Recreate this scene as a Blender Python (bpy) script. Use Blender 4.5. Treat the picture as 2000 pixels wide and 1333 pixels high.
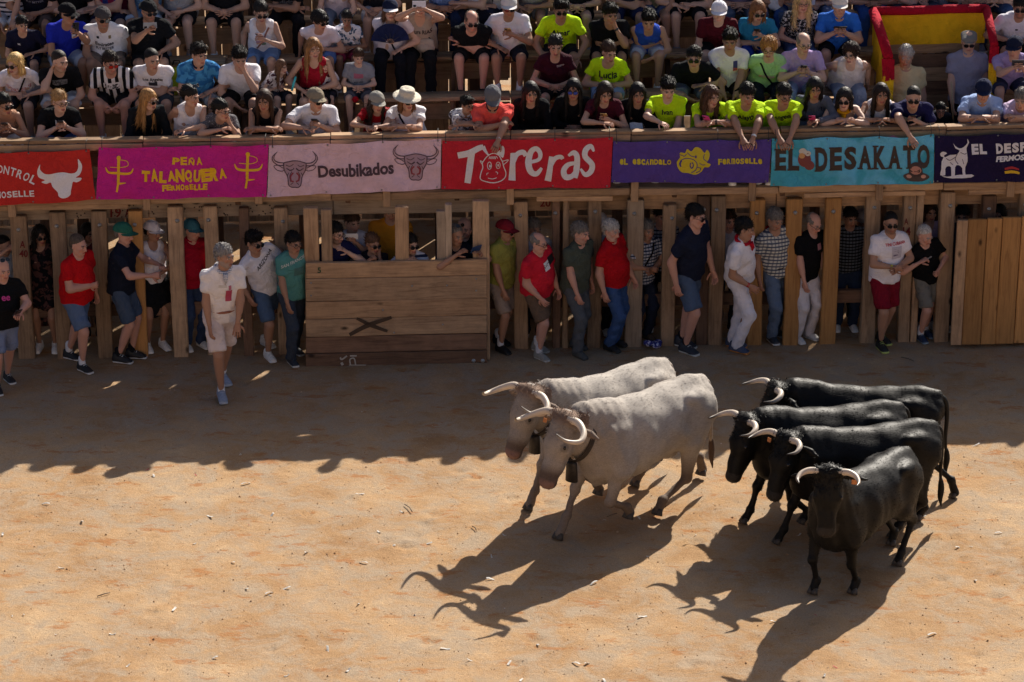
import bpy, bmesh, math, random, colorsys
import numpy as np
from mathutils import Vector, Matrix, Euler
from mathutils.bvhtree import BVHTree
for o in list(bpy.data.objects): bpy.data.objects.remove(o)
R = math.radians
rnd = random.Random(7)
SC = bpy.context.scene
COL = SC.collection
# ------------------------------------------------------------------ camera, sky, sun, exposure
FPX, PITCH, CAM = 5600.0, R(20), Vector((0, -31.46, 11.52))
cd = bpy.data.cameras.new('camera'); cam = bpy.data.objects.new('camera', cd); COL.objects.link(cam)
cam.location = CAM; cam.rotation_euler = (R(70), 0, 0)
cd.sensor_width = 36; cd.lens = FPX / 2000 * 36; cd.clip_end = 2000; cd.clip_start = 0.5
SC.camera = cam
SUN_EL, SUN_ROT = R(37), R(25)
w = bpy.data.worlds.new('World'); SC.world = w; w.use_nodes = True
nt = w.node_tree; sky = nt.nodes.new('ShaderNodeTexSky'); sky.sky_type = 'NISHITA'
sky.sun_disc = False; sky.sun_elevation = SUN_EL; sky.sun_rotation = SUN_ROT
sky.air_density = 0.7; sky.dust_density = 4.0; sky.ozone_density = 0.4; sky.altitude = 700
nt.links.new(sky.outputs[0], nt.nodes['Background'].inputs[0]); nt.nodes['Background'].inputs[1].default_value = 0.070
sd = bpy.data.lights.new('sun', 'SUN'); sd.energy = 4.6; sd.angle = R(0.53); sd.color = (1.0, 0.93, 0.82)
sun = bpy.data.objects.new('sun', sd); COL.objects.link(sun)
sv = Vector((math.sin(SUN_ROT)*math.cos(SUN_EL), math.cos(SUN_ROT)*math.cos(SUN_EL), math.sin(SUN_EL)))
sun.rotation_euler = (-sv).to_track_quat('-Z', 'Y').to_euler(); sun.location = (10, 25, 30)
SC.view_settings.view_transform = 'Standard'; SC.view_settings.look = 'None'
SC.view_settings.exposure = 0.70; SC.view_settings.gamma = 1; SC.view_settings.use_curve_mapping = False
# ------------------------------------------------------------------ pixels to places
UP = Vector((0, math.sin(PITCH), math.cos(PITCH))); FW = Vector((0, math.cos(PITCH), -math.sin(PITCH)))
def ray(px, py): return Vector((1, 0, 0))*((px-1000)/FPX) + UP*(-(py-666.5)/FPX) + FW
def proj(p):
    q = Vector(p) - CAM; d = q.dot(FW)
    return 1000 + q.x/d*FPX, 666.5 - q.dot(UP)/d*FPX
def on_z(px, py, z=0.0):
    r = ray(px, py); t = (z-CAM.z)/r.z; return CAM + r*t
def on_y(px, py, y):
    r = ray(px, py); t = (y-CAM.y)/r.y; return CAM + r*t
FB = [on_z(*q) for q in ((-260, 706), (50, 697), (350, 692), (600, 687), (1000, 678), (1240, 674), (1690, 667), (1990, 659), (2260, 652))]
FBX = [p.x for p in FB]; FBY = [p.y for p in FB]
def fy(x): return float(np.interp(x, FBX, FBY))
def fang(x): return math.atan2(fy(x+.3)-fy(x-.3), .6)
def on_fence(px, py, d=0.0):
    p = on_y(px, py, d)
    for _ in range(4): p = on_y(px, py, fy(p.x)+d)
    return p
def x_at(px, d, z):
    x = 0.0
    for _ in range(5):
        y = fy(x)+d; q = Vector((0, y, z))-CAM; x = (px-1000)/FPX*q.dot(FW)
    return x
# ------------------------------------------------------------------ objects
def tag(o, label=None, cat=None, group=None, kind=None):
    if label: o['label'] = label
    if cat: o['category'] = cat
    if group: o['group'] = group
    if kind: o['kind'] = kind
    return o
def empty(name, loc=(0, 0, 0), rz=0.0):
    o = bpy.data.objects.new(name, None); COL.objects.link(o); o.location = loc; o.rotation_euler = (0, 0, rz)
    o.empty_display_size = .1
    return o
def link(name, me, parent=None, mat=None, loc=None, rot=None):
    o = bpy.data.objects.new(name, me); COL.objects.link(o)
    if parent is not None: o.parent = parent
    if mat is not None:
        if len(me.materials) == 0: me.materials.append(None)
        o.material_slots[0].link = 'OBJECT'; o.material_slots[0].material = mat
    if loc is not None: o.location = loc
    if rot is not None: o.rotation_euler = rot
    return o
def qmesh(name, V, Q, col=None, smooth=True):
    """mesh from a vertex array and a quad array, fast"""
    V = np.asarray(V, np.float32); Q = np.asarray(Q, np.int32)
    me = bpy.data.meshes.new(name)
    me.vertices.add(len(V)); me.vertices.foreach_set('co', V.ravel())
    n = len(Q); me.loops.add(n*4); me.loops.foreach_set('vertex_index', Q.ravel())
    me.polygons.add(n); me.polygons.foreach_set('loop_start', np.arange(0, n*4, 4, dtype=np.int32))
    try: me.polygons.foreach_set('loop_total', np.full(n, 4, np.int32))
    except Exception: pass
    me.polygons.foreach_set('use_smooth', np.full(n, smooth, bool))
    me.update(calc_edges=True)
    if col is not None:
        a = me.color_attributes.new('Col', 'FLOAT_COLOR', 'POINT')
        c = np.ones((len(V), 4), np.float32); c[:, :3] = col; a.data.foreach_set('color', c.ravel())
    return me
def pmesh(name, V, F, smooth=False):
    me = bpy.data.meshes.new(name); me.from_pydata([tuple(v) for v in V], [], [tuple(f) for f in F]); me.update()
    if smooth: me.polygons.foreach_set('use_smooth', np.ones(len(me.polygons), bool))
    return me
BOXF = [(0, 1, 3, 2), (4, 6, 7, 5), (0, 4, 5, 1), (2, 3, 7, 6), (0, 2, 6, 4), (1, 5, 7, 3)]
def box_mesh(name, sx, sy, sz, bev=.006, jit=0.0, taper=0.0):
    """plank along local X, bevelled, a little out of true"""
    bm = bmesh.new()
    n = 1 if jit == 0 else max(1, int(sx/.5))
    xs = [-sx/2 + sx*i/n for i in range(n+1)]
    rings = []
    for i, x in enumerate(xs):
        oy, oz = rnd.uniform(-jit, jit), rnd.uniform(-jit, jit)
        k = 1 - taper*(i/n)
        a, b = sy/2*k+rnd.uniform(-jit, jit)*.5, sz/2*k+rnd.uniform(-jit, jit)*.5
        rings.append([bm.verts.new((x, oy-a, oz-b)), bm.verts.new((x, oy+a, oz-b)), bm.verts.new((x, oy+a, oz+b)), bm.verts.new((x, oy-a, oz+b))])
    for i in range(n):
        for j in range(4):
            bm.faces.new((rings[i][j], rings[i][(j+1) % 4], rings[i+1][(j+1) % 4], rings[i+1][j]))
    bm.faces.new(rings[0][::-1]); bm.faces.new(rings[-1])
    bmesh.ops.recalc_face_normals(bm, faces=bm.faces)
    if bev > 0:
        es = [e for e in bm.edges if e.calc_face_angle(0) > .6]
        bmesh.ops.bevel(bm, geom=es, offset=bev, segments=1, affect='EDGES')
    me = bpy.data.meshes.new(name); bm.to_mesh(me); bm.free()
    return me
PLANKS = []
def plank(name, a, b, width, thick, parent, mat, up=(0, 0, 1), bev=.006, jit=.004):
    """board from a to b; width runs along 'up', thick across it"""
    a, b = Vector(a), Vector(b); d = b-a; L = d.length; x = d.normalized()
    z = Vector(up); z = (z - x*z.dot(x)).normalized(); y = z.cross(x)
    o = link(name, box_mesh(name, L, thick, width, bev, jit), parent, mat)
    m = Matrix((x, y, z)).transposed().to_4x4(); m.translation = (a+b)/2
    o.matrix_world = m if parent is None else m
    if parent is not None:
        pm = Matrix.LocRotScale(parent.location, parent.rotation_euler, parent.scale)
        o.matrix_local = pm.inverted() @ m
    PLANKS.append((o, name, a, b, width, thick, parent, mat, up, x, y, z))
    return o
def tube(pts, rad, n=8, closed_tip=True):
    """quads of a tapered tube through pts"""
    pts = [np.array(p, float) for p in pts]; V = []; Q = []
    m = len(pts); up = np.array((.13, .2, 1.0))
    for i, p in enumerate(pts):
        t = pts[min(i+1, m-1)] - pts[max(i-1, 0)]; t /= np.linalg.norm(t)+1e-9
        s = np.cross(up, t)
        if np.linalg.norm(s) < .05: s = np.cross((1, 0, 0), t)
        s /= np.linalg.norm(s); f = np.cross(t, s)
        if i: # keep frames from flipping
            s = ps - t*np.dot(ps, t); s /= np.linalg.norm(s); f = np.cross(t, s)
        ps = s
        r = rad[i] if hasattr(rad, '__len__') else rad
        for j in range(n):
            a = 2*math.pi*j/n; V.append(p + s*math.cos(a)*r + f*math.sin(a)*r)
    for i in range(m-1):
        for j in range(n):
            Q.append((i*n+j, i*n+(j+1) % n, (i+1)*n+(j+1) % n, (i+1)*n+j))
    if closed_tip:
        for base, sg in ((0, -1), ((m-1)*n, 1)):
            c = np.mean(V[base:base+n], axis=0); k = len(V)
            for j in range(n): V.append(c*.9 + V[base+j]*.1)
            for j in range(n):
                q = (base+j, base+(j+1) % n, k+(j+1) % n, k+j)
                Q.append(q if sg > 0 else q[::-1])
    return np.array(V, np.float32), np.array(Q, np.int32)
def cat(*parts):
    V = []; Q = []; o = 0
    for v, q in parts: V.append(v); Q.append(np.asarray(q)+o); o += len(v)
    return np.concatenate(V), np.concatenate(Q)
def lathe(prof, n=16):
    V = [(r*math.cos(2*math.pi*j/n), r*math.sin(2*math.pi*j/n), z) for r, z in prof for j in range(n)]
    Q = [(i*n+j, i*n+(j+1) % n, (i+1)*n+(j+1) % n, (i+1)*n+j) for i in range(len(prof)-1) for j in range(n)]
    return np.array(V, np.float32), np.array(Q, np.int32)
# ------------------------------------------------------------------ signed-distance modelling -> surface nets
def nrm(v): v = np.asarray(v, float); return v/(np.linalg.norm(v)+1e-12)
class Field:
    def __init__(s, h): s.h = h; s.pr = []; s.noise = {}
    def cone(s, a, b, ra, rb, zone=0, k=.02, sub=False, flat=False):
        s.pr.append(('c', np.array(a, float), np.array(b, float), ra, rb, zone, k, sub, flat))
    def ell(s, a, b, r0, r1, side=(1, 0, 0), zone=0, k=.03, sub=False):
        s.pr.append(('e', np.array(a, float), np.array(b, float), (r0, r1), np.array(side, float), zone, k, sub))
    def blob(s, c, r, Rm=None, zone=0, k=.02, sub=False):
        s.pr.append(('b', np.array(c, float), np.array(r, float), np.eye(3) if Rm is None else np.array(Rm), None, zone, k, sub))
    def cut(s, n, c, zone):   # keep n.p > c
        s.pr.append(('p', np.array(n, float), c, None, None, zone, 0, False))
    def run(s):
        h = s.h; lo = np.full(3, 1e9); hi = -lo; bb = []
        for p in s.pr:
            t = p[0]; pad = p[6]*.6 + 2.2*h
            if t == 'c': r = max(p[3], p[4])+pad; l = np.minimum(p[1], p[2])-r; u = np.maximum(p[1], p[2])+r
            elif t == 'e': r = max(max(p[3][0]), max(p[3][1]))+pad; l = np.minimum(p[1], p[2])-r; u = np.maximum(p[1], p[2])+r
            elif t == 'b': r = max(p[2])+pad; l = p[1]-r; u = p[1]+r
            else: bb.append(None); continue
            bb.append((l, u))
            if not p[7]: lo = np.minimum(lo, l); hi = np.maximum(hi, u)
        N = np.ceil((hi-lo)/h).astype(int)+2
        ax = [(lo[i]+np.arange(N[i])*h).astype(np.float32) for i in range(3)]
        zones = sorted({p[5] for p in s.pr}); FZ = {z: np.full(N, .5, np.float32) for z in zones}
        for p, b in zip(s.pr, bb):
            t = p[0]; A = FZ[p[5]]
            if b is None:
                n = p[1]; g = n[0]*ax[0][:, None, None]+n[1]*ax[1][None, :, None]+n[2]*ax[2][None, None, :]
                np.maximum(A, (p[2]-g).astype(np.float32), out=A); continue
            i0 = np.clip(np.floor((b[0]-lo)/h).astype(int), 0, N); i1 = np.clip(np.ceil((b[1]-lo)/h).astype(int)+1, 0, N)
            if np.any(i1 <= i0): continue
            sl = tuple(slice(i0[i], i1[i]) for i in range(3))
            X = ax[0][sl[0]][:, None, None]; Y = ax[1][sl[1]][None, :, None]; Z = ax[2][sl[2]][None, None, :]
            if t == 'c':
                a, bq = p[1], p[2]; d = bq-a; L2 = float(d@d)+1e-9
                x, y, z = X-a[0], Y-a[1], Z-a[2]
                tr = (x*d[0]+y*d[1]+z*d[2])/L2; tt = np.clip(tr, 0, 1)
                if p[8]: tt = np.clip(tr, 0, 1.3)
                D = np.sqrt((x-tt*d[0])**2+(y-tt*d[1])**2+(z-tt*d[2])**2)-(p[3]+(p[4]-p[3])*tt)
                if p[8]: D = np.maximum(D, (tr-1)*math.sqrt(L2))
            elif t == 'e':
                a, bq = p[1], p[2]; d = bq-a; L = np.linalg.norm(d)+1e-9; n = d/L
                sd_ = p[4]-n*np.dot(p[4], n); sd_ = nrm(sd_); f = np.cross(n, sd_)
                x, y, z = X-a[0], Y-a[1], Z-a[2]
                u = (x*n[0]+y*n[1]+z*n[2]); tt = np.clip(u/L, 0, 1); axx = u-tt*L
                ds = x*sd_[0]+y*sd_[1]+z*sd_[2]; df = x*f[0]+y*f[1]+z*f[2]
                (s0, f0), (s1, f1) = p[3]; rs = s0+(s1-s0)*tt; rf = f0+(f1-f0)*tt; rc = np.minimum(rs, rf)
                D = (np.sqrt((ds/rs)**2+(df/rf)**2+(axx/rc)**2)-1)*rc
            else:
                c, r, M = p[1], p[2], p[3]
                x, y, z = X-c[0], Y-c[1], Z-c[2]
                e = [(x*M[0, i]+y*M[1, i]+z*M[2, i])/r[i] for i in range(3)]
                q = np.sqrt(e[0]**2+e[1]**2+e[2]**2)+1e-9; q2 = np.sqrt((e[0]/r[0])**2+(e[1]/r[1])**2+(e[2]/r[2])**2)+1e-9
                D = q*(q-1)/q2
            D = D.astype(np.float32); B = A[sl]; k = p[6]
            if p[7]: A[sl] = np.maximum(B, -D) if k <= 0 else -smin(-B, D, k)
            else: A[sl] = np.minimum(B, D) if k <= 0 else smin(B, D, k)
        for z, fn in s.noise.items():
            if z in FZ: FZ[z] += fn(ax[0][:, None, None], ax[1][None, :, None], ax[2][None, None, :]).astype(np.float32)
        if len(zones) == 1: V = FZ[zones[0]]; lab = None
        else:
            st = np.stack([FZ[z] for z in zones]); lab = np.argmin(st, 0).astype(np.int8); V = st.min(0)
        V[0] = V[-1] = .5; V[:, 0] = V[:, -1] = .5; V[:, :, 0] = V[:, :, -1] = .5
        P, Q, L = nets(V, lo, h, lab)
        if L is not None: P = relax(P, Q, L)
        return P, Q, (None if L is None else np.array(zones)[L])
def relax(P, Q, L, it=6):
    E = np.concatenate([Q[:, [i, (i+1) % 4]] for i in range(4)]); E.sort(1); lb = np.tile(L, 4).astype(np.int64)
    key = E[:, 0].astype(np.int64)*len(P)+E[:, 1]; o = np.argsort(key, kind='stable'); ks, ls = key[o], lb[o]
    m = (ks[1:] == ks[:-1]) & (ls[1:] != ls[:-1]); B = E[o][1:][m]
    if not len(B): return P
    cnt = np.bincount(B.ravel(), minlength=len(P)); on = cnt == 2
    for _ in range(it):
        acc = np.zeros_like(P); np.add.at(acc, B[:, 0], P[B[:, 1]]); np.add.at(acc, B[:, 1], P[B[:, 0]])
        P = np.where(on[:, None], P*.4+acc/np.maximum(cnt, 1)[:, None]*.6, P)
    return P
def smin(a, b, k):
    g = np.clip(.5+.5*(b-a)/k, 0, 1); return b*(1-g)+a*g-k*g*(1-g)
CORN = [(i, j, k) for i in (0, 1) for j in (0, 1) for k in (0, 1)]
EDG = [(a, b) for a in CORN for b in CORN if sum(b) - sum(a) == 1 and all(b[i] >= a[i] for i in range(3))]
def nets(V, lo, h, lab=None):
    I = V < 0; n = V.shape; c = np.zeros((n[0]-1, n[1]-1, n[2]-1), np.int8)
    for i, j, k in CORN: c += I[i:n[0]-1+i, j:n[1]-1+j, k:n[2]-1+k]
    act = (c > 0) & (c < 8); cells = np.argwhere(act); idx = np.full(act.shape, -1, np.int32); idx[act] = np.arange(len(cells))
    acc = np.zeros((len(cells), 3), np.float32); cnt = np.zeros(len(cells), np.float32)
    cv = {q: V[cells[:, 0]+q[0], cells[:, 1]+q[1], cells[:, 2]+q[2]] for q in CORN}
    for a, b in EDG:
        va, vb = cv[a], cv[b]; m = (va < 0) != (vb < 0); t = va[m]/(va[m]-vb[m])
        acc[m] += np.array(a, np.float32)+t[:, None]*(np.array(b)-np.array(a)).astype(np.float32); cnt[m] += 1
    P = (cells+acc/cnt[:, None])*h+lo
    Qs = []; Ls = []
    for d in range(3):
        u, v = (d+1) % 3, (d+2) % 3
        s0 = [slice(None)]*3; s1 = [slice(None)]*3; s0[d] = slice(0, -1); s1[d] = slice(1, None)
        a, b = I[tuple(s0)], I[tuple(s1)]; e = np.argwhere(a != b)
        if not len(e): continue
        low = a[e[:, 0], e[:, 1], e[:, 2]]
        def cell(du, dv):
            q = e.copy(); q[:, u] += du; q[:, v] += dv; return idx[q[:, 0], q[:, 1], q[:, 2]]
        q = np.stack([cell(-1, -1), cell(0, -1), cell(0, 0), cell(-1, 0)], 1)
        q[~low] = q[~low][:, ::-1]
        Qs.append(q)
        if lab is not None:
            g = e.copy(); g[~low, d] += 1; Ls.append(lab[g[:, 0], g[:, 1], g[:, 2]])
    Q = np.concatenate(Qs); L = np.concatenate(Ls) if lab is not None else None
    return P, Q, L
def sub_mesh(P, Q):
    u, inv = np.unique(Q.ravel(), return_inverse=True)
    return P[u], inv.reshape(-1, 4), u
# ------------------------------------------------------------------ materials
MATS = {}
def new_mat(key):
    m = bpy.data.materials.new(key); m.use_nodes = True; N = m.node_tree.nodes; L = m.node_tree.links
    return m, N, L, N['Principled BSDF']
def nd(N, t, **kw):
    n = N.new(t)
    for k, v in kw.items():
        if k in ('operation', 'blend_type', 'data_type', 'wave_type', 'bands_direction', 'attribute_name', 'vector_type', 'noise_dimensions', 'feature', 'distance'): setattr(n, k, v)
        else: n.inputs[k.replace('_', ' ')].default_value = v
    return n
def ramp(N, stops):
    r = N.new('ShaderNodeValToRGB'); e = r.color_ramp.elements
    while len(e) < len(stops): e.new(.5)
    for i, (p, c) in enumerate(stops): e[i].position = p; e[i].color = (*c, 1) if len(c) == 3 else c
    return r
def mix(N, L, fac, a, b, mode='MIX'):
    m = N.new('ShaderNodeMix'); m.data_type = 'RGBA'; m.blend_type = mode
    for sock, v in ((m.inputs[0], fac), (m.inputs[6], a), (m.inputs[7], b)):
        if hasattr(v, 'is_linked') or hasattr(v, 'node'): L.new(v, sock)
        else: sock.default_value = v if not isinstance(v, tuple) else ((*v, 1) if len(v) == 3 else v)
    return m.outputs[2]
def srgb(c):
    if isinstance(c, str): c = tuple(int(c[i:i+2], 16) for i in (0, 2, 4))
    return tuple(((v/255)/12.92 if v/255 <= .04045 else ((v/255+.055)/1.055)**2.4) for v in c)
def plain(key, col, rough=.6, metal=0.0, spec=.5, bump=0.0, scale=60, var=.15):
    if key in MATS: return MATS[key]
    m, N, L, B = new_mat(key); tc = N.new('ShaderNodeTexCoord')
    no = nd(N, 'ShaderNodeTexNoise', Scale=scale, Detail=4.0); L.new(tc.outputs['Object'], no.inputs['Vector'])
    r = ramp(N, [(.3, tuple(c*(1-var) for c in col)), (.7, tuple(min(1, c*(1+var)) for c in col))]); L.new(no.outputs[0], r.inputs[0])
    L.new(r.outputs[0], B.inputs['Base Color']); B.inputs['Roughness'].default_value = rough; B.inputs['Metallic'].default_value = metal
    B.inputs['Specular IOR Level'].default_value = spec
    if bump:
        b = nd(N, 'ShaderNodeBump', Strength=bump, Distance=.005); L.new(no.outputs[0], b.inputs['Height']); L.new(b.outputs[0], B.inputs['Normal'])
    MATS[key] = m; return m
def wood(key, c1, c2, rough=.75, grime=.35, knots=True):
    if key in MATS: return MATS[key]
    m, N, L, B = new_mat(key); tc = N.new('ShaderNodeTexCoord'); oi = N.new('ShaderNodeObjectInfo')
    off = nd(N, 'ShaderNodeVectorMath', operation='SCALE'); cx = N.new('ShaderNodeCombineXYZ')
    for i in range(3): L.new(oi.outputs['Random'], cx.inputs[i])
    L.new(cx.outputs[0], off.inputs[0]); off.inputs['Scale'].default_value = 37.0
    ad = nd(N, 'ShaderNodeVectorMath', operation='ADD'); L.new(tc.outputs['Object'], ad.inputs[0]); L.new(off.outputs[0], ad.inputs[1])
    mp = N.new('ShaderNodeMapping'); mp.inputs['Scale'].default_value = (1.3, 16, 16); L.new(ad.outputs[0], mp.inputs[0])
    dist = nd(N, 'ShaderNodeTexNoise', Scale=2.2, Detail=2.0); L.new(ad.outputs[0], dist.inputs['Vector'])
    g = nd(N, 'ShaderNodeTexNoise', Scale=1.6, Detail=6.0, Roughness=.65, Distortion=.9); L.new(mp.outputs[0], g.inputs['Vector'])
    mp2 = N.new('ShaderNodeMapping'); mp2.inputs['Scale'].default_value = (3, 90, 90); L.new(ad.outputs[0], mp2.inputs[0])
    g2 = nd(N, 'ShaderNodeTexNoise', Scale=1.0, Detail=3.0); L.new(mp2.outputs[0], g2.inputs['Vector'])
    r = ramp(N, [(.28, c2), (.5, c1), (.72, tuple(c*1.18 for c in c1))]); L.new(g.outputs[0], r.inputs[0])
    c = mix(N, L, .45, r.outputs[0], mix(N, L, g2.outputs[0], (.55, .5, .46), (1.25, 1.22, 1.18)), 'MULTIPLY')
    bl = nd(N, 'ShaderNodeTexNoise', Scale=3.0, Detail=5.0, Roughness=.7); L.new(ad.outputs[0], bl.inputs['Vector'])
    rb = ramp(N, [(.42, (0, 0, 0)), (.68, (1, 1, 1))]); L.new(bl.outputs[0], rb.inputs[0])
    mf = nd(N, 'ShaderNodeMath', operation='MULTIPLY'); L.new(rb.outputs[0], mf.inputs[0]); mf.inputs[1].default_value = grime
    c = mix(N, L, mf.outputs[0], c, tuple(v*.38 for v in c2))
    if knots:
        vo = N.new('ShaderNodeTexVoronoi'); vo.inputs['Scale'].default_value = 1.0
        mk = N.new('ShaderNodeMapping'); mk.inputs['Scale'].default_value = (2.2, 4.5, 4.5); L.new(ad.outputs[0], mk.inputs[0]); L.new(mk.outputs[0], vo.inputs['Vector'])
        rk = ramp(N, [(.05, (1, 1, 1)), (.13, (0, 0, 0))]); L.new(vo.outputs['Distance'], rk.inputs[0])
        c = mix(N, L, rk.outputs[0], c, tuple(v*.3 for v in c2))
    hs = N.new('ShaderNodeHueSaturation'); L.new(c, hs.inputs['Color'])
    mr = N.new('ShaderNodeMapRange'); mr.inputs[3].default_value = .68; mr.inputs[4].default_value = 1.25; L.new(oi.outputs['Random'], mr.inputs[0]); L.new(mr.outputs[0], hs.inputs['Value'])
    L.new(hs.outputs[0], B.inputs['Base Color']); B.inputs['Roughness'].default_value = rough; B.inputs['Specular IOR Level'].default_value = .25
    b = nd(N, 'ShaderNodeBump', Strength=.5, Distance=.004); L.new(g2.outputs[0], b.inputs['Height']); L.new(b.outputs[0], B.inputs['Normal'])
    MATS[key] = m; return m
def cloth(col, pat=None, col2=None, sc=1.0):
    """woven fabric; pat is None or a woven or printed pattern in the wearer's own space"""
    key = 'cloth_%s_%s_%s_%s' % (col, pat, col2, sc)
    if key in MATS: return MATS[key]
    c1 = srgb(col); c2 = srgb(col2) if col2 else c1
    m, N, L, B = new_mat(key); tc = N.new('ShaderNodeTexCoord'); sx = N.new('ShaderNodeSeparateXYZ'); L.new(tc.outputs['Object'], sx.inputs[0])
    def stripe(ax, freq, duty):
        a = nd(N, 'ShaderNodeMath', operation='MULTIPLY'); L.new(sx.outputs[ax], a.inputs[0]); a.inputs[1].default_value = freq
        f = nd(N, 'ShaderNodeMath', operation='FRACT'); L.new(a.outputs[0], f.inputs[0])
        g = nd(N, 'ShaderNodeMath', operation='GREATER_THAN'); L.new(f.outputs[0], g.inputs[0]); g.inputs[1].default_value = duty
        return g.outputs[0]
    base = c1
    if pat == 'h': base = mix(N, L, stripe(2, 17*sc, .62), c1, c2)
    elif pat == 'v': base = mix(N, L, stripe(0, 12*sc, .5), c1, c2)
    elif pat == 'check':
        q = mix(N, L, stripe(2, 26*sc, .6), c1, c2, 'MIX'); base = mix(N, L, stripe(0, 26*sc, .6), q, mix(N, L, .6, q, c2))
    elif pat in ('floral', 'dots', 'camo', 'print'):
        t = {'floral': (16, .50, .56), 'dots': (70, .60, .63), 'camo': (9, .46, .54), 'print': (28, .52, .57)}[pat]
        no = nd(N, 'ShaderNodeTexNoise', Scale=t[0]*sc, Detail=2.0, Distortion=.6); L.new(tc.outputs['Object'], no.inputs['Vector'])
        r = ramp(N, [(t[1], (0, 0, 0)), (t[2], (1, 1, 1))]); L.new(no.outputs[0], r.inputs[0]); base = mix(N, L, r.outputs[0], c1, c2)
    no = nd(N, 'ShaderNodeTexNoise', Scale=9.0, Detail=5.0); L.new(tc.outputs['Object'], no.inputs['Vector'])
    v = mix(N, L, no.outputs[0], (.78, .78, .78), (1.16, 1.16, 1.16))
    L.new(mix(N, L, 1.0, base, v, 'MULTIPLY'), B.inputs['Base Color'])
    B.inputs['Roughness'].default_value = .9; B.inputs['Specular IOR Level'].default_value = .15
    n2 = nd(N, 'ShaderNodeTexNoise', Scale=14.0, Detail=3.0, Distortion=1.2); L.new(tc.outputs['Object'], n2.inputs['Vector'])
    b = nd(N, 'ShaderNodeBump', Strength=.8, Distance=.03); L.new(n2.outputs[0], b.inputs['Height']); L.new(b.outputs[0], B.inputs['Normal'])
    MATS[key] = m; return m
def attr_mat(key, rough, spec=.4, bump=.1, scale=200, var=.18, coat=None):
    if key in MATS: return MATS[key]
    m, N, L, B = new_mat(key); a = N.new('ShaderNodeAttribute'); a.attribute_name = 'Col'; tc = N.new('ShaderNodeTexCoord')
    no = nd(N, 'ShaderNodeTexNoise', Scale=scale, Detail=4.0); L.new(tc.outputs['Object'], no.inputs['Vector'])
    v = mix(N, L, no.outputs[0], (1-var,)*3, (1+var,)*3); c = mix(N, L, 1.0, a.outputs[0], v, 'MULTIPLY')
    if coat:
        n3 = nd(N, 'ShaderNodeTexNoise', Scale=coat, Detail=5.0, Roughness=.6, Distortion=.5); L.new(tc.outputs['Object'], n3.inputs['Vector'])
        c = mix(N, L, 1.0, c, mix(N, L, n3.outputs[0], (.58, .55, .53), (1.3, 1.3, 1.28)), 'MULTIPLY')
        ms = N.new('ShaderNodeMapping'); ms.inputs['Scale'].default_value = (120, 20, 95); L.new(tc.outputs['Object'], ms.inputs[0]); ns = nd(N, 'ShaderNodeTexNoise', Scale=1.0, Detail=3.0, Distortion=.5); L.new(ms.outputs[0], ns.inputs['Vector'])
        c = mix(N, L, 1.0, c, mix(N, L, ns.outputs[0], (.66, .65, .64), (1.34, 1.34, 1.34)), 'MULTIPLY'); no = ns
    L.new(c, B.inputs['Base Color']); B.inputs['Roughness'].default_value = rough; B.inputs['Specular IOR Level'].default_value = spec
    if bump:
        b = nd(N, 'ShaderNodeBump', Strength=bump, Distance=.006); L.new(no.outputs[0], b.inputs['Height']); L.new(b.outputs[0], B.inputs['Normal'])
    MATS[key] = m; return m
SKIN = attr_mat('skin', .55, .35, .08, 90, .1)
def ink(col, rough=.7): return plain('ink_'+str(col), srgb(col), rough, var=.06)
WOOD_OLD = lambda: wood('wood_weathered', (.47, .315, .195), (.255, .16, .10))
WOOD_PALE = lambda: wood('wood_pale', (.48, .37, .27), (.30, .21, .145), grime=.3)
WOOD_NEW = lambda: wood('wood_orange', (.54, .28, .10), (.36, .17, .06), grime=.15)
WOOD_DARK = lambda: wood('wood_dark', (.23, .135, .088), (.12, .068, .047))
WOOD_MID = lambda: wood('wood_mid', (.47, .30, .175), (.27, .16, .095))
# ------------------------------------------------------------------ flat lettering and drawings
def text_geo(s, size=1.0, bold=0.0, shear=0.0, space=1.0):
    c = bpy.data.curves.new('t', 'FONT'); c.body = s; c.size = size; c.offset = bold; c.shear = shear; c.space_character = space
    c.align_x = 'CENTER'; c.align_y = 'CENTER'; c.resolution_u = 3
    o = bpy.data.objects.new('t', c); me = bpy.data.meshes.new_from_object(o)
    V = np.array([v.co[:2] for v in me.vertices]).reshape(-1, 2); F = [tuple(p.vertices) for p in me.polygons]
    bpy.data.objects.remove(o); bpy.data.curves.remove(c); bpy.data.meshes.remove(me)
    return V, F
def poly_geo(loops):
    """filled outline with holes (even-odd) from lists of 2-D points"""
    c = bpy.data.curves.new('p', 'CURVE'); c.dimensions = '2D'; c.fill_mode = 'BOTH'
    for lp in loops:
        sp = c.splines.new('POLY'); sp.points.add(len(lp)-1)
        for p, q in zip(sp.points, lp): p.co = (q[0], q[1], 0, 1)
        sp.use_cyclic_u = True
    o = bpy.data.objects.new('p', c); me = bpy.data.meshes.new_from_object(o)
    V = np.array([v.co[:2] for v in me.vertices]).reshape(-1, 2); F = [tuple(p.vertices) for p in me.polygons]
    bpy.data.objects.remove(o); bpy.data.curves.remove(c); bpy.data.meshes.remove(me)
    return V, F
def smooth_loop(pts, n=4, closed=True):
    out = []; m = len(pts)
    for i in range(m if closed else m-1):
        p0, p1, p2, p3 = [np.array(pts[j % m] if closed else pts[min(max(j, 0), m-1)], float) for j in (i-1, i, i+1, i+2)]
        for k in range(n):
            t = k/n; out.append(.5*((2*p1)+(p2-p0)*t+(2*p0-5*p1+4*p2-p3)*t*t+(3*p1-p0-3*p2+p3)*t**3))
    if not closed: out.append(np.array(pts[-1], float))
    return out
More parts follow.
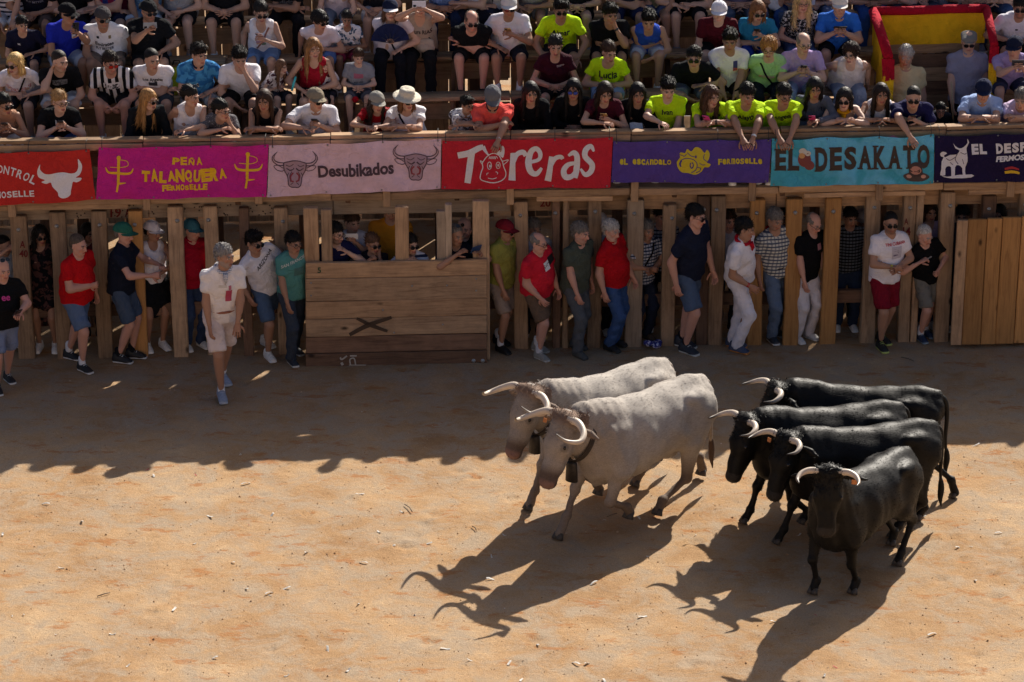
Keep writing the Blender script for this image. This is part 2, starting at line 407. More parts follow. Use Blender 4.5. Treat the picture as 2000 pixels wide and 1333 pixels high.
def stroke_geo(pts, wd, smooth=True):
    """brush stroke with a width (one number or one per point)"""
    P = smooth_loop(pts, 5, False) if smooth and len(pts) > 2 else [np.array(p, float) for p in pts]
    n = len(P); W = [np.interp(i/(n-1), np.linspace(0, 1, len(wd)), wd) for i in range(n)] if hasattr(wd, '__len__') else [wd]*n
    V = []; F = []
    for i, p in enumerate(P):
        t = nrm(np.append(P[min(i+1, n-1)]-P[max(i-1, 0)], 0))[:2]; s = np.array((-t[1], t[0]))
        V += [p+s*W[i]/2, p-s*W[i]/2]
    for i in range(n-1): F.append((2*i+1, 2*i+3, 2*i+2, 2*i))
    return np.array(V), F
def geo_join(*gs):
    V = []; F = []; o = 0
    for v, f in gs:
        V.append(np.asarray(v).reshape(-1, 2)); F += [tuple(i+o for i in q) for q in f]; o += len(v)
    return np.concatenate(V), F
def xf(g, sx=1, sy=None, dx=0, dy=0, rot=0):
    V, F = g; sy = sx if sy is None else sy; c, s = math.cos(rot), math.sin(rot)
    V = np.asarray(V)*(sx, sy); V = np.stack([V[:, 0]*c-V[:, 1]*s, V[:, 0]*s+V[:, 1]*c], 1)+(dx, dy)
    return V, F
def fine(g, step):
    """subdivide flat geometry so that it can drape"""
    V, F = g; bm = bmesh.new(); vs = [bm.verts.new((v[0], v[1], 0)) for v in V]
    for f in F:
        try: bm.faces.new([vs[i] for i in f])
        except ValueError: pass
    bmesh.ops.triangulate(bm, faces=bm.faces)
    for _ in range(4):
        es = [e for e in bm.edges if e.calc_length() > step]
        if not es: break
        bmesh.ops.subdivide_edges(bm, edges=es, cuts=1); bmesh.ops.triangulate(bm, faces=[f for f in bm.faces if len(f.verts) > 3])
    bm.verts.index_update()
    V = np.array([v.co[:2] for v in bm.verts]); F = [tuple(v.index for v in f.verts) for f in bm.faces]; bm.free()
    return V, F
# ------------------------------------------------------------------ heads, hair, hats, hands, shoes (built once, reused)
def head_field(h, fem):
    f = Field(h); j = .9 if fem else 1.0
    f.blob((0, .018, .035), (.074, .094, .083), k=.02)
    f.blob((0, -.022, -.03), (.060*j, .068, .080), k=.035)
    f.blob((0, -.052, -.088), (.034*j, .036, .027), k=.03)
    for s in (-1, 1):
        f.cone((s*.046*j, .0, -.06), (s*.022, -.05, -.09), .026*j, .02*j, k=.03)     # jaw
        f.blob((s*.042, -.062, -.022), (.020, .02, .018), k=.02)                       # cheek bone
        f.blob((s*.031, -.1, .004), (.014, .014, .009), k=.012, sub=True)              # eye socket
        f.blob((s*.031, -.081, .004), (.0125, .0125, .0115), k=.004)                    # eyeball
        f.blob((s*.077, .012, -.008), (.009, .02, .031), k=.008)                        # ear
        f.blob((s*.012, -.1, -.032), (.009, .011, .008), k=.008)                        # nostril wing
    f.cone((-.04, -.083, .024), (.04, -.083, .024), .010, .010, k=.018)
    f.cone((0, -.088, .012), (0, -.113 if not fem else -.108, -.028), .008, .0125, k=.012)
    f.blob((0, -.088, -.058), (.024, .012, .0065), k=.006)
    f.blob((0, -.086, -.0675), (.021, .012, .0065), k=.006)
    return f.run()[:2]
HEADS = {(fem, lo): head_field(.0115 if lo else .0084, fem) for fem in (0, 1) for lo in (0, 1)}
def head_cols(V, skin, hairc, beard=0.0, fem=0, age=0.0):
    x, y, z = np.abs(V[:, 0]), V[:, 1], V[:, 2]; C = np.tile(np.array(skin, np.float32), (len(V), 1))
    def paint(m, c, a): C[m] = C[m]*(1-a)+np.array(c)*a
    sk = np.array(skin)
    paint((y < -.055) & (z > -.06) & (z < -.005) & (x > .025), sk*(1.1, .86, .82), .5)
    paint((x < .017) & (y < -.095) & (z < .0), sk*(1.12, .86, .8), .5)
    paint((y < -.072) & (x < .025) & (z < -.05) & (z > -.074), sk*(.95, .55, .55) if not fem else (.33, .07, .075), .8)
    paint((y < -.07) & (x < .022) & (np.abs(z+.0625) < .0026), sk*.3, .8)
    e = np.sqrt((x-.031)**2+((z-.004)*1.25)**2)
    paint((y < -.078) & (e < .0135), (.55, .5, .47), .75); paint((y < -.078) & (e < .0095), (.015, .01, .008), .95)
    paint((y < -.07) & (x > .012) & (x < .048) & (np.abs(z-.026+.06*(x-.03)**2*10) < .0075), np.array(hairc)*.6, .9)
    if beard > 0:
        m = (y < .0) & (z < -.038) & ~((x < .02) & (z > -.073) & (z < -.052)) & (z > -.135); paint(m, np.array(hairc), beard)
    return C
def hair_noise(a, fx, fz):
    def fn(X, Y, Z):
        th = np.arctan2(X, Y+.0)
        return a*(np.sin(th*fx+Z*fz)*.6+np.sin(th*fx*1.9+2-Z*fz*1.7)*.4)
    return fn
def make_hair(kind, capped=False):
    f = Field(.0085 if kind not in ('long', 'wavy') else .0105); c = (0, .02, .04)
    if kind in ('buzz', 'short', 'quiff', 'tied', 'bun', 'pony', 'long', 'wavy', 'bob', 'curly', 'fringe', 'perm'):
        g = {'buzz': .001, 'tied': .008, 'bun': .008, 'pony': .008, 'curly': .02, 'perm': .024, 'quiff': .010, 'short': .008, 'long': .010, 'wavy': .012, 'bob': .012}.get(kind, .015)
        if kind in ('buzz', 'short', 'quiff', 'tied', 'bun', 'pony'):
            f.blob((0, .028, .050), (.0775+g*.5, .094+g, .079+g), k=.02); f.blob((0, .068, -.012), (.058, .046, .052), k=.03)
        else: f.blob(c, (.075+g, .095+g, .084+g), k=.02)
        if kind == 'quiff': f.blob((0, -.045, .115), (.058, .045, .026), k=.03)
        if kind in ('curly', 'perm'): f.blob((0, .0, .09), (.08, .08, .05), k=.03)
        if kind == 'fringe': f.blob((0, -.075, .06), (.06, .03, .035), k=.02)
        # face opening
        if kind in ('long', 'wavy', 'bob', 'curly', 'fringe', 'perm'):
            f.blob((0, -.115, -.025), (.072, .085, .108 if kind != 'fringe' else .075), k=.012, sub=True)
        if kind in ('buzz', 'short', 'quiff'): f.cut((0, .56, .83), -.012, 0)
        if kind in ('curly', 'perm', 'fringe'): f.cut((0, .35, .93), -.045, 0)
        if kind in ('tied', 'bun'): f.blob((0, .115, .05 if kind == 'bun' else .0), (.034, .036, .036), k=.015)
        if kind == 'pony': f.cone((0, .105, .03), (0, .13, -.17), .03, .014, k=.02)
        if kind in ('long', 'wavy', 'bob'):
            z1 = -.16 if kind == 'bob' else -.30
            f.ell((0, .055, .0), (0, .075, z1), (.085, .045), (.085 if kind != 'wavy' else .105, .03), k=.03)
            for s in (-1, 1):
                f.cone((s*.074, .0, .02), (s*.083, -.012, -.11), .026, .026, k=.02)
                if kind != 'bob': f.cone((s*.083, -.012, -.11), (s*.088, -.045, z1), .030 if kind == 'wavy' else .025, .018, k=.02)
    elif kind == 'ring':
        f.blob(c, (.081, .101, .088), k=.02); f.blob((0, -.12, -.02), (.085, .12, .2), k=.01, sub=True)
        f.blob((0, -.01, .14), (.09, .1, .1), k=.015, sub=True); f.cut((0, .4, .9), -.035, 0)
    if capped: f.cut((0, -.12, -1), -.05, 0)
    amp = {'curly': .007, 'perm': .007, 'buzz': .001, 'wavy': .009, 'long': .004, 'bob': .004}.get(kind, .0055)
    f.noise[0] = hair_noise(amp, 22 if kind not in ('curly', 'perm', 'wavy') else 14, 30 if kind not in ('curly', 'perm') else 110)
    P, Q, _ = f.run(); rs = np.random.RandomState(len(kind)*7+ord(kind[0]))
    A, B, C = P[Q[:, 0]], P[Q[:, 1]], P[Q[:, 3]]; nn = np.cross(B-A, C-A); nn /= np.linalg.norm(nn, axis=1)[:, None]+1e-9; cen = P[Q].mean(1)
    N = {'buzz': 1100, 'ring': 260, 'long': 620, 'wavy': 700, 'bob': 560, 'curly': 900, 'perm': 900, 'short': 1200, 'quiff': 1200}.get(kind, 700)
    ok = np.where(nn[:, 2] < .62)[0] if kind in ('long', 'wavy', 'bob', 'fringe') else np.arange(len(Q))
    if capped: ok = np.where(cen[:, 2] < .0)[0]
    pick = ok[rs.randint(0, len(ok), N)]; c, n = cen[pick], nn[pick]
    L_, lift, fd, rd = {'buzz': (.010, .5, (0, .3, -.8), .5), 'ring': (.018, .3, (0, .4, -.9), .4), 'quiff': (.04, .55, (.1, -.35, .45), .6), 'long': (.10, .12, (0, .05, -1), .14), 'wavy': (.09, .25, (0, .05, -1), .35), 'bob': (.06, .2, (0, .1, -1), .25), 'curly': (.025, .9, (0, 0, 0), 1.0), 'perm': (.025, .9, (0, 0, 0), 1.0),
                        'tied': (.05, .08, (0, 1, .1), .15), 'bun': (.05, .08, (0, 1, .3), .15), 'pony': (.06, .1, (0, .8, -.4), .15)}.get(kind, (.034, .6, (.1, -.1, -.4), .7))
    fl = np.array(fd)+rs.normal(0, rd, (N, 3)); fl -= n*(fl*n).sum(1)[:, None]; fl /= np.linalg.norm(fl, axis=1)[:, None]+1e-9
    ln = (L_*rs.uniform(.55, 1.2, N))[:, None]; sd_ = np.cross(fl, n); wd = (.0035 if kind != 'buzz' else .0022)*rs.uniform(.6, 1.4, (N, 1)); a = c-n*.003; m_ = c+fl*ln*.5+n*ln*lift*.35; t = c+fl*ln+n*ln*lift*.3-np.array((0, 0, 1))*ln*.1
    SV = np.stack([a-sd_*wd, a+sd_*wd, m_+sd_*wd*.9, m_-sd_*wd*.9, t+sd_*wd*.25, t-sd_*wd*.25], 1).reshape(-1, 3); b = np.arange(N)[:, None]*6
    SQ = np.concatenate([b+np.array((0, 1, 2, 3)), b+np.array((3, 2, 4, 5))]); P, Q = cat((P, Q), (SV.astype(np.float32), SQ))
    return qmesh('hair_'+kind, P, Q)
HAIR = {}
def hair_mesh(k, c=False):
    if (k, c) not in HAIR: HAIR[(k, c)] = make_hair(k, c)
    return HAIR[(k, c)]
def hair_mat(c):
    key = 'hair_%s' % (c,)
    if key in MATS: return MATS[key]
    col = srgb(c); m, N, L, B = new_mat(key); tc = N.new('ShaderNodeTexCoord'); mp = N.new('ShaderNodeMapping'); mp.inputs['Scale'].default_value = (90, 60, 9)
    L.new(tc.outputs['Object'], mp.inputs[0]); no = nd(N, 'ShaderNodeTexNoise', Scale=1.0, Detail=4.0, Distortion=.4); L.new(mp.outputs[0], no.inputs['Vector'])
    r = ramp(N, [(.3, tuple(v*.5 for v in col)), (.7, tuple(min(1, v*1.5) for v in col))]); L.new(no.outputs[0], r.inputs[0]); L.new(r.outputs[0], B.inputs['Base Color'])
    B.inputs['Roughness'].default_value = .58; B.inputs['Specular IOR Level'].default_value = .3; b = nd(N, 'ShaderNodeBump', Strength=.5, Distance=.006); L.new(no.outputs[0], b.inputs['Height']); L.new(b.outputs[0], B.inputs['Normal'])
    MATS[key] = m; return m
def cap_mesh():
    V = []; n = 18; rows = 7
    for i in range(rows+1):
        a = i/rows*math.pi/2
        for j in range(n):
            t = 2*math.pi*j/n; r = math.cos(a)
            V.append((.089*r*math.cos(t), .018+.110*r*math.sin(t), .034+.098*math.sin(a)**1.0*(1 if math.sin(t) < 0 else .97)))
    Q = [(i*n+j, i*n+(j+1) % n, (i+1)*n+(j+1) % n, (i+1)*n+j) for i in range(rows) for j in range(n)]
    Vb = []; Qb = []; m = 10
    for lay in (0, 1):
        for k in range(4):
            for j in range(m+1):
                t = -math.pi*.93+(math.pi*.86)*j/m; e = k/3
                x = .085*math.cos(t)*(1+.02*e); y = .018+.105*math.sin(t)-e*.075*abs(math.sin(t))**.8
                Vb.append((x, y, .040-.22*x*x/.085-.012*e-lay*.004))
    st = m+1
    for lay in (0, 1):
        for k in range(3):
            for j in range(m):
                b = lay*4*st; q = (b+k*st+j, b+k*st+j+1, b+(k+1)*st+j+1, b+(k+1)*st+j); Qb.append(q if lay else q[::-1])
    for j in range(m): Qb.append((3*st+j, 3*st+j+1, 7*st+j+1, 7*st+j))
    return qmesh('cap_crown', V, Q), qmesh('cap_brim', Vb, Qb)
CAPM = cap_mesh()
BUTM = qmesh('cap_button', *lathe([(.0, .004), (.007, .003), (.009, 0)], 8))
def hat_mesh():
    v, q = lathe([(.165, .038), (.163, .045), (.125, .05), (.096, .054), (.094, .10), (.082, .138), (.05, .146), (.004, .14)], 22)
    v[:, 1] = v[:, 1]*1.12+.015; return qmesh('hat', v, q)
HATM = hat_mesh()
def flat_cap_mesh():
    f = Field(.009); f.ell((0, .06, .07), (0, -.07, .068), (.095, .045), (.092, .032), k=.02); f.blob((0, -.115, .05), (.065, .04, .011), k=.012); f.cut((0, .1, 1), .038, 0)
    P, Q, _ = f.run(); return qmesh('flat_cap', P, Q)
FLATM = flat_cap_mesh()
def glasses_mesh(big):
    a, b = (.027, .021) if big else (.024, .016); Vl = []; Ql = []; fr = []
    for s in (-1, 1):
        k = len(Vl); n = 10
        for r in (1.0, .05):
            for j in range(n):
                t = 2*math.pi*j/n; c_, s_ = math.cos(t), math.sin(t); c_ = math.copysign(abs(c_)**.7, c_); s_ = math.copysign(abs(s_)**.75, s_)
                x = s*.032+a*r*c_; Vl.append((x, -.108+abs(x)*.16, .002+b*r*s_))
        for j in range(n): Ql.append((k+j, k+(j+1) % n, k+n+(j+1) % n, k+n+j))
        ring = [Vl[k+j % n] for j in range(n+1)]; fr.append(tube(ring, .0026, 5, False))
        fr.append(tube([(s*.058, -.1, .006), (s*.076, -.06, .008), (s*.081, .01, .004)], .0026, 5))
    fr.append(tube([(-.009, -.108, .006), (0, -.111, .009), (.009, -.108, .006)], .0026, 5))
    v, q = cat(*fr); return qmesh('lenses', Vl, Ql), qmesh('glasses_frame', v, q)
GL = {0: glasses_mesh(0), 1: glasses_mesh(1)}
def hand_geo(curl):
    """left-of-picture hand: wrist at 0, fingers along -Z, palm faces -Y, thumb at +X"""
    parts = []; n = 7
    P = [(0, 0, .02), (0, 0, -.01), (0, 0, -.05), (0, 0, -.088)]; W = [(.026, .02), (.03, .018), (.041, .015), (.04, .012)]; V = []
    for p, (a, b) in zip(P, W):
        for j in range(n):
            t = 2*math.pi*j/n; V.append((p[0]+a*math.cos(t), p[1]+b*math.sin(t), p[2]))
    Q = [(i*n+j, i*n+(j+1) % n, (i+1)*n+(j+1) % n, (i+1)*n+j) for i in range(3) for j in range(n)]
    parts.append((np.array(V, np.float32), np.array(Q)[:, ::-1]))
    for x, L, sp in ((.030, .070, .10), (.010, .080, .03), (-.011, .074, -.04), (-.030, .056, -.12)):
        p = np.array((x, 0, -.08)); pts = [p.copy()]; ang = curl*.5
        for seg in (.45, .32, .23):
            p = p+np.array((math.sin(sp)*math.cos(ang), -math.sin(ang), -math.cos(ang)))*L*seg; pts.append(p.copy()); ang += curl
        parts.append(tube(pts, [.0095, .009, .0083, .006], 5))
    p = np.array((.03, -.004, -.025)); pts = [p.copy()]
    for d, L in (((.75, -.25, -.6), .038), ((.45, -.35-.3*curl, -.8), .03), ((.2, -.4-.4*curl, -.85), .022)): p = p+nrm(d)*L; pts.append(p.copy())
    parts.append(tube(pts, [.013, .011, .0095, .0065], 5))
    return cat(*parts)
HANDS = {c: hand_geo(v) for c, v in (('flat', .12), ('relax', .45), ('grip', 1.0))}
def shoe_meshes():
    f = Field(.0115)
    f.ell((0, .045, .035), (0, -.15, .028), (.040, .032), (.047, .022), zone=0, k=.02)
    f.cone((0, .035, .05), (0, .03, .095), .043, .040, 0, .02)
    f.cone((0, .0, .07), (0, -.1, .045), .036, .033, 0, .03)
    f.ell((0, .055, .012), (0, -.165, .012), (.042, .015), (.05, .015), zone=1, k=.0)
    f.cut((0, 0, -1), -.12, 0)
    P, Q, L = f.run(); out = []
    for z in (0, 1):
        v, q, _ = sub_mesh(P, Q[L == z]); out.append(qmesh('shoe' if z == 0 else 'sole', v, q))
    return out
SHOEM = shoe_meshes()
def lace_mesh():
    return qmesh('laces', *cat(*[tube([(-.024, -.03-.026*i, .094-.012*i), (0, -.034-.026*i, .106-.013*i), (.024, -.03-.026*i, .094-.012*i)], .0045, 5) for i in range(3)]))
LACEM = lace_mesh()
def phone_parts(parent, body, flip=False):
    def slab(w, h, t, y): return box_mesh('slab', w, t, h, .004)
    link('phone_case', slab(.078, .158, .010, 0), parent, plain('phone_'+body, srgb(body), .35, var=.05))
    link('screen', slab(.070, .148, .003, 0), parent, MATS.get('phone_screen') or plain('phone_screen', (.015, .016, .02), .08, var=.02), loc=(0, .0055, 0))
    link('camera_bump', slab(.026, .034, .004, 0), parent, plain('phone_lens', (.01, .01, .012), .15), loc=(-.02, -.0062, .052))
# ------------------------------------------------------------------ people
def rotm(ax, a):
    c, s = math.cos(a), math.sin(a)
    return np.array({'x': ((1, 0, 0), (0, c, -s), (0, s, c)), 'y': ((c, 0, s), (0, 1, 0), (-s, 0, c)), 'z': ((c, -s, 0), (s, c, 0), (0, 0, 1))}[ax], float)
def ik(a, t, l1, l2, hint):
    a, t = np.array(a, float), np.array(t, float); d = t-a; D = np.linalg.norm(d); mx = (l1+l2)*.995
    if D > mx: t = a+d/D*mx; D = mx; d = t-a
    D = max(D, abs(l1-l2)+.01); u = nrm(d); x = (l1*l1-l2*l2+D*D)/(2*D); y = math.sqrt(max(l1*l1-x*x, 0))
    hv = np.array(hint, float); hv = hv-u*np.dot(hv, u); hv = nrm(hv) if np.linalg.norm(hv) > 1e-4 else nrm(np.cross(u, (0, 0, 1)))
    return a+u*x+hv*y, t
ROW_D, ROW_Z, Z0 = .60, .33, 1.97
SEAT = .42
def row_depth(r): return .66+ROW_D*(r-1)
def row_floor(r): return Z0+ROW_Z*(r-1)
SKT = {'fair': (.60, .37, .275), 'mid': (.50, .29, .205), 'tan': (.40, .215, .14), 'dark': (.25, .13, .085), 'pink': (.58, .31, .23)}
PEOPLE = []
def person(label, px, hy, row=None, feet=None, d=None, sex='m', up=('tee', '888888'), low=('trousers', '333a44'), hair=('short', '1c1512'), look=0, nod=12, yaw=0,
           arms=('knee', 'knee'), cap=None, gl=None, skin='mid', fat=.25, size=1.0, prints=(), beard=0.0, shoes=('e8e6e2', 'f4f4f2'), lean=None, foot=None, phone=None,
           group=None, sit=None, collar=None, scarf=None, neck=.5, strap=None, tilt=0, kid=False, watch=None, curl=None, h=None, dress=None, sock=None, belt=None, skinlow=None, floor=0.0, fwd_=None):
    fem = 1 if sex == 'f' else 0
    sit = (row is not None) if sit is None else sit
    yawr = R(yaw); Rz = rotm('z', yawr)
    if fwd_ is None: fwd_ = .22 if 'over' in arms else (.11 if any(isinstance(a_, str) and a_.startswith('rail') for a_ in arms) else 0)
    rdp = row_depth(row)-fwd_ if row else 0
    def spine(S, l, roll=0.0):
        z = SEAT+.10*S if sit else .925*S
        pel = np.array((0, 0, z)); U = rotm('y', roll) @ np.array((0, -math.sin(l), math.cos(l)))
        U2 = rotm('y', roll) @ np.array((0, -math.sin(l*1.15), math.cos(l*1.15)))
        ne = pel+U*.28*S+U2*.22*S; hu = nrm(U2*.5+np.array((0, 0, .5))); hc = ne+hu*.135*S+np.array((math.sin(R(look-yaw)), -math.cos(R(look-yaw)), 0))*.02*S
        return pel, U, U2, ne, hc
    HK = (.84 if kid else 1.0)*(.97 if fem else 1.0)
    def headtop(S, l, roll=0): return spine(S, l, roll)[4]+np.array((0, 0, .118*(S**.5)*HK))
    roll = 0.0
    if sit:
        def root_for(S, l):
            ht = Rz @ headtop(S, l); z = row_floor(row); x = x_at(px, rdp+ht[1], z+ht[2])-ht[0]
            return Vector((x, fy(x)+rdp, z)), ht
        def py(S, l): r, ht = root_for(S, l); return proj(r+Vector(ht))[1]
        S = size; l0, l1 = R(-2), R(50)
        if lean is not None: l = R(lean)
        elif py(S, l0) > hy:
            l = l0
            while py(S, l) > hy and S < size*1.16: S += .01
        else:
            while py(S, l1) < hy and S > size*.8: S -= .01
            a, b = l0, l1
            for _ in range(14):
                c = (a+b)/2
                if py(S, c) < hy: a = c
                else: b = c
            l = a
        root, _ = root_for(S, l)
    else:
        l = R(6 if lean is None else lean); S = size
        if feet is not None: root = on_z(*feet)
        else:
            x = x_at(px, d, 1.65); root = Vector((x, fy(x)+d, 0))
            if floor == 'auto': p = on_fence(px, hy, d); root = Vector((p.x, p.y, p.z-1.69*size))
            elif floor: root.z = floor
        for _ in range(12):
            ht = Rz @ headtop(S, l, roll); q = proj(root+Vector(ht)); S *= 1+(q[1]-hy)/290.0*.9
            S = min(max(S, .8), 1.16)
            roll += (px-q[0])/168.0/(.75*S)*math.cos(yawr)*.7; roll = min(max(roll, -.5), .5)
            if feet is None: root.x += (px-q[0])/168.0; root.y = fy(root.x)+d; roll = 0
    pel, U, U2, ne, hc = spine(S, l, roll); fz = root.z
    side = nrm(rotm('y', roll) @ np.array((1, 0, 0))); fwd = nrm(np.cross(U2, side)); fwd = -fwd if fwd[1] > 0 else fwd
    chest = pel+U*.30*S; waist = pel+U*.14*S
    t_ = empty('person', root, yawr)
    tag(t_, label, 'person', group or ('spectators in the stand' if row else 'onlookers behind the timber fence'))
    sk = np.array(SKT[skin]); far = (row or 0) >= 3
    h = h or (.0232 if far else .0200)*(.8 if kid else 1)
    f = Field(h); F_ = fat; ft = np.array(fwd)
    ut, uc = up[0], up[1]; lt, lc = low[0], low[1]
    g = .013
    sw = (.150 if fem else .172)*S+.012*F_
    sh = {s: ne-U2*.065*S+side*s*sw for s in (-1, 1)}
    # torso measures: hip, waist, chest, top
    if fem: hp, wa, ch, tp = (.162+.05*F_, .118+.04*F_), (.122+.07*F_, .092+.08*F_), (.138+.04*F_, .105+.04*F_), (.125, .075)
    else: hp, wa, ch, tp = (.150+.04*F_, .112+.04*F_), (.136+.07*F_, .102+.10*F_), (.160+.03*F_, .112+.05*F_), (.150, .08)
    sc = lambda r, e=0: (r[0]*S+e, r[1]*S+e)
    top = ne-U2*.05*S
    def torso(z, e, lo_, hi_):
        if lo_ <= 0: f.ell(pel-U*.05*S, waist, sc(hp, e), sc(wa, e), side, z, .05)
        if hi_ >= 1: f.ell(waist, chest, sc(wa, e), sc(ch, e), side, z, .05)
        if hi_ >= 2:
            f.ell(chest, top, sc(ch, e), sc(tp, e), side, z, .05)
            for s in (-1, 1): f.cone(ne-U2*.045*S, sh[s], .050*S+e*.6, (.047 if not fem else .042)*S+e*.7, z, .035)
        if hi_ >= 1:
            if F_ > .45: f.blob(waist+ft*(.05+.05*F_)*S+U*.02, ((.10+.05*F_)*S, (.10+.05*F_)*S, .12*S), zone=z, k=.07)
            if fem and hi_ >= 1:
                for s in (-1, 1): f.blob(chest+side*s*.062*S+ft*(.075+.03*F_)*S+U*.015, ((.055+.015*F_)*S,)*3, zone=z, k=.035)
            elif not kid:
                for s in (-1, 1): f.blob(chest+side*s*.075*S+ft*.06*S+U*.045*S, (.075*S, .05*S, .06*S), zone=z, k=.05)
    torso(0, -.009, 1, 2)
    f.cone(ne-U2*.05*S, hc-np.array((0, 0, .03)), (.058 if not fem else .047)*S+.008*F_, (.054 if not fem else .045)*S+.008*F_, 0, .02)
    SH = 1
    if ut in ('tee', 'polo', 'long', 'shirt', 'dress'):
        torso(SH, g, 0, 2)
        if ut != 'dress':
            f.ell(pel-U*.12*S, waist, (hp[0]*S*1.03+g+.012, hp[1]*S*1.03+g+.014+.03*F_), sc(wa, g), side, SH, .05)
            f.cut(U, float(np.dot(U, pel-U*(.085 if not sit else .05)*S)), SH)
        nb = ne+ft*.045*S+U2*.035*S; f.blob(nb, ((.060+.02*neck)*S, (.060+.03*neck)*S, (.055+.06*neck)*S), zone=SH, k=.008, sub=True)
    elif ut == 'tank':
        torso(SH, g*1.15, 0, 1); f.ell(chest, top, sc(ch, g*1.15), sc(tp, g*1.15), side, SH, .05)
        f.ell(pel-U*.10*S, waist, (hp[0]*S*1.02+g, hp[1]*S*1.02+g+.01), sc(wa, g), side, SH, .05); f.cut(U, float(np.dot(U, pel-U*.03*S)), SH)
        for s in (-1, 1): f.cone(ne-U2*.035*S, sh[s]-side*s*.045*S, .052*S+g, .048*S+g, SH, .02); f.blob(sh[s]+side*s*.055*S-U2*.03*S, (.085*S, .12*S, .125*S), zone=SH, k=.006, sub=True)
        f.blob(ne+ft*.075*S-U2*.0*S, (.066*S, .085*S, .115*S), zone=SH, k=.008, sub=True); f.blob(ne-ft*.0*S+U2*.03*S, (.062*S, .07*S, .06*S), zone=SH, k=.008, sub=True)
    elif ut == 'strapless':
        torso(SH, g*.7, 0, 1); f.cut(-U, -float(np.dot(U, chest+U*.075*S)), SH)
    if ut == 'dress' and not sit: f.ell(pel+U*.02, pel-U*.45*S+ft*.0, sc(hp, .012), (.21*S, .17*S), side, SH, .06)
    # arms
    hands = []
    for s, spec in zip((-1, 1), arms):
        a = sh[s]; hint = np.array((s*.75, .25, -.55)); cur = 'relax'; pn = np.array((-s*.7, .0, -.3)); Si = np.array((s, 1, 1.0))
        inv = Rz.T
        if isinstance(spec, tuple): tgt = np.array(spec[:3], float); cur = spec[3] if len(spec) > 3 else 'relax'; pn = np.array((0, .3, -.9))
        elif spec == 'knee': tgt = np.array((s*.13, -.36*S, SEAT+.17)); cur = 'flat'; pn = np.array((0, .2, -1))
        elif spec == 'lap': tgt = np.array((s*.035, -.33*S, SEAT+.17)); cur = 'relax'; pn = np.array((-s, 0, -.2))
        elif spec == 'low': tgt = np.array((s*.05, -.42*S, SEAT+.02)); cur = 'relax'; pn = np.array((-s, 0, 0))
        elif spec == 'fold': tgt = np.array((-s*.13, -.30*S-.03*s, SEAT+.20+.02*s)); cur = 'flat'; pn = np.array((0, .3, -1)); hint = np.array((s*.9, .1, -.3))
        elif spec in ('rail', 'railin', 'railout', 'over', 'railx'):
            xw = {'rail': s*.10, 'railin': s*.02, 'railout': s*.22, 'over': s*.06, 'railx': -s*.09}[spec]
            tgt = inv @ np.array((xw, -(rdp+.045), .735)); cur = 'relax'; pn = np.array((0, .2, -1)); hint = np.array((s*1.0, .1, -.25))
            if spec == 'over': tgt = inv @ np.array((xw, -(rdp+.285), .60)); pn = np.array((0, 1, 0)); hint = np.array((s*.6, .0, .8))
        elif spec == 'phone': tgt = hc+np.array((s*.05, -.30*S, -.16*S)); cur = 'grip'; pn = np.array((-s, .1, 0)); hint = np.array((s*.6, .2, -.9))
        elif spec == 'phone_low': tgt = chest+np.array((s*.05, -.30*S, -.02*S)); cur = 'grip'; pn = np.array((-s, .1, 0))
        elif spec == 'phone_up': tgt = hc+np.array((s*.07, -.24*S, .02*S)); cur = 'grip'; pn = np.array((-s, .1, 0)); hint = np.array((s*1.0, .0, -.4))
        elif spec == 'chin': tgt = hc+rotm('z', R(look-yaw)) @ np.array((s*.035, -.075, -.135)); cur = 'grip'; pn = np.array((0, .8, .4)); hint = np.array((s*.5, -.2, -1))
        elif spec == 'ear': tgt = hc+np.array((s*.10, -.02, -.09)); cur = 'grip'; pn = np.array((-s, 0, 0)); hint = np.array((s*.5, -.4, -1))
        elif spec == 'down': tgt = np.array((s*(.235+.05*F_)*S, -.04, .80*S)) if not sit else np.array((s*.26, -.02, SEAT+.06)); hint = np.array((s*.3, 1, -.1))
        elif spec == 'front': tgt = np.array((s*.17*S, -.20*S, .84*S)); hint = np.array((s*.5, 1, -.1))
        elif spec == 'belly': tgt = np.array((s*.03*S, -.25*S, 1.06*S)); cur = 'grip'; pn = np.array((-s*.3, 1, 0)); hint = np.array((s*1, .3, -.3))
        elif spec == 'reach': tgt = np.array((s*.20*S, -.42*S, 1.12*S)); cur = 'grip'
        elif spec == 'back': tgt = np.array((s*.15*S, .18*S, .95*S)); hint = np.array((s, .6, 0))
        else: tgt = np.array((s*.24, 0, .8))
        el, wr = ik(a, tgt, .275*S, .245*S, hint)
        m = (1+.25*F_)*(.86 if fem else 1.0)*(.85 if kid else 1)
        f.cone(a, el, .044*S*m, .038*S*m, 0, .02); f.cone(el, wr, .038*S*m, .0255*S*m, 0, .02)
        f.cone(el+(wr-el)*.1, el+(wr-el)*.5, .041*S*m, .033*S*m, 0, .02)
        if ut in ('tee', 'polo', 'shirt', 'dress') and not (ut == 'dress' and dress == 'straps'):
            e2 = a+(el-a)*(.62 if not fem else .5); f.cone(a-U2*.004, e2, .049*S*m+.009, .052*S*m+.010, SH, .03, flat=True)
        elif ut == 'long': f.cone(a, el, .055*S*m+.006, .048*S*m+.006, SH, .04); f.cone(el, el+(wr-el)*.93, .048*S*m+.006, .038*S*m+.004, SH, .02, flat=True)
        fd = nrm(wr-el); hands.append((s, wr, fd, pn, cur, el))
    # legs
    fe = {}
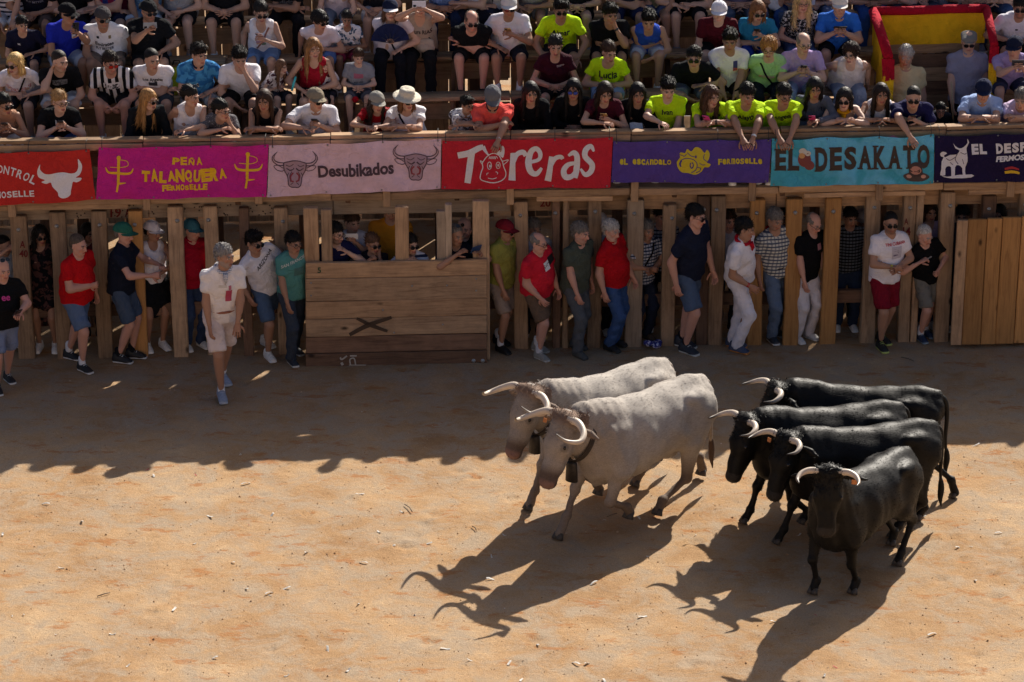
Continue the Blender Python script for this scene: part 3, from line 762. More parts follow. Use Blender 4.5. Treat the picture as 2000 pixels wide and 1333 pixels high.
    for i, s in enumerate((-1, 1)):
        hip = pel+side*s*.088*S-np.array((0, 0, .03*S)); m = (1+.22*F_)*(.95 if fem else 1)
        if sit:
            kn = np.array((s*(.115 if fem else .15)*S, -.44*S, SEAT+.055)); fo = np.array((s*.13*S, -.40*S+(.03 if s > 0 else -.02), .0))
            if foot: fo = fo+np.array(foot[i])
            an = fo+np.array((0, 0, .085))
            if np.linalg.norm(kn-an) > .42*S: pass
        else:
            fo = np.array((s*.10*S, 0, 0)) if not foot else np.array(foot[i], float); an = fo+np.array((0, .0, .085))
            kn, an = ik(hip, an, .435*S, .415*S, (s*.1, -1, 0))
        fe[s] = (fo, an, kn)
        f.cone(hip, kn, .078*S*m, .052*S*m, 0, .03); f.cone(kn, an, .049*S*m, .033*S, 0, .02)
        f.cone(kn+(an-kn)*.15+np.array((0, .02, 0)), kn+(an-kn)*.5+np.array((0, .015, 0)), .05*S*m, .04*S, 0, .03)
        e = .014
        if lt in ('shorts', 'short', 'skirt'):
            tt = {'shorts': .90, 'short': .6, 'skirt': .7}[lt]
            k2 = hip+(kn-hip)*tt; f.cone(hip, k2, .082*S*m+e, (.064 if lt == 'shorts' else .075)*S*m+e+.010, 2, .025, flat=True)
        elif lt == 'trousers':
            f.cone(hip, kn, .080*S*m+e, .058*S*m+e, 2, .03); f.cone(kn, an+np.array((0, 0, -.035)), .055*S*m+e, .046*S+e+.004, 2, .025, flat=True)
        if sock: f.cone(an+np.array((0, 0, .0)), an+np.array((0, 0, .07)), .042, .041, 3+i, .01)
    if lt == 'skirt' and not sit: f.ell(pel+U*.02, pel-np.array((0, 0, .36*S)), sc(hp, .018), (.19*S, .145*S), side, 2, .04)
    f.ell(pel-U*.06*S, pel+U*.09*S, sc(hp, .005), sc(wa, -.002), side, 2, .05)
    ph = rnd.uniform(0, 6); q1, q2 = rnd.uniform(20, 32), rnd.uniform(24, 40)
    def folds(X, Y, Z): return .0052*np.sin(X*q1+Z*q2*.8+ph+2*np.sin(Z*13+Y*9+ph))+.0034*np.sin(Z*q2*1.4-X*q1*.8+Y*22+ph*2)
    f.noise[1] = folds; f.noise[2] = folds
    P, Q, L = f.run()
    # skin = one body mesh with head and hands
    vb, qb, _ = sub_mesh(P, Q[L == 0]); cb = np.tile(sk.astype(np.float32), (len(vb), 1))
    hv, hq = HEADS[(fem, 1 if far else 0)]
    Rh = rotm('z', R(look-yaw)) @ rotm('y', R(tilt)) @ rotm('x', R(nod)); hs = S**.5*HK
    hc_c = srgb(hair[1]) if hair else sk*.5
    hcol = head_cols(hv, sk, hc_c, beard, fem)
    parts = [(vb, qb), ((hv*hs) @ Rh.T+hc, hq)]; cols = [cb, hcol]
    for s, wr, fd, pn, cur, el in hands:
        v, q = HANDS[curl or cur]; z = -fd; y = -(pn-z*np.dot(pn, z)); y = nrm(y); x = np.cross(y, z); M = np.stack([x, y, z], 1)
        v = v*np.array((s*-1.0 if True else 1, 1, 1))*(S*(.93 if fem else 1.02)); q = q if s < 0 else q
        q = q[:, ::-1] if s > 0 else q
        parts.append((v @ M.T+wr, q)); cols.append(np.tile((sk*(1.0, .93, .9)).astype(np.float32), (len(v), 1)))
    core = [[pel, waist, chest, ne, hc]]+[[chest, sh[s], h_[5], h_[1]] for s, h_ in zip((-1, 1), hands)]+[[pel, pel+side*s*.088*S-np.array((0, 0, .03*S)), fe[s][2], fe[s][1], fe[s][0]+np.array((0, 0, .03))] for s in (-1, 1)]
    for c_ in core: v, q = tube(c_, .022*S, 5); parts.append((v, q)); cols.append(np.tile(sk.astype(np.float32), (len(v), 1)))
    v, q = cat(*parts); body = link('body', qmesh('body', v, q, np.concatenate(cols)), t_, SKIN)
    shirt_bvh = None
    nm = {'dress': 'dress', 'tank': 'tank_top', 'polo': 'polo_shirt', 'long': 'sweatshirt', 'strapless': 'top'}.get(ut, 't_shirt' if ut == 'tee' else 'shirt')
    ob = {}
    for z, name, mt in ((1, nm, up), (2, lt if lt != 'short' else 'shorts', low), (3, 'sock', ('s', sock or 'ffffff')), (4, 'sock', ('s', sock or 'ffffff'))):
        m = L == z
        if not m.any(): continue
        v, q, _ = sub_mesh(P, Q[m]); ob[z] = link(name, qmesh(name, v, q), t_, cloth(*mt[1:]))
        if z == 1: shirt_bvh = BVHTree.FromPolygons([Vector(p) for p in v.tolist()], q.tolist())
    for s in (-1, 1):
        fo, an, kn = fe[s]
        if skinlow: continue
        M = Matrix.Translation(Vector(fo)) @ Matrix.Rotation(s*.12, 4, 'Z') @ Matrix.Diagonal((S, S, S, 1))
        sh_ = link('shoe', SHOEM[0], t_, plain('shoe_'+shoes[0], srgb(shoes[0]), .6)); sh_.matrix_local = M
        link('sole', SHOEM[1], sh_, plain('shoe_'+shoes[1], srgb(shoes[1]), .6))
        if not far: link('laces', LACEM, sh_, plain('lace_'+shoes[1], srgb(shoes[1]), .8))
    HM = Matrix.Translation(Vector(hc)) @ Matrix(Rh.tolist()).to_4x4() @ Matrix.Diagonal((hs, hs, hs, 1))
    if hair and not (cap and cap[0] == 'hat0'):
        o = link('hair', hair_mesh(hair[0], bool(cap)), t_, hair_mat(hair[1])); o.matrix_local = HM
    if cap:
        k, c = cap[0], cap[1]
        if k in ('cap', 'back'):
            o = link('cap', CAPM[0], t_, cloth(c)); M = HM @ Matrix.Rotation(R(-6), 4, 'X') @ Matrix.Diagonal((1.09, 1.08, 1.06, 1))
            if k == 'back': M = HM @ Matrix.Rotation(math.pi, 4, 'Z') @ Matrix.Translation((0, -.03, .0)) @ Matrix.Diagonal((1.09, 1.08, 1.06, 1))
            o.matrix_local = M; link('brim', CAPM[1], o, cloth(cap[2] if len(cap) > 2 else c)); link('cap_button', BUTM, o, cloth(c), loc=(0, .018, .131))
        elif k == 'flat': o = link('flat_cap', FLATM, t_, cloth(c)); o.matrix_local = HM
        else: o = link('sun_hat', HATM, t_, cloth(c)); o.matrix_local = HM @ Matrix.Translation((0, 0, -.006))
    if gl:
        big = 1 if gl in ('sun', 'red', 'blue', 'up') else 0; M = HM
        if gl == 'up': M = HM @ Matrix.Translation((0, .03, .095)) @ Matrix.Rotation(R(-35), 4, 'X')
        o = link('sunglasses' if big else 'glasses', GL[big][1], t_, plain('specs', (.02, .018, .018), .3)); o.matrix_local = M
        lm = {'sun': ('lens_dark', (.012, .011, .012), .08), 'up': ('lens_dark', (.012, .011, .012), .08), 'red': ('lens_red', (.45, .03, .02), .08), 'blue': ('lens_blue', (.05, .09, .45), .06)}.get(gl)
        if lm: link('lenses', GL[big][0], o, plain(lm[0], lm[1], lm[2], var=.05))
    fl = {'l': Matrix(np.stack([side, -ft, U2], 1).tolist())}
    # flat prints on the chest follow the cloth
    if shirt_bvh:
        for pr in prints:
            kind, txt, size_, u0, v0, c = pr[:6]
            if kind == 't': G = text_geo(txt, size_*S, size_*.02*(pr[6] if len(pr) > 6 else 1))
            elif kind == 'r': G = ([(-txt[0]/2, -txt[1]/2), (txt[0]/2, -txt[1]/2), (txt[0]/2, txt[1]/2), (-txt[0]/2, txt[1]/2)], [(0, 1, 2, 3)])
            else: G = kind
            G = fine(G, .03); out = []; ok = True
            for (u, v_) in G[0]:
                bend = (pr[7] if len(pr) > 7 else 0)
                og = chest+side*(u+u0)*1.0+U2*(v_+v0+.065*S+bend*u)+ft*.5
                hit = shirt_bvh.ray_cast(Vector(og), Vector(-ft), 1.0)
                out.append((np.array(hit[0])+ft*.005) if hit[0] is not None else None)
            F2 = [q for q in G[1] if all(out[i] is not None for i in q)]
            if F2: link('lettering' if kind == 't' else 'print', pmesh('print', [o_ if o_ is not None else (0, 0, 0) for o_ in out], F2), t_, ink(c))
    if collar:
        ring = [ne+side*math.cos(a)*.062*S-ft*math.sin(a)*.058*S+U2*(.028-.03*max(0, -math.sin(a)))*S for a in np.linspace(-math.pi*.42, math.pi*1.42, 13)]
        v, q = tube(ring, .014, 6); link('collar', qmesh('collar', v, q), t_, cloth(collar))
    if scarf:
        ring = [ne+side*math.cos(a)*.078*S-ft*math.sin(a)*.075*S+U2*(.02-.035*max(0, -math.sin(a)))*S for a in np.linspace(0, 2*math.pi, 15)]
        v, q = tube(ring, .021, 7, False); tri = tube([ne+ft*.10*S-U2*.0, ne+ft*.125*S-U2*.06*S, ne+ft*.12*S-U2*.12*S], [.03, .024, .008], 6)
        v, q = cat((v, q), tri); link('neckerchief', qmesh('neckerchief', v, q), t_, cloth(*scarf) if isinstance(scarf, tuple) else cloth(scarf))
    if strap and shirt_bvh:
        s, c = strap; pts = []
        for k in np.linspace(0, 1, 14):
            og = (ne+side*s*.09*S-U2*.02)*(1-k)+(pel-side*s*.13*S+U*.05)*k+ft*.5; hit = shirt_bvh.ray_cast(Vector(og), Vector(-ft), 1.0)
            if hit[0] is not None: pts.append(np.array(hit[0])+ft*.006)
        if len(pts) > 3: v, q = tube(pts, .011, 6); link('bag_strap', qmesh('bag_strap', v, q), t_, cloth(c))
    if belt:
        ring = [pel+U*.055*S+side*math.cos(a)*(hp[0]*S+.018)*.98-ft*math.sin(a)*(hp[1]*S+.02)*1.02 for a in np.linspace(0, 2*math.pi, 21)]
        v, q = tube(ring, .016, 5, False); link('belt', qmesh('belt', v, q), t_, cloth(belt))
    if watch is not None:
        s, wr, fd, pn, cur, el = hands[watch[0]]; c = wr-fd*.03
        v, q = tube([c-fd*.012, c+fd*.012], [.031, .03], 9, False); link('wristband', qmesh('wristband', v, q), t_, plain('band_'+watch[1], srgb(watch[1]), .4))
    t_['_p'] = 1; del t_['_p']
    W = Matrix.Translation(root) @ Matrix.Rotation(yawr, 4, 'Z')
    info = {'root': t_, 'M': W, 'hands': {s: (W @ Vector(wr+fd*.075)) for s, wr, fd, *_ in hands}, 'head': W @ Vector(hc), 'wr': {s: W @ Vector(wr) for s, wr, *_ in hands}}
    if phone:
        hs_, c, ori = phone[0], phone[1], phone[2] if len(phone) > 2 else 'p'
        if hs_ == 0: p = (info['hands'][-1]+info['hands'][1])/2
        else: p = info['hands'][hs_]
        dirv = (info['head']-p); p = p+Vector((0, 0, .03))
        z = Vector((0, 0, 1)); y = dirv.normalized(); x = y.cross(z).normalized(); z = x.cross(y)
        if ori == 'l': x, z = z, -x
        po = empty('smartphone'); Mx = Matrix((x, y, z)).transposed().to_4x4(); Mx.translation = p; po.matrix_world = Mx
        tag(po, phone[3], 'phone', 'phones held by the spectators'); phone_parts(po, c)
    PEOPLE.append(info); return info
# ------------------------------------------------------------------ arena floor
def vnoise(X, Y, sc, seed):
    g = np.random.RandomState(seed).rand(256, 256); x, y = X*sc+1000, Y*sc+1000
    i, j = np.floor(x).astype(int), np.floor(y).astype(int); u, v = x-i, y-j; u = u*u*(3-2*u); v = v*v*(3-2*v)
    a, b, c, d = g[i % 256, j % 256], g[(i+1) % 256, j % 256], g[i % 256, (j+1) % 256], g[(i+1) % 256, (j+1) % 256]
    return (a*(1-u)+b*u)*(1-v)+(c*(1-u)+d*u)*v-.5
def ground_height(X, Y):
    X, Y = np.asarray(X, float), np.asarray(Y, float)
    return .012*vnoise(X, Y, 1.3, 1)+.010*vnoise(X, Y, 4.1, 2)+.005*vnoise(X, Y, 9.3, 3)-.006
def sand():
    m, N, L, B = new_mat('sand'); tc = N.new('ShaderNodeTexCoord'); C = tc.outputs['Object']
    def no(s, d=4.0, r=.55, di=0.0): n = nd(N, 'ShaderNodeTexNoise', Scale=s, Detail=d, Roughness=r, Distortion=di); L.new(C, n.inputs['Vector']); return n.outputs[0]
    base = ramp(N, [(.30, (.305, .170, .078)), (.50, (.42, .262, .137)), (.72, (.537, .379, .229))]); L.new(no(.75, 6.0, .68), base.inputs[0])
    r2 = ramp(N, [(.42, (0, 0, 0)), (.62, (1, 1, 1))]); L.new(no(2.6, 5.0, .7, .6), r2.inputs[0])
    c = mix(N, L, r2.outputs[0], base.outputs[0], (.385, .29, .20))
    gr = no(95, 3.0, .8); c = mix(N, L, 1.0, c, mix(N, L, gr, (.30, .29, .28), (1.70, 1.70, 1.70)), 'MULTIPLY')
    sp = ramp(N, [(.62, (0, 0, 0)), (.70, (1, 1, 1))]); L.new(no(60, 2.0, .6), sp.inputs[0]); f = nd(N, 'ShaderNodeMath', operation='MULTIPLY'); L.new(sp.outputs[0], f.inputs[0]); f.inputs[1].default_value = .5
    c = mix(N, L, f.outputs[0], c, (.20, .115, .06))
    # scuffed patches where damp red earth shows
    mp = N.new('ShaderNodeMapping'); mp.inputs['Scale'].default_value = (1.0, 2.0, 1.0); L.new(C, mp.inputs[0])
    n5 = nd(N, 'ShaderNodeTexNoise', Scale=2.1, Detail=6.0, Roughness=.72); L.new(mp.outputs[0], n5.inputs['Vector'])
    r5 = ramp(N, [(.565, (0, 0, 0)), (.635, (1, 1, 1))]); L.new(n5.outputs[0], r5.inputs[0]); f5 = nd(N, 'ShaderNodeMath', operation='MULTIPLY'); L.new(r5.outputs[0], f5.inputs[0]); f5.inputs[1].default_value = .68
    c = mix(N, L, f5.outputs[0], c, (.36, .145, .045))
    L.new(c, B.inputs['Base Color']); B.inputs['Roughness'].default_value = .95; B.inputs['Specular IOR Level'].default_value = .1
    b = nd(N, 'ShaderNodeBump', Strength=.7, Distance=.010); L.new(gr, b.inputs['Height'])
    b2 = nd(N, 'ShaderNodeBump', Strength=.4, Distance=.025); L.new(no(17, 4.0, .65), b2.inputs['Height']); L.new(b.outputs[0], b2.inputs['Normal']); L.new(b2.outputs[0], B.inputs['Normal'])
    return m
gx = np.concatenate([[-320, -120, -45, -20, -11], np.arange(-8.2, 8.21, .065), [11, 20, 45, 120, 320]])
gy = np.concatenate([[-320, -120, -45, -24, -17], np.arange(-13.6, 2.6, .065), [5, 12, 30, 100, 320]])
GX, GY = np.meshgrid(gx, gy, indexing='ij'); GZ = ground_height(GX, GY); n2 = len(gy)
scuff = np.random.RandomState(5)
for _ in range(330):   # hoof marks
    a, b = scuff.uniform(-7, 7), scuff.uniform(-12.5, -.6); rr = scuff.uniform(.05, .10)
    D = np.sqrt(((GX-a)/rr)**2+((GY-b)/(rr*.8))**2); GZ += np.where(D < 2.2, -.028*np.exp(-D*D*1.6)+.014*np.exp(-(D-1.35)**2*5), 0)
ii = np.arange(len(gx)-1)[:, None]*n2+np.arange(n2-1)[None, :]
gq = np.stack([ii, ii+n2, ii+n2+1, ii+1], -1).reshape(-1, 4)
ground = link('ground', qmesh('ground', np.stack([GX, GY, GZ], -1).reshape(-1, 3), gq), None, sand()); tag(ground, kind='structure')
# loose grit and small clods
gr_ = np.random.RandomState(11); NG = 6500
gpx, gpy = gr_.uniform(-7, 7, NG), -12.6+12.4*gr_.rand(NG)**1.15; gs = gr_.uniform(.0035, .0085, NG)*np.where(gr_.rand(NG) < .05, 1.7, 1)
gz = ground_height(gpx, gpy)+gs*.3
oct_ = np.array(((1, 0, 0), (0, 1, 0), (-1, 0, 0), (0, -1, 0), (0, 0, .8), (0, 0, -.8)), float); an_ = gr_.uniform(0, 6.28, NG)
jt = gr_.uniform(.6, 1.4, (NG, 6, 3)); ov = oct_[None]*jt*gs[:, None, None]; ca, sa = np.cos(an_)[:, None], np.sin(an_)[:, None]
ov = np.stack([ov[..., 0]*ca-ov[..., 1]*sa+gpx[:, None], ov[..., 0]*sa+ov[..., 1]*ca+gpy[:, None], ov[..., 2]+gz[:, None]], -1).reshape(-1, 3)
of = np.array(((0, 1, 4), (1, 2, 4), (2, 3, 4), (3, 0, 4), (1, 0, 5), (2, 1, 5), (3, 2, 5), (0, 3, 5)))
me = bpy.data.meshes.new('grit'); me.from_pydata(ov.tolist(), [], (np.arange(NG)[:, None, None]*6+of[None]).reshape(-1, 3).tolist()); me.update()
ca_ = me.color_attributes.new('Col', 'FLOAT_COLOR', 'POINT'); tone = gr_.choice(4, NG, p=(.56, .36, .07, .01)); pal = np.array(((.42, .25, .13), (.55, .38, .24), (.22, .13, .075), (.66, .56, .45)))
cc = np.ones((NG*6, 4), np.float32); cc[:, :3] = np.repeat(pal[tone], 6, 0); ca_.data.foreach_set('color', cc.ravel())
tag(link('grit', me, None, attr_mat('grit', .95, .1, 0, 60, .2)), kind='stuff')
# ------------------------------------------------------------------ timber fence of upright posts
SEGX = [-8.6, -6.3, -4.15, -2.05, -.02, 1.35, 3.05, 4.95, 6.6, 8.8, 11.0, 13.2]
def run(name, d, z, width, thick, up, mat, parent, skip=None, jit=.004, wob=.004):
    for a, b in zip(SEGX[:-1], SEGX[1:]):
        spans = [(a+.004, b-.004)]
        if skip:
            s0, s1 = skip; spans = [(max(u, l), min(v, h_)) for u, v in spans for l, h_ in ((-99, s0), (s1, 99)) if min(v, h_)-max(u, l) > .12]
        for u, v in spans:
            dz = rnd.uniform(-wob, wob)
            plank(name, (u, fy(u)+d, z+dz), (v, fy(v)+d, z+dz), width, thick, parent, mat() if callable(mat) else mat, up, jit=jit)
fence = empty('timber_fence', (0, 0, 0)); tag(fence, 'weathered timber fence of upright posts along the sand under the stand', 'fence')
POSTS = [(-215, 32, 425, 702, 'o'), (-135, 30, 424, 700, 'o'), (-50, 32, 422, 699, 'o'), (45, 32, 420, 696, 'o'), (121, 30, 413, 694, 'o'), (200, 29, 411, 694, 'o'), (271, 27, 410, 701, 'n'), (349, 29, 402, 698, 'o'), (416, 27, 401, 693, 'o'),
         (481, 19, 405, 692, 'd'), (554, 27, 404, 690, 'o'), (1018, 27, 392, 680, 'o'), (1086, 15, 388, 676, 'd'), (1104, 11, 388, 676, 'o'),
         (1160, 27, 385, 676, 'o'), (1238, 33, 389, 677, 'p'), (1307, 26, 398, 675, 'o'), (1372, 24, 381, 673, 'd'), (1399, 29, 382, 673, 'o'), (1475, 29, 388, 669, 'n'),
         (1548, 31, 387, 666, 'n'), (1622, 31, 385, 665, 'n'), (1699, 28, 377, 667, 'o'), (1769, 24, 378, 665, 'o'), (1789, 13, 378, 664, 'o'), (1845, 29, 374, 663, 'o'), (1925, 26, 380, 660, 'd'), (1994, 26, 372, 658, 'o'), (2070, 28, 372, 657, 'o'), (2145, 28, 370, 656, 'o'), (2220, 28, 370, 655, 'o')]
WD = {'o': WOOD_OLD, 'n': WOOD_NEW, 'd': WOOD_DARK, 'p': WOOD_PALE, 'm': WOOD_MID}
def bolt_mesh():
    v, q = lathe([(.0, .014), (.011, .014), (.012, .0), (.012, -.002), (.024, -.002), (.024, -.008)], 10); return qmesh('bolt', v, q)
BOLT = bolt_mesh(); STEEL = plain('galvanised_steel', (.5, .48, .45), .45, .7)
post_at = {}
for px, wpx, ty, by, k in POSTS:
    d = rnd.uniform(-.03, .02); mid = on_fence(px, (ty+by)/2, d); top = on_fence(px, ty, d).z; t = fang(mid.x)
    tv = Vector((math.cos(t), math.sin(t), 0)); base = Vector((mid.x, mid.y, -.05)); lean = rnd.uniform(-.008, .008)
    o = plank('post', base, Vector((mid.x+lean, mid.y, top)), wpx/168, .10+rnd.uniform(0, .03), fence, WD[k](), tv, bev=.010, jit=.007); post_at[px] = (mid, top)
    if px not in (481, 1104, 1789):
        b = link('bolt', BOLT, fence, STEEL, loc=(mid.x+rnd.uniform(-.02, .02), mid.y-.068, top-.16), rot=(R(90), 0, t))
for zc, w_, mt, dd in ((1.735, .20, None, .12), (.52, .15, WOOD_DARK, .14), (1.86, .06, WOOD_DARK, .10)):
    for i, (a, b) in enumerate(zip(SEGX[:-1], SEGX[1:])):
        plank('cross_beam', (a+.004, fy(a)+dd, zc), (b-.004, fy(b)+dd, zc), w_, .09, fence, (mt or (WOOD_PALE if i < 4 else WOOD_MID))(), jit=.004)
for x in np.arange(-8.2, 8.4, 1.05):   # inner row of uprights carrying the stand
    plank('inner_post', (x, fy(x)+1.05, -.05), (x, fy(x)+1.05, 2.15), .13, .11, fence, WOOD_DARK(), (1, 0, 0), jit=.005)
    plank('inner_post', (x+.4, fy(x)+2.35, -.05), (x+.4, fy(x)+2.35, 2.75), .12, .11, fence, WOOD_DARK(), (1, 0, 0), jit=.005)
# shields people duck behind
def at_z(px, py, d): return on_fence(px, py, d)
shield = empty('plank_shield', (0, 0, 0)); tag(shield, 'plank shield marked with a green 5 and a dark cross, standing before the fence', 'barrier')
SD = -.46; ys = [509, 540, 585, 619, 654, 686, 713]
for i in range(6):
    l, r = on_fence(597, (ys[i]+ys[i+1])/2, SD), on_fence(951, (ys[i]+ys[i+1])/2-4, SD)
    z1, z0 = on_fence(775, ys[i], SD).z, on_fence(775, ys[i+1], SD).z
    if i == 5: z0 = -.02
    off = rnd.uniform(-.008, .008); zc = (z0+z1)/2
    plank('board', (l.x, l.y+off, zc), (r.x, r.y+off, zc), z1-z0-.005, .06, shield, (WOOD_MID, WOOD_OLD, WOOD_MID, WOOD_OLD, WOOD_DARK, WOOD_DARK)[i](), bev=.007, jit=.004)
for px, ty, by, wpx, k in ((609, 405, 690, 28, 'm'), (638, 408, 690, 20, 'o'), (785, 403, 690, 26, 'm'), (862, 411, 690, 18, 'p'), (876, 398, 690, 13, 'p'), (940, 391, 700, 32, 'o')):
    dd = SD+.10 if px in (609, 940) else SD+.09; m_ = on_fence(px, 460, dd); zt = on_fence(px, ty, dd).z
    plank('post', (m_.x, m_.y, 0), (m_.x, m_.y, zt), wpx/170, .09, shield, WD[k](), (1, 0, 0), bev=.008, jit=.005)
def on_board(px, py): p = on_fence(px, py, SD); return Vector((p.x, p.y-.043, p.z))
def lay(G, fn, name, parent, mat, step=14):
    V, F = fine(G, step); return link(name, pmesh(name, [fn(u, -v) for u, v in V], F), parent, mat)
def P2(pts): return [(x, -y) for x, y in pts]           # photo pixels, y up
def T2(s, cx, cy, w_, h_, bold=.02, rot=0, shear=0.0, space=1.0):
    V, F = text_geo(s, 1, bold, shear, space); lo, hi = V.min(0), V.max(0); V = (V-(lo+hi)/2)/(hi-lo)*(w_, h_)
    return xf((V, F), 1, 1, cx, -cy, rot)
lay(T2('5', 624, 526, 7, 11, .02), on_board, 'number', shield, ink('2c4a2c'))
lay(geo_join(stroke_geo(P2([(683, 652), (720, 633), (765, 618)]), [7, 9, 6]), stroke_geo(P2([(697, 620), (727, 634), (757, 645)]), [5, 8, 5])), on_board, 'painted_cross', shield, ink('4d3d30', .95))
lay(geo_join(stroke_geo(P2([(665, 696), (668, 700), (678, 693)]), 3), stroke_geo(P2([(667, 706), (670, 711)]), 5), stroke_geo(P2([(684, 693), (697, 693)]), 3), stroke_geo(P2([(685, 711), (684, 700), (692, 698), (695, 711)]), 2.5), stroke_geo(P2([(682, 711), (715, 711)]), 1.5)), on_board, 'paint_marks', shield, ink('b9b4ac', .9))
for px, py in ((925, 703), (943, 703), (608, 551), (805, 557), (873, 556), (930, 543), (930, 566), (608, 576), (865, 632), (770, 648), (748, 604)):
    p = on_board(px, py); link('nail', BOLT, shield, STEEL, loc=p, rot=(R(90), 0, 0)).scale = (.42,)*3 if py < 700 else (1,)*3
gate = empty('board_gate', (0, 0, 0)); tag(gate, 'orange gate of upright boards standing open against the fence', 'gate')
gb = [1862, 1884, 1921, 1950, 1987, 2014, 2050, 2090]
for i in range(7):
    a, b = gb[i], gb[i+1]; c = (a+b)/2; dd = -.30+.0; m_ = on_fence(c, 550, dd); zt = on_fence(c, 431-(c-1860)*.06, dd).z
    off = rnd.uniform(-.006, .006); plank('board', (m_.x, m_.y+off, .04), (m_.x, m_.y+off, zt), (b-a)/170-.004, .05, gate, (WOOD_NEW if i else WOOD_MID)(), (1, 0, 0), bev=.006, jit=.003)
for z in (.35, 1.1):
    a, b = on_fence(1864, 600, -.25), on_fence(2088, 600, -.25); plank('ledger', (a.x, a.y+.01, z), (b.x, b.y+.01, z), .12, .045, gate, WOOD_MID())
# painted marks on the fence
def on_post(px, py, d=-.075): return on_fence(px, py, d)
def on_beam(px, py): return on_fence(px, py, .062)
RED = ink('6a1d1a', .9)
lay(T2('A', 44, 478, 11, 14, .02), on_post, 'painted_number', fence, RED); lay(T2('40', 46, 496, 17, 14, .02), on_post, 'painted_number', fence, RED)
lay(T2('19', 226, 416, 21, 19, .02), on_beam, 'painted_number', fence, RED)
lay(T2('A', 249, 416, 10, 16, .02), on_beam, 'painted_number', fence, RED)
lay(T2('20', 1065, 397, 21, 15, .02), on_beam, 'painted_number', fence, RED)
lay(T2('A', 1770, 433, 8, 12, .02), on_post, 'painted_number', fence, RED); lay(T2('14', 1771, 452, 15, 16, .02), on_post, 'painted_number', fence, RED)
for i in range(70):   # old nails and woodworm holes in the pale beam
    px = rnd.uniform(100, 560); p = on_beam(px, rnd.uniform(405, 430)-px*.012)
    link('nail', BOLT, fence, plain('rust', (.06, .035, .025), .8), loc=p, rot=(R(90), 0, 0)).scale = (.35,)*3
# ------------------------------------------------------------------ raised stand
stand = empty('grandstand', (0, 0, 0)); tag(stand, 'tiered wooden grandstand of plank seats raised above the fence', 'grandstand')
VX0, VX1 = x_at(1722, 1.5, 3.0), x_at(1938, 1.5, 3.0)
for i in range(4): run('deck_board', -.06+.18*i, Z0-.025, .174, .05, (0, 1, 0), WOOD_OLD, stand)
run('fascia_board', -.165, Z0-.045, .085, .035, (0, 0, 1), WOOD_MID, stand, wob=.008)
for i, (a, b) in enumerate(zip(SEGX[:-1], SEGX[1:])):
    if i in (1, 4, 6, 7): plank('packing_board', (a+.3, fy(a+.3)-.14, Z0-.125), (b-.2, fy(b-.2)-.14, Z0-.125), .06, .03, stand, WOOD_MID())
run('handrail', -.085, Z0+.645, .135, .04, (0, 1, 0), WOOD_MID, stand, wob=.006)
run('rail_board', -.155, Z0+.582, .08, .03, (0, 0, 1), WOOD_MID, stand, wob=.006)
for px, by in ((-160, 428), (20, 424), (284, 411), (505, 398), (755, 404), (997, 400), (1240, 394), (1470, 393), (1718, 392), (1975, 385), (2200, 385)):
    p = on_fence(px, 360, -.20); z0 = on_fence(px, by, -.20).z
    plank('rail_post', (p.x, p.y, z0), (p.x, p.y, Z0+.55), .085, .035, stand, WOOD_MID(), (1, 0, 0))
NR = 7
for r in range(1, NR+1):
    sk_ = (VX0, VX1) if 1 < r < 4 else None
    run('seat_plank', row_depth(r)-.07, row_floor(r)+SEAT-.024, .136, .045, (0, 1, 0), WOOD_OLD if r % 2 else WOOD_MID, stand, sk_, wob=.006)
    run('seat_plank', row_depth(r)+.075, row_floor(r)+SEAT-.024, .136, .045, (0, 1, 0), WOOD_MID if r % 2 else WOOD_OLD, stand, sk_, wob=.006)
    if r > 1:
        run('foot_board', row_depth(r)-.36, row_floor(r)-.024, .15, .045, (0, 1, 0), WOOD_OLD, stand, sk_, wob=.006)
        run('foot_board', row_depth(r)-.21, row_floor(r)-.024, .14, .045, (0, 1, 0), WOOD_MID, stand, sk_, wob=.006)
    run('riser_board', row_depth(r)+.165, row_floor(r)+.17, .20, .025, (0, 0, 1), WOOD_MID if r != 2 else WOOD_OLD, stand, sk_, wob=.01)
for x in np.arange(-8.2, 13, 1.25):
    if VX0-.1 < x < VX1+.1: continue
    for r in range(1, NR+1):
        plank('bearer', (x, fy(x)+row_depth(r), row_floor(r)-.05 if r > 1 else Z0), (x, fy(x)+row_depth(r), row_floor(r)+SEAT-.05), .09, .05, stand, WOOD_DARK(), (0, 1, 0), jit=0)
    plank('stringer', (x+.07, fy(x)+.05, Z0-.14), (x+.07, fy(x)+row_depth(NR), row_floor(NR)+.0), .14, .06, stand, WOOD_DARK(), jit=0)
# unseen boarded screen, added to shade the stand from the sun
back = empty('shade_screen', (0, 0, 0)); tag(back, 'unseen boarded screen added behind the top row to shade the stand', 'screen')
x = -9.0
while x < 14:
    wd_ = rnd.uniform(.16, .24); zb = .03 if rnd.random() > .10 else 1.9
    plank('board', (x, fy(x)+4.98, zb), (x, fy(x)+4.98, 6.2+rnd.uniform(-.05, .05)), wd_-.008, .03, back, WOOD_OLD(), (1, 0, 0), jit=0, bev=.004); x += wd_
for z in (2.2, 3.8, 5.6): plank('ledger', (-9, fy(-9)+5.03, z), (14, fy(14)+5.03, z), .12, .05, back, WOOD_DARK(), jit=0)
# low wall far behind, under the stand
wall = empty('block_wall', (0, 0, 0)); tag(wall, 'low grey block wall in the shade beneath the stand', 'wall')
def block_mesh(): return box_mesh('block', .49, .2, .235, .008)
BLK = block_mesh(); GREY = plain('concrete_block', (.30, .29, .28), .9, var=.3, scale=8, bump=.3)
for j in range(5):
    for i in range(36):
        x = -9+.5*i+(.25 if j % 2 else 0); link('block', BLK, wall, GREY, loc=(x, 5.75, .12+.245*j))
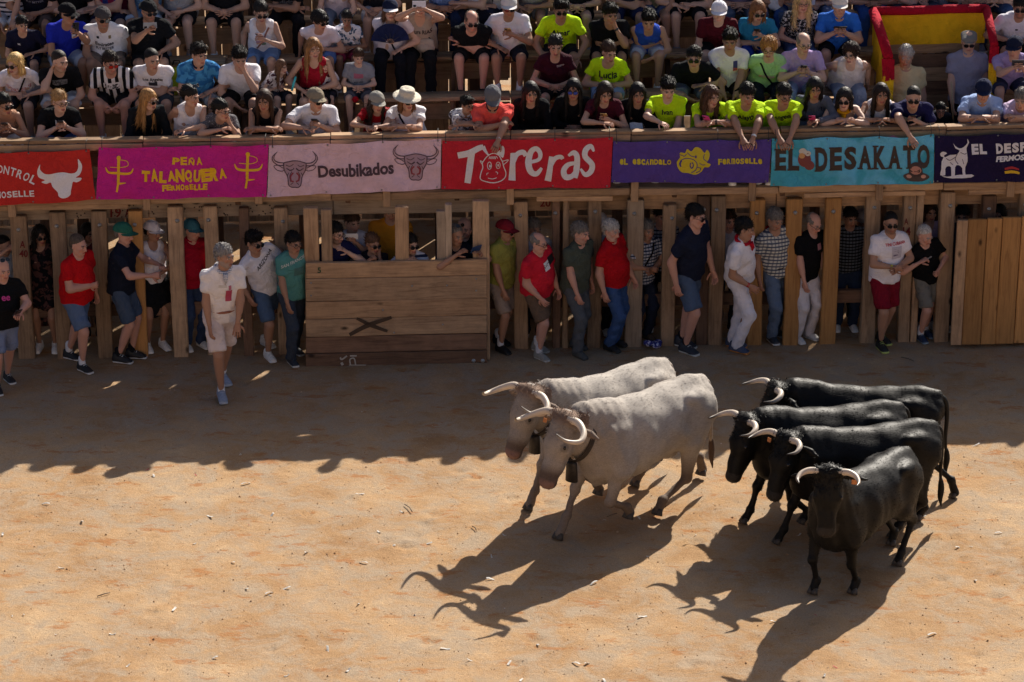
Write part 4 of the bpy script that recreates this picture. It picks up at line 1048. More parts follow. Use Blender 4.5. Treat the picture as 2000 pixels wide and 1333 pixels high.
# unseen stand added below the camera to bounce sunlight onto the crowd
opp = empty('bounce_grandstand', (0, -15.2, 0)); tag(opp, 'unseen wooden grandstand added opposite to bounce sunlight onto the crowd', 'grandstand')
for i in range(11):
    y, z = -15.4-1.12*i, 1.75+.60*i
    plank('riser_board', (-15, y, z-.28), (15, y, z-.28), .56, .03, opp, WOOD_PALE(), jit=0); plank('seat_plank', (-15, y-.57, z), (15, y-.57, z), 1.1, .04, opp, WOOD_PALE(), (0, 1, 0), jit=0)
for i in range(60): plank('post', (-15+.5*i, -15.3, 0), (-15+.5*i, -15.3, 1.5), .30, .06, opp, WOOD_PALE(), (1, 0, 0), jit=0)
# ------------------------------------------------------------------ flag-draped stairwell in the stand
box = empty('stairwell_box', (0, 0, 0)); tag(box, 'stairwell box in the stand draped in red and yellow cloth', 'stairwell')
REDC, YELC = cloth('a8122a'), cloth('e8b420')
def pad(pts, rad, name='padded_rail'):
    v, q = tube(pts, rad, 10); link(name, qmesh(name, v, q), box, REDC)
bl, br = on_fence(1706, 22, 1.74), on_fence(1926, 17, 1.74); fl_, fr_ = on_fence(1735, 112, .95), on_fence(1942, 88, .95)
pad([bl, bl.lerp(br, .33)+Vector((0, 0, -.006)), bl.lerp(br, .66)+Vector((0, 0, .004)), br], .055); pad([bl, bl.lerp(fl_, .5)+Vector((0, 0, .015)), fl_], .06); pad([br, br.lerp(fr_, .5)+Vector((0, 0, .012)), fr_], .05)
def sheet(c, n, m, name, mat, wavy=.012, th=.012):
    a, b, cc, d_ = [np.array(q) for q in c]; V = []; nn = nrm(np.cross(b-a, d_-a)); ph = rnd.uniform(0, 6)
    for k in (0, 1):
        for i in range(n+1):
            for j in range(m+1):
                u, v = i/n, j/m; p = (a*(1-u)+b*u)*(1-v)+(d_*(1-u)+cc*u)*v
                V.append(p+nn*(wavy*math.sin(u*14+v*3+ph)*(.3+.7*v)+.5*wavy*math.sin(u*27-v*6+ph)+k*th))
    st = m+1; s2 = (n+1)*st; Q = []
    for k in (0, 1):
        for i in range(n):
            for j in range(m):
                q = (k*s2+i*st+j, k*s2+(i+1)*st+j, k*s2+(i+1)*st+j+1, k*s2+i*st+j+1); Q.append(q if k else q[::-1])
    link(name, qmesh(name, V, Q), box, mat)
dn = Vector((0, 0, -1))
sheet((bl+dn*.05, br+dn*.05, br+dn*.42, bl+dn*.42), 26, 6, 'yellow_cloth', YELC)
sheet((fl_+Vector((-.08, 0, 0))+dn*.02, fl_+Vector((.07, -.03, 0))+dn*.02, fl_+Vector((.08, -.03, 0))+dn*.26, fl_+Vector((-.05, 0, 0))+dn*.30), 8, 5, 'red_cloth', REDC)
sheet((fl_+Vector((-.06, 0, 0))+dn*.22, fl_+Vector((.075, -.02, 0))+dn*.27, fl_+Vector((.07, -.02, 0))+dn*.66, fl_+Vector((-.08, 0, 0))+dn*.62), 8, 6, 'yellow_cloth', YELC)
sheet((bl+dn*.08, fl_+Vector((-.05, 0, 0))+dn*.05, fl_+Vector((-.06, 0, 0))+dn*.60, bl+dn*.55), 12, 6, 'yellow_cloth', YELC, .02)
sheet((fr_+Vector((-.05, 0, 0))+dn*.02, fr_+Vector((.06, 0, 0))+dn*.02, fr_+Vector((.06, 0, 0))+dn*.24, fr_+Vector((-.05, 0, 0))+dn*.22), 6, 5, 'red_cloth', REDC)
sheet((fr_+Vector((-.05, .01, 0))+dn*.2, fr_+Vector((.05, .01, 0))+dn*.22, fr_+Vector((.05, .01, 0))+dn*.70, fr_+Vector((-.04, .01, 0))+dn*.66), 6, 6, 'yellow_cloth', YELC)
for i, (zt, mt) in enumerate(((.03, WOOD_MID), (.46, WOOD_MID), (.63, WOOD_DARK), (.80, WOOD_OLD), (.97, WOOD_DARK), (1.14, WOOD_OLD), (1.31, WOOD_MID))):
    a, b = bl+Vector((.05, .04+(.02 if i == 0 else 0), -zt)), br+Vector((-.05, .04, -zt)); plank('back_board', a, b, (.07 if i == 0 else .165), .03, box, mt())
for z in (0, .2, .4):
    a, b = bl+Vector((.1, -.35-z*1.2, -1.35-z)), br+Vector((-.1, -.35-z*1.2, -1.35-z)); plank('stair_tread', a, b, .26, .045, box, WOOD_DARK(), (0, 1, 0))
# ------------------------------------------------------------------ banners tied along the rail
BD = -.268
def wave(x, z):
    s = (z-Z0)/.62
    return .014*math.sin(x*5.1+z*3)+.010*math.sin(x*9.7-z*8+1)+.008*math.sin(x*17+z*13)*(1.1-s)+.007*math.sin(z*21+x*6)+.005*math.sin(x*29-z*31)
def on_ban(px, py, e=.005):
    p = on_fence(px, py, BD); return Vector((p.x, p.y+wave(p.x, p.z)-e, p.z))
def banner_cloth(key, c, c2=None, t='smooth'):
    m = cloth(c, 'camo' if c2 else None, c2, .25) if c2 else cloth(c); return m
def banner(label, c, corners, c2=None):
    p0 = on_fence(corners[0][0], corners[0][1], BD); root = empty('banner', (0, 0, 0)); tag(root, label, 'banner', 'peña banners tied along the rail')
    n, m = 48, 14; V = []; (x0, y0), (x1, y1), (x2, y2), (x3, y3) = corners
    for k in (0, 1):
        for i in range(n+1):
            for j in range(m+1):
                u, v = i/n, j/m; sag = 3.0*math.sin(math.pi*(u*3 % 1))*(1-v)
                px = (x0*(1-u)+x1*u)*(1-v)+(x3*(1-u)+x2*u)*v; py = (y0*(1-u)+y1*u)*(1-v)+(y3*(1-u)+y2*u)*v+sag
                V.append(on_ban(px, py, -.003*k))
    st = m+1; s2 = (n+1)*st; Q = []
    for k in (0, 1):
        for i in range(n):
            for j in range(m):
                q = (k*s2+i*st+j, k*s2+i*st+j+1, k*s2+(i+1)*st+j+1, k*s2+(i+1)*st+j); Q.append(q if not k else q[::-1])
    link('cloth', qmesh('banner_cloth', V, Q), root, banner_cloth('', c, c2))
    ey = []; bt = plain('eyelet', (.35, .33, .3), .4, .8)
    for u in (.02, .34, .66, .98):
        for v, yy in ((.03, 0), (.965, 1)):
            px = (x0*(1-u)+x1*u)*(1-v)+(x3*(1-u)+x2*u)*v; py = (y0*(1-u)+y1*u)*(1-v)+(y3*(1-u)+y2*u)*v+3*(1-v)*math.sin(math.pi*(u*3 % 1))
            link('eyelet', BOLT, root, bt, loc=on_ban(px, py, .006), rot=(R(90), 0, 0)).scale = (.42,)*3
            if yy == 0 and u in (.02, .66, .98):
                p = on_ban(px, py, .008); v_, q_ = tube([p, p+Vector((0, -.012, .05)), p+Vector((0, .03, .11)), p+Vector((0, .14, .11))], .004, 5); link('cable_tie', qmesh('cable_tie', v_, q_), root, plain('tie_black', (.015, .015, .015), .5))
    return root
def put(b, G, c, name='lettering', e=.006): return lay(G, lambda u, v: on_ban(u, v, e), name, b, ink(c), 12)
def spread(s, x0, x1, yf, hgt, bold=.03, jit=0.0, wd=None, seed=1):
    """letters set one by one along a curved base line"""
    r_ = random.Random(seed); n = len(s); out = []
    for i, ch in enumerate(s):
        if ch == ' ': continue
        cx = x0+(x1-x0)*(i+.5)/n; t = math.atan2(-(yf(cx+3)-yf(cx-3)), 6)+r_.uniform(-jit, jit)*.25
        ww = (x1-x0)/n*.86*(wd or 1)*(1+r_.uniform(-jit, jit)*.25); ww *= .35 if ch in 'Ii1l' else 1
        out.append(T2(ch, cx, yf(cx)+r_.uniform(-jit, jit)*hgt*.18, ww, hgt*(1+r_.uniform(-jit, jit)*.3), bold, t))
    return geo_join(*out)
def disc(cx, cy, r, r2=None, n=14): return poly_geo([[(cx+r*math.cos(2*math.pi*i/n), -cy+(r2 or r)*math.sin(2*math.pi*i/n)) for i in range(n)]])
def area(pts, n=3): return poly_geo([smooth_loop(P2(pts), n)])
# red banner with a white bull's head
b = banner('red banner with a white bull head and curved white lettering', 'c4342f', ((-175, 303), (175, 292), (186, 391), (-170, 413)))
put(b, area([(79, 320), (73, 335), (76, 347), (88, 352), (81, 356), (90, 360), (99, 357), (103, 365), (113, 375), (115, 382), (122, 386), (131, 385), (138, 380), (139, 372), (141, 362), (143, 355), (150, 356), (158, 352), (159, 347), (148, 347), (156, 341), (160, 330), (159, 320), (152, 311), (153, 326), (149, 336), (140, 339), (125, 337), (110, 338), (98, 340), (87, 339), (79, 331)]), 'e2dfe6', 'bull_head')
put(b, spread('DESCONTROL', -60, 72, lambda x: 331+.0035*(x+10)**2*(1 if x > -10 else .6), 17, .02), 'e2dfe6')
put(b, spread('FERMOSELLE', -42, 68, lambda x: 381-.05*x, 13, .03), 'e2dfe6')
# pink banner
b = banner('bright pink banner with yellow hand lettering and two yellow key emblems', 'c92a8e', ((193, 288), (525, 282), (520, 385), (187, 391)))
Y = 'e9b418'
for dx, dy in ((0, 0), (252, -8)):
    G = geo_join(disc(232+dx, 309+dy, 4.2), stroke_geo([(232+dx, -311-dy), (231+dx, -358-dy)], 5.5), stroke_geo([(231+dx, -358-dy), (228+dx, -376-dy)], 4),
                 stroke_geo(P2([(206+dx, 328+dy), (212+dx, 338+dy), (231+dx, 339+dy), (254+dx, 338+dy), (261+dx, 328+dy)]), [1.5, 4.5, 5, 4.5, 1.5]),
                 stroke_geo(P2([(234+dx, 312+dy), (248+dx, 315+dy), (250+dx, 323+dy), (238+dx, 327+dy), (215+dx, 327+dy)]), 1.4), stroke_geo(P2([(233+dx, 359+dy), (246+dx, 357+dy)]), [4, 2]))
    put(b, G, Y, 'key_emblem')
put(b, spread('PEÑA', 336, 397, lambda x: 315, 15, .05, .5), Y); put(b, spread('TALANQUERA', 277, 443, lambda x: 343-.02*(x-360), 23, .07, .6, 1.12, 3), Y); put(b, spread('FERMOSELLE', 317, 405, lambda x: 366-.02*(x-360), 11, .06, .4, 1.1, 5), Y)
# pale pink banner
b = banner('pale pink banner with dark lettering between two angry bull faces', 'ddbcca', ((526, 284), (862, 271), (860, 370), (522, 385)))
put(b, T2('Desubikados', 695, 332, 148, 25, .035, R(3.4)), '4a3440')
for cx, cy in ((576, 332), (812, 319)):
    q = lambda pts: [(cx+a, cy+c) for a, c in pts]; Dk = '4a3440'
    put(b, area(q([(-23, -13), (-10, -16), (10, -16), (23, -13), (21, 0), (14, 14), (12, 28), (7, 33), (-7, 33), (-12, 28), (-14, 14), (-21, 0)])), 'a68794', 'bull_face', .005)
    L_ = []
    for s in (-1, 1):
        L_ += [stroke_geo(P2(q([(s*22, -13), (s*32, -14), (s*40, -20), (s*40, -28), (s*34, -36)])), [1.6, 2, 1.6, 1.4, .6]), stroke_geo(P2(q([(s*22, -8), (s*34, -9), (s*43, -18), (s*43, -27), (s*34, -36)])), [1.6, 2, 1.6, 1.4, .6]),
               stroke_geo(P2(q([(s*23, -3), (s*33, -8), (s*41, -7), (s*36, 0), (s*26, 3), (s*22, 1)])), 1.3), stroke_geo(P2(q([(s*22, -13), (s*21, 0), (s*14, 14), (s*12, 28), (s*7, 33), (0, 33)])), 1.8),
               stroke_geo(P2(q([(s*2, -2), (s*9, 2), (s*17, -3)])), [3, 2.4, 1]), stroke_geo(P2(q([(s*3, -10), (s*10, -6), (s*18, -9)])), 1.4), stroke_geo(P2(q([(s*6, 4), (s*10, 12), (s*8, 22)])), 1.3), stroke_geo(P2(q([(s*12, 6), (s*15, 12)])), 1.3), stroke_geo(P2(q([(s*3, 24), (s*8, 28)])), 1.3)]
    L_ += [stroke_geo(P2(q([(-22, -13), (0, -17), (22, -13)])), 1.6)]
    put(b, geo_join(*L_), Dk, 'bull_face_lines', .007); put(b, geo_join(*[stroke_geo(P2(q([(s*3, 6), (s*8, 12), (s*7, 20), (s*2, 22)])), 2.8) for s in (-1, 1)]), '8e2f3c', 'bull_mouth', .008)
# red banner with white brush lettering
b = banner('red banner with large white brush lettering and a cartoon calf face', 'c42c3a', ((864, 274), (1197, 268), (1192, 367), (862, 371)))
W_ = 'ded9dc'
put(b, geo_join(stroke_geo(P2([(894, 304), (915, 299), (934, 290), (944, 287)]), [13, 12, 11, 9]), stroke_geo(P2([(943, 287), (949, 296), (955, 303)]), [9, 5, 2]), stroke_geo(P2([(921, 299), (917, 330), (913, 357)]), [13, 13, 12])), W_)
put(b, geo_join(stroke_geo(P2([(944, 314), (951, 305), (962, 299), (974, 303), (980, 313), (982, 318), (984, 327), (988, 338), (986, 348), (977, 354), (962, 356), (946, 353), (938, 347), (940, 335), (943, 327), (942, 318), (944, 314)]), 1.9),
                stroke_geo(P2([(944, 316), (938, 313), (943, 322)]), 1.5), stroke_geo(P2([(980, 315), (993, 313), (984, 322)]), 1.5),
                *[stroke_geo(P2([(x+4*math.cos(t), 323+7*math.sin(t)) for t in np.linspace(0, 6.28, 9)]), 1.4) for x in (956, 973)], disc(957, 324, 1.7, 3), disc(973, 323, 1.7, 3),
                stroke_geo(P2([(951, 341), (951, 338), (954, 337)]), 1.3), stroke_geo(P2([(968, 336), (972, 338), (971, 341)]), 1.3), stroke_geo(P2([(953, 347), (962, 349), (970, 347)]), 1.3),
                stroke_geo(P2([(955, 310), (957, 305), (959, 310), (961, 305), (963, 310), (965, 305), (967, 310), (969, 305), (972, 309)]), 1.2)), W_, 'calf_face', .007)
put(b, area([(970, 299), (977, 293), (981, 285), (985, 290), (985, 300), (982, 308), (976, 303)], 2), W_, 'calf_horn')
put(b, geo_join(stroke_geo(P2([(1002, 300), (1001, 325), (1000, 353)]), [10, 11, 14]), stroke_geo(P2([(1003, 318), (1010, 303), (1022, 299), (1027, 306)]), [7, 9, 10, 8]),
                stroke_geo(P2([(1033, 318), (1052, 312), (1055, 300), (1047, 291), (1037, 298), (1032, 318), (1037, 336), (1048, 340), (1058, 328)]), [6, 7, 9, 10, 11, 13, 12, 10, 5]),
                stroke_geo(P2([(1077, 306), (1074, 330), (1070, 355)]), [9, 11, 13]), stroke_geo(P2([(1077, 324), (1084, 310), (1095, 306), (1099, 311)]), [6, 9, 9, 7]),
                stroke_geo(P2([(1110, 304), (1120, 298), (1127, 306), (1126, 330), (1123, 347)]), [5, 10, 11, 12, 9]), stroke_geo(P2([(1126, 318), (1110, 322), (1101, 334), (1105, 346), (1117, 344), (1125, 332)]), [7, 9, 11, 12, 9, 5]),
                stroke_geo(P2([(1160, 296), (1154, 286), (1144, 293), (1143, 306), (1156, 320), (1154, 334), (1143, 340), (1134, 329)]), [4, 9, 11, 11, 11, 11, 9, 4])), W_)
# purple banner
b = banner('purple banner with small yellow block lettering and a yellow bull head', '574390', ((1198, 276), (1507, 272), (1501, 358), (1194, 357)))
Y2 = 'c9b322'; Pu = '41307a'
put(b, spread('eL escÁnDaLO', 1210, 1311, lambda x: 317, 11, .05, .1, 1.05), Y2); put(b, spread('FeRmoSeLLe', 1402, 1489, lambda x: 316, 11, .05, .1, 1.05), Y2)
put(b, area([(1327, 300), (1330, 297), (1338, 299), (1342, 291), (1350, 296), (1358, 288), (1368, 290), (1376, 299), (1381, 293), (1386, 300), (1384, 310), (1380, 316), (1388, 320), (1383, 326), (1375, 326), (1370, 335), (1358, 341), (1345, 338), (1332, 337), (1324, 328), (1322, 316), (1328, 308)]), Y2, 'bull_head')
put(b, geo_join(stroke_geo(P2([(1327, 301), (1336, 305), (1341, 301)]), 1.4), stroke_geo(P2([(1342, 298), (1349, 304), (1357, 306)]), 1.4), stroke_geo(P2([(1376, 301), (1374, 309), (1380, 314)]), 1.4), stroke_geo(P2([(1330, 313), (1340, 309), (1353, 311), (1361, 319), (1359, 331), (1350, 337)]), 1.6),
                stroke_geo(P2([(1331, 313), (1328, 320), (1330, 326)]), [3, 4, 2]), stroke_geo(P2([(1349, 318), (1348, 324), (1351, 329), (1354, 323), (1352, 317)]), 2.2), disc(1359, 306, 1.8, 3.2), stroke_geo(P2([(1362, 326), (1368, 328), (1366, 334), (1359, 337)]), 1.5), stroke_geo(P2([(1366, 318), (1372, 321), (1377, 320)]), 1.3)), Pu, 'bull_head_lines', .008)
# turquoise banner
b = banner('turquoise banner with tall dark brown slab lettering and a small cartoon mole', '4aa6bf', ((1508, 271), (1825, 264), (1823, 359), (1505, 365)), '68bade')
Bk = '3a2c26'
def slab(s, x0, x1, yf, hh, slant=0.0):
    out = []; n = len(s)
    for i, ch in enumerate(s):
        cx = x0+(x1-x0)*(i+.5)/n; wd = (x1-x0)/n*.84; cy = yf(cx); out.append(T2(ch, cx, cy, wd, hh, .045))
        st = {'E': 'bl', 'L': 'bl', 'D': 'l', 'K': 'lr', 'A': 'lr', 'T': 'c'}.get(ch, '')
        yb = cy+hh/2-1.5; yt = cy-hh/2+1.5
        if 'l' in st and ch != 'A': out += [stroke_geo([(cx-wd*.58, -yb), (cx-wd*.1, -yb)], 3, False), stroke_geo([(cx-wd*.58, -yt), (cx-wd*.1, -yt)], 3, False)]
        if ch == 'A' or ch == 'K': out += [stroke_geo([(cx-wd*.62, -yb), (cx-wd*.18, -yb)], 3, False), stroke_geo([(cx+wd*.18, -yb), (cx+wd*.62, -yb)], 3, False)]
        if ch == 'T': out += [stroke_geo([(cx-wd*.25, -yb), (cx+wd*.25, -yb)], 3, False)]
    return geo_join(*out)
put(b, slab('EL', 1512, 1563, lambda x: 312, 44), Bk); put(b, slab('DESAKATO', 1590, 1818, lambda x: 312-.03*(x-1590), 46), Bk)
put(b, geo_join(disc(1571, 311, 13, 15), disc(1580, 322, 10, 9)), '7c3a34', 'mascot_patch', .007); put(b, geo_join(disc(1568, 296, 8, 6), disc(1578, 300, 6, 5)), 'c9c3b6', 'mascot_patch', .008); put(b, disc(1566, 304, 6, 5), 'c9935a', 'mascot_patch', .009)
put(b, area([(1764, 344), (1775, 337), (1790, 335), (1806, 338), (1815, 345), (1805, 352), (1788, 354), (1772, 352)]), '4a3a38', 'molehill', .007); put(b, area([(1777, 342), (1776, 325), (1782, 318), (1792, 317), (1799, 322), (1800, 342)]), '3c2c2c', 'mole', .008)
put(b, disc(1788, 332, 11, 8), 'b97f6c', 'mole_face', .009); put(b, geo_join(disc(1775, 344, 5, 3.5), disc(1803, 344, 5, 3.5)), 'c48f7c', 'mole_paw', .009); put(b, stroke_geo(P2([(1784, 334), (1792, 334)]), 1.2), '5a2f2c', 'mole_mouth', .011)
# navy banner
b = banner('dark navy banner with white lettering and a standing white bull', '231b40', ((1827, 266), (2185, 252), (2185, 352), (1824, 358)))
Wn = 'd8d6de'
put(b, area([(1836, 300), (1842, 296), (1850, 300), (1844, 304), (1846, 308), (1856, 303), (1868, 302), (1874, 294), (1866, 290), (1862, 280), (1866, 286), (1874, 290), (1882, 288), (1890, 280), (1889, 272), (1893, 279), (1888, 290), (1889, 300), (1890, 316), (1886, 328), (1886, 342), (1891, 345), (1881, 345), (1880, 330), (1872, 324), (1866, 328), (1865, 346), (1858, 346), (1858, 328), (1850, 326), (1846, 331), (1846, 342), (1836, 342), (1838, 330), (1839, 316), (1843, 308), (1838, 306)], 2), Wn, 'white_bull')
put(b, geo_join(stroke_geo(P2([(1848, 310), (1856, 314), (1866, 308)]), 1.6), stroke_geo(P2([(1870, 300), (1866, 312), (1872, 322)]), 1.5), stroke_geo(P2([(1876, 298), (1884, 302), (1888, 300)]), 1.3), stroke_geo(P2([(1856, 318), (1862, 324)]), 1.2), stroke_geo(P2([(1880, 312), (1883, 322)]), 1.2)), '4a4468', 'bull_shading_lines', .008)
put(b, area([(1836, 343), (1850, 345), (1898, 341), (1897, 347), (1860, 349)], 2), Wn, 'white_ground_stroke')
put(b, spread('EL DESPARRAME', 1897, 2100, lambda x: 293-.06*(x-1897), 20, .06, 0), Wn); put(b, T2('FERMOSELLE', 1988, 308, 88, 11, .05, R(3), .2), Wn)
put(b, stroke_geo(P2([(1962, 330), (1976, 327), (1990, 331)]), [4, 5, 3]), 'a8202a', 'flag_stroke', .007); put(b, stroke_geo(P2([(1962, 337), (1976, 335), (1991, 338)]), [5, 6, 4]), 'd9b020', 'flag_stroke', .008)
# ------------------------------------------------------------------ cattle
COAT_BLACK = attr_mat('coat_black', .52, .17, .3, 150, .3, 7.0); COAT_GREY = attr_mat('coat_grey', .8, .2, .2, 130, .2, 3.2)
HORN = attr_mat('horn', .4, .5, .05, 60, .1); HOOFM = plain('hoof', (.055, .045, .038), .6); EYEM = plain('bull_eye', (.012, .009, .008), .08, var=.02)
def cattle(label, tail_px, head_px, z_back, yaw, scale, legs, head_yaw, head_drop, head_nod, coat, horn, tailswing=0.0, tag_ear=None, grp=None, bell=False, neck_up=0.0, roll=0, nl=.46, HS=1.2):
    """legs: (dx, dy, lift) for fore -X, fore +X, hind -X, hind +X in the animal's own space (faces -Y)"""
    S = scale; black = coat == 'black'
    f = Field(.0125)
    Wt = lambda *p: np.array(p, float)*S
    e = lambda a, b, r0, r1, k=.08, side=(1, 0, 0): f.ell(Wt(*a), Wt(*b), tuple(S*v for v in r0), tuple(S*v for v in r1), side, 0, k)
    e((0, -.46, .84), (0, -.10, .80), (.215, .31), (.265, .345)); e((0, -.10, .80), (0, .36, .82), (.275, .35), (.27, .31)); e((0, .36, .84), (0, .68, .895), (.245, .275), (.215, .235))
    e((0, .66, .91), (0, .82, .93), (.205, .215), (.15, .17))
    f.cone(Wt(0, -.50, 1.06), Wt(0, .0, 1.045), .12*S, .085*S, 0, .10); f.cone(Wt(0, .0, 1.045), Wt(0, .70, 1.07), .085*S, .075*S, 0, .08); f.cone(Wt(0, .70, 1.08), Wt(0, .88, 1.07), .06*S, .045*S, 0, .06)
    e((0, -.52, .66), (0, -.40, .55), (.12, .13), (.11, .10))
    for s in (-1, 1):
        e((s*.155, -.42, .98), (s*.205, -.40, .62), (.075, .17), (.085, .12), .06); f.blob(Wt(s*.17, .60, 1.02), Wt(.075, .10, .055), k=.07*S)
        e((s*.14, .66, .93), (s*.155, .60, .60), (.105, .21), (.075, .13), .06); f.blob(Wt(s*.16, .80, .84), Wt(.07, .08, .12), k=.07*S)
        f.cone(Wt(s*.165, -.52, 1.02), Wt(s*.215, -.42, .70), .04*S, .055*S, 0, .045); f.blob(Wt(s*.205, -.33, .68), Wt(.06, .10, .11), k=.05*S)
        f.blob(Wt(s*.195, .50, 1.03), Wt(.04, .065, .045), k=.045*S); f.blob(Wt(s*.085, .87, .98), Wt(.04, .05, .05), k=.04*S)
        f.blob(Wt(s*.335, .45, .88), Wt(.085, .11, .13), k=.09*S, sub=True); f.blob(Wt(s*.36, -.20, .86), Wt(.085, .06, .22), k=.09*S, sub=True)
    # neck and head
    hr = rotm('z', R(head_yaw)); poll = Wt(0, -.50, 1.06-head_drop)+hr @ Wt(0, -nl, .06+neck_up); dr = rotm('z', R(head_yaw*1.25)) @ rotm('y', R(roll)) @ rotm('x', R(-head_nod))
    dh = rotm('z', R(head_yaw*1.25)) @ rotm('y', R(roll)) @ rotm('x', R(8))
    hd = lambda *p: poll+dr @ (Wt(*p)*HS)           # head space: face points down -Z, forehead towards -Y
    nm = (Wt(0, -.46, .95)+poll)/2+Wt(0, 0, -.03)
    f.ell(Wt(0, -.42, .96), nm, (.17*S, .27*S), (.135*S, .215*S), (1, 0, 0), 0, .10); f.ell(nm, hd(0, .10, -.08), (.135*S, .215*S), (.11*S, .15*S), (1, 0, 0), 0, .08)
    f.cone(Wt(0, -.50, 1.11), nm+Wt(0, .02, .12), .12*S, .11*S, 0, .08); f.cone(Wt(0, -.50, .66), nm+Wt(0, 0, -.20), .06*S, .05*S, 0, .08)
    sd = dr @ np.array((1.0, 0, 0))
    H = lambda a, b, r0, r1, k=.04: f.ell(hd(*a), hd(*b), tuple(S*HS*v for v in r0), tuple(S*HS*v for v in r1), sd, 0, k*S)
    H((0, .03, .02), (0, .02, -.16), (.105, .085), (.11, .095)); H((0, .02, -.14), (0, .01, -.34), (.10, .085), (.066, .068)); H((0, .01, -.32), (0, .0, -.43), (.066, .066), (.074, .06))
    H((0, .10, -.10), (0, .06, -.34), (.065, .07), (.045, .05))
    f.cone(hd(-.09, .0, .045), hd(.09, .0, .045), .048*S, .048*S, 0, .03*S)
    for s in (-1, 1):
        f.blob(hd(s*.092, -.015, -.155), Wt(.028, .036, .036), k=.02*S); f.blob(hd(s*.045, -.055, -.435), Wt(.02, .02, .014), k=.01*S, sub=True)
        f.cone(hd(s*.09, .05, .0), hd(s*.22, .085, -.015 if not black else -.005), .024*S, .030*S, 0, .02*S); f.cone(hd(s*.22, .085, -.015), hd(s*.29, .10, -.03), .030*S, .012*S, 0, .01*S)
        f.blob(hd(s*.2, .045, -.02), Wt(.06, .018, .018), k=.01*S, sub=True)
    # legs
    hooves = []
    for i, (dx, dy, lift) in enumerate(legs):
        s = -1 if i % 2 == 0 else 1; fore = i < 2
        if fore:
            top = Wt(s*.185, -.40, .62); hf = Wt(s*.15+dx, -.40+dy, lift); fet = hf+Wt(0, .035, .115) if lift < .06 else hf+Wt(0, -.05, .11)
            kn, fet = ik(top, fet, .29*S, .255*S, (0, -1, .1)); m = 1
            f.cone(top+Wt(0, 0, .06), kn, .080*S, .043*S, 0, .04); f.blob(kn, Wt(.041, .046, .055), k=.025*S); f.cone(kn, fet, .034*S, .029*S, 0, .025)
        else:
            st = Wt(s*.165, .50, .60); hf = Wt(s*.15+dx, .72+dy, lift); fet = hf+Wt(0, .04, .12)
            hk, fet = ik(st, fet, .345*S, .335*S, (0, 1, .15)); hip = Wt(s*.14, .70, .86)
            f.ell(hip, st, (.10*S, .17*S), (.075*S, .13*S), (1, 0, 0), 0, .06); f.cone(st+Wt(0, .05, 0), hk, .088*S, .040*S, 0, .05); f.cone(hip+Wt(0, .04, -.1), hk, .075*S, .030*S, 0, .05)
            f.blob(hk+Wt(0, .008, .0), Wt(.034, .052, .05), k=.025*S); f.cone(hk, fet, .034*S, .029*S, 0, .025)
        f.blob(fet, Wt(.042, .045, .042), k=.02*S); f.cone(fet, hf+Wt(0, -.01, .05), .037*S, .043*S, 0, .02)
        hooves.append((hf, fet))
    if not black: f.ell(nm+Wt(0, .06, -.22), Wt(0, -.46, .50), (.028*S, .09*S), (.035*S, .08*S), (1, 0, 0), 0, .05)
    if not black: f.blob(Wt(0, .42, .50), Wt(.09, .12, .05), k=.05)
    else: f.blob(Wt(0, .25, .455), Wt(.04, .10, .035), k=.05)
    def wr(X, Y, Z):
        x, y, z = X/S, Y/S, Z/S
        g = np.exp(-((y+.62)/.22)**2)
        return .0022*np.sin(y*62+z*16+2*np.sin(x*9))*g + .0032*np.sin(y*46+z*7+1)*np.exp(-((y-.10)/.26)**2)*np.exp(-((z-.78)/.16)**2)*(np.abs(x) > .14) + .003*np.sin(z*31+y*17)*np.sin(x*21+y*8) + (.0055*np.sin(x*140+y*60)*np.sin(z*120+y*90)*((y < -.72)*(z > poll[2]/S-.10)) if black else 0)
    f.noise[0] = wr
    P, Q, _ = f.run()
    # coat colours belong to the animal: dark points, brown poll
    n = len(P); C = np.empty((n, 3), np.float32)
    loc = (P-poll) @ dr/S/HS          # head space
    inhead = (P[:, 1]/S < -.62) & (loc[:, 1] < .16) & (loc[:, 2] < .1)
    if black:
        C[:] = (.0075, .007, .0068); C[inhead & (loc[:, 2] < -.40)] = (.03, .026, .024)
        m = inhead & (loc[:, 2] > -.12); C[m] = (.006, .0056, .0054)
    else:
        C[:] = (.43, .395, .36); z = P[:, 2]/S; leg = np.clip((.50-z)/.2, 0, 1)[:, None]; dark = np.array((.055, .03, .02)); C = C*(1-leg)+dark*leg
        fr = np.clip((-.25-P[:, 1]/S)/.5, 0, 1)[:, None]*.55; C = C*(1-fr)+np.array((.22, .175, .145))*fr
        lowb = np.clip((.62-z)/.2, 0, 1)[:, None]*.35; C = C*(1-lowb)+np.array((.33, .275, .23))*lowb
        a = np.clip((loc[:, 2]+.02)/.06, 0, 1)*inhead*(np.abs(loc[:, 0]) < .13); C = C*(1-.75*a[:, None])+np.array((.16, .085, .05))*.75*a[:, None]
        a = np.clip((-.30-loc[:, 2])/.07, 0, 1)*inhead; C = C*(1-.85*a[:, None])+np.array((.085, .055, .045))*.85*a[:, None]
        a = np.clip((-.405-loc[:, 2])/.03, 0, 1)*inhead*(loc[:, 1] < .0); C = C*(1-.7*a[:, None])+np.array((.30, .17, .14))*.7*a[:, None]
        a = (np.abs(loc[:, 0]) > .15)*inhead; C[a] = C[a]*.4+np.array((.12, .07, .045))*.6
        ee = np.minimum(np.linalg.norm(loc-(.1, -.02, -.155), axis=1), np.linalg.norm(loc-(-.1, -.02, -.155), axis=1)); C[ee < .034] *= .7
    name = 'grey_ox' if not black else 'black_bull'
    root = empty(name, (0, 0, 0), R(yaw)); tag(root, label, 'ox' if not black else 'bull', grp)
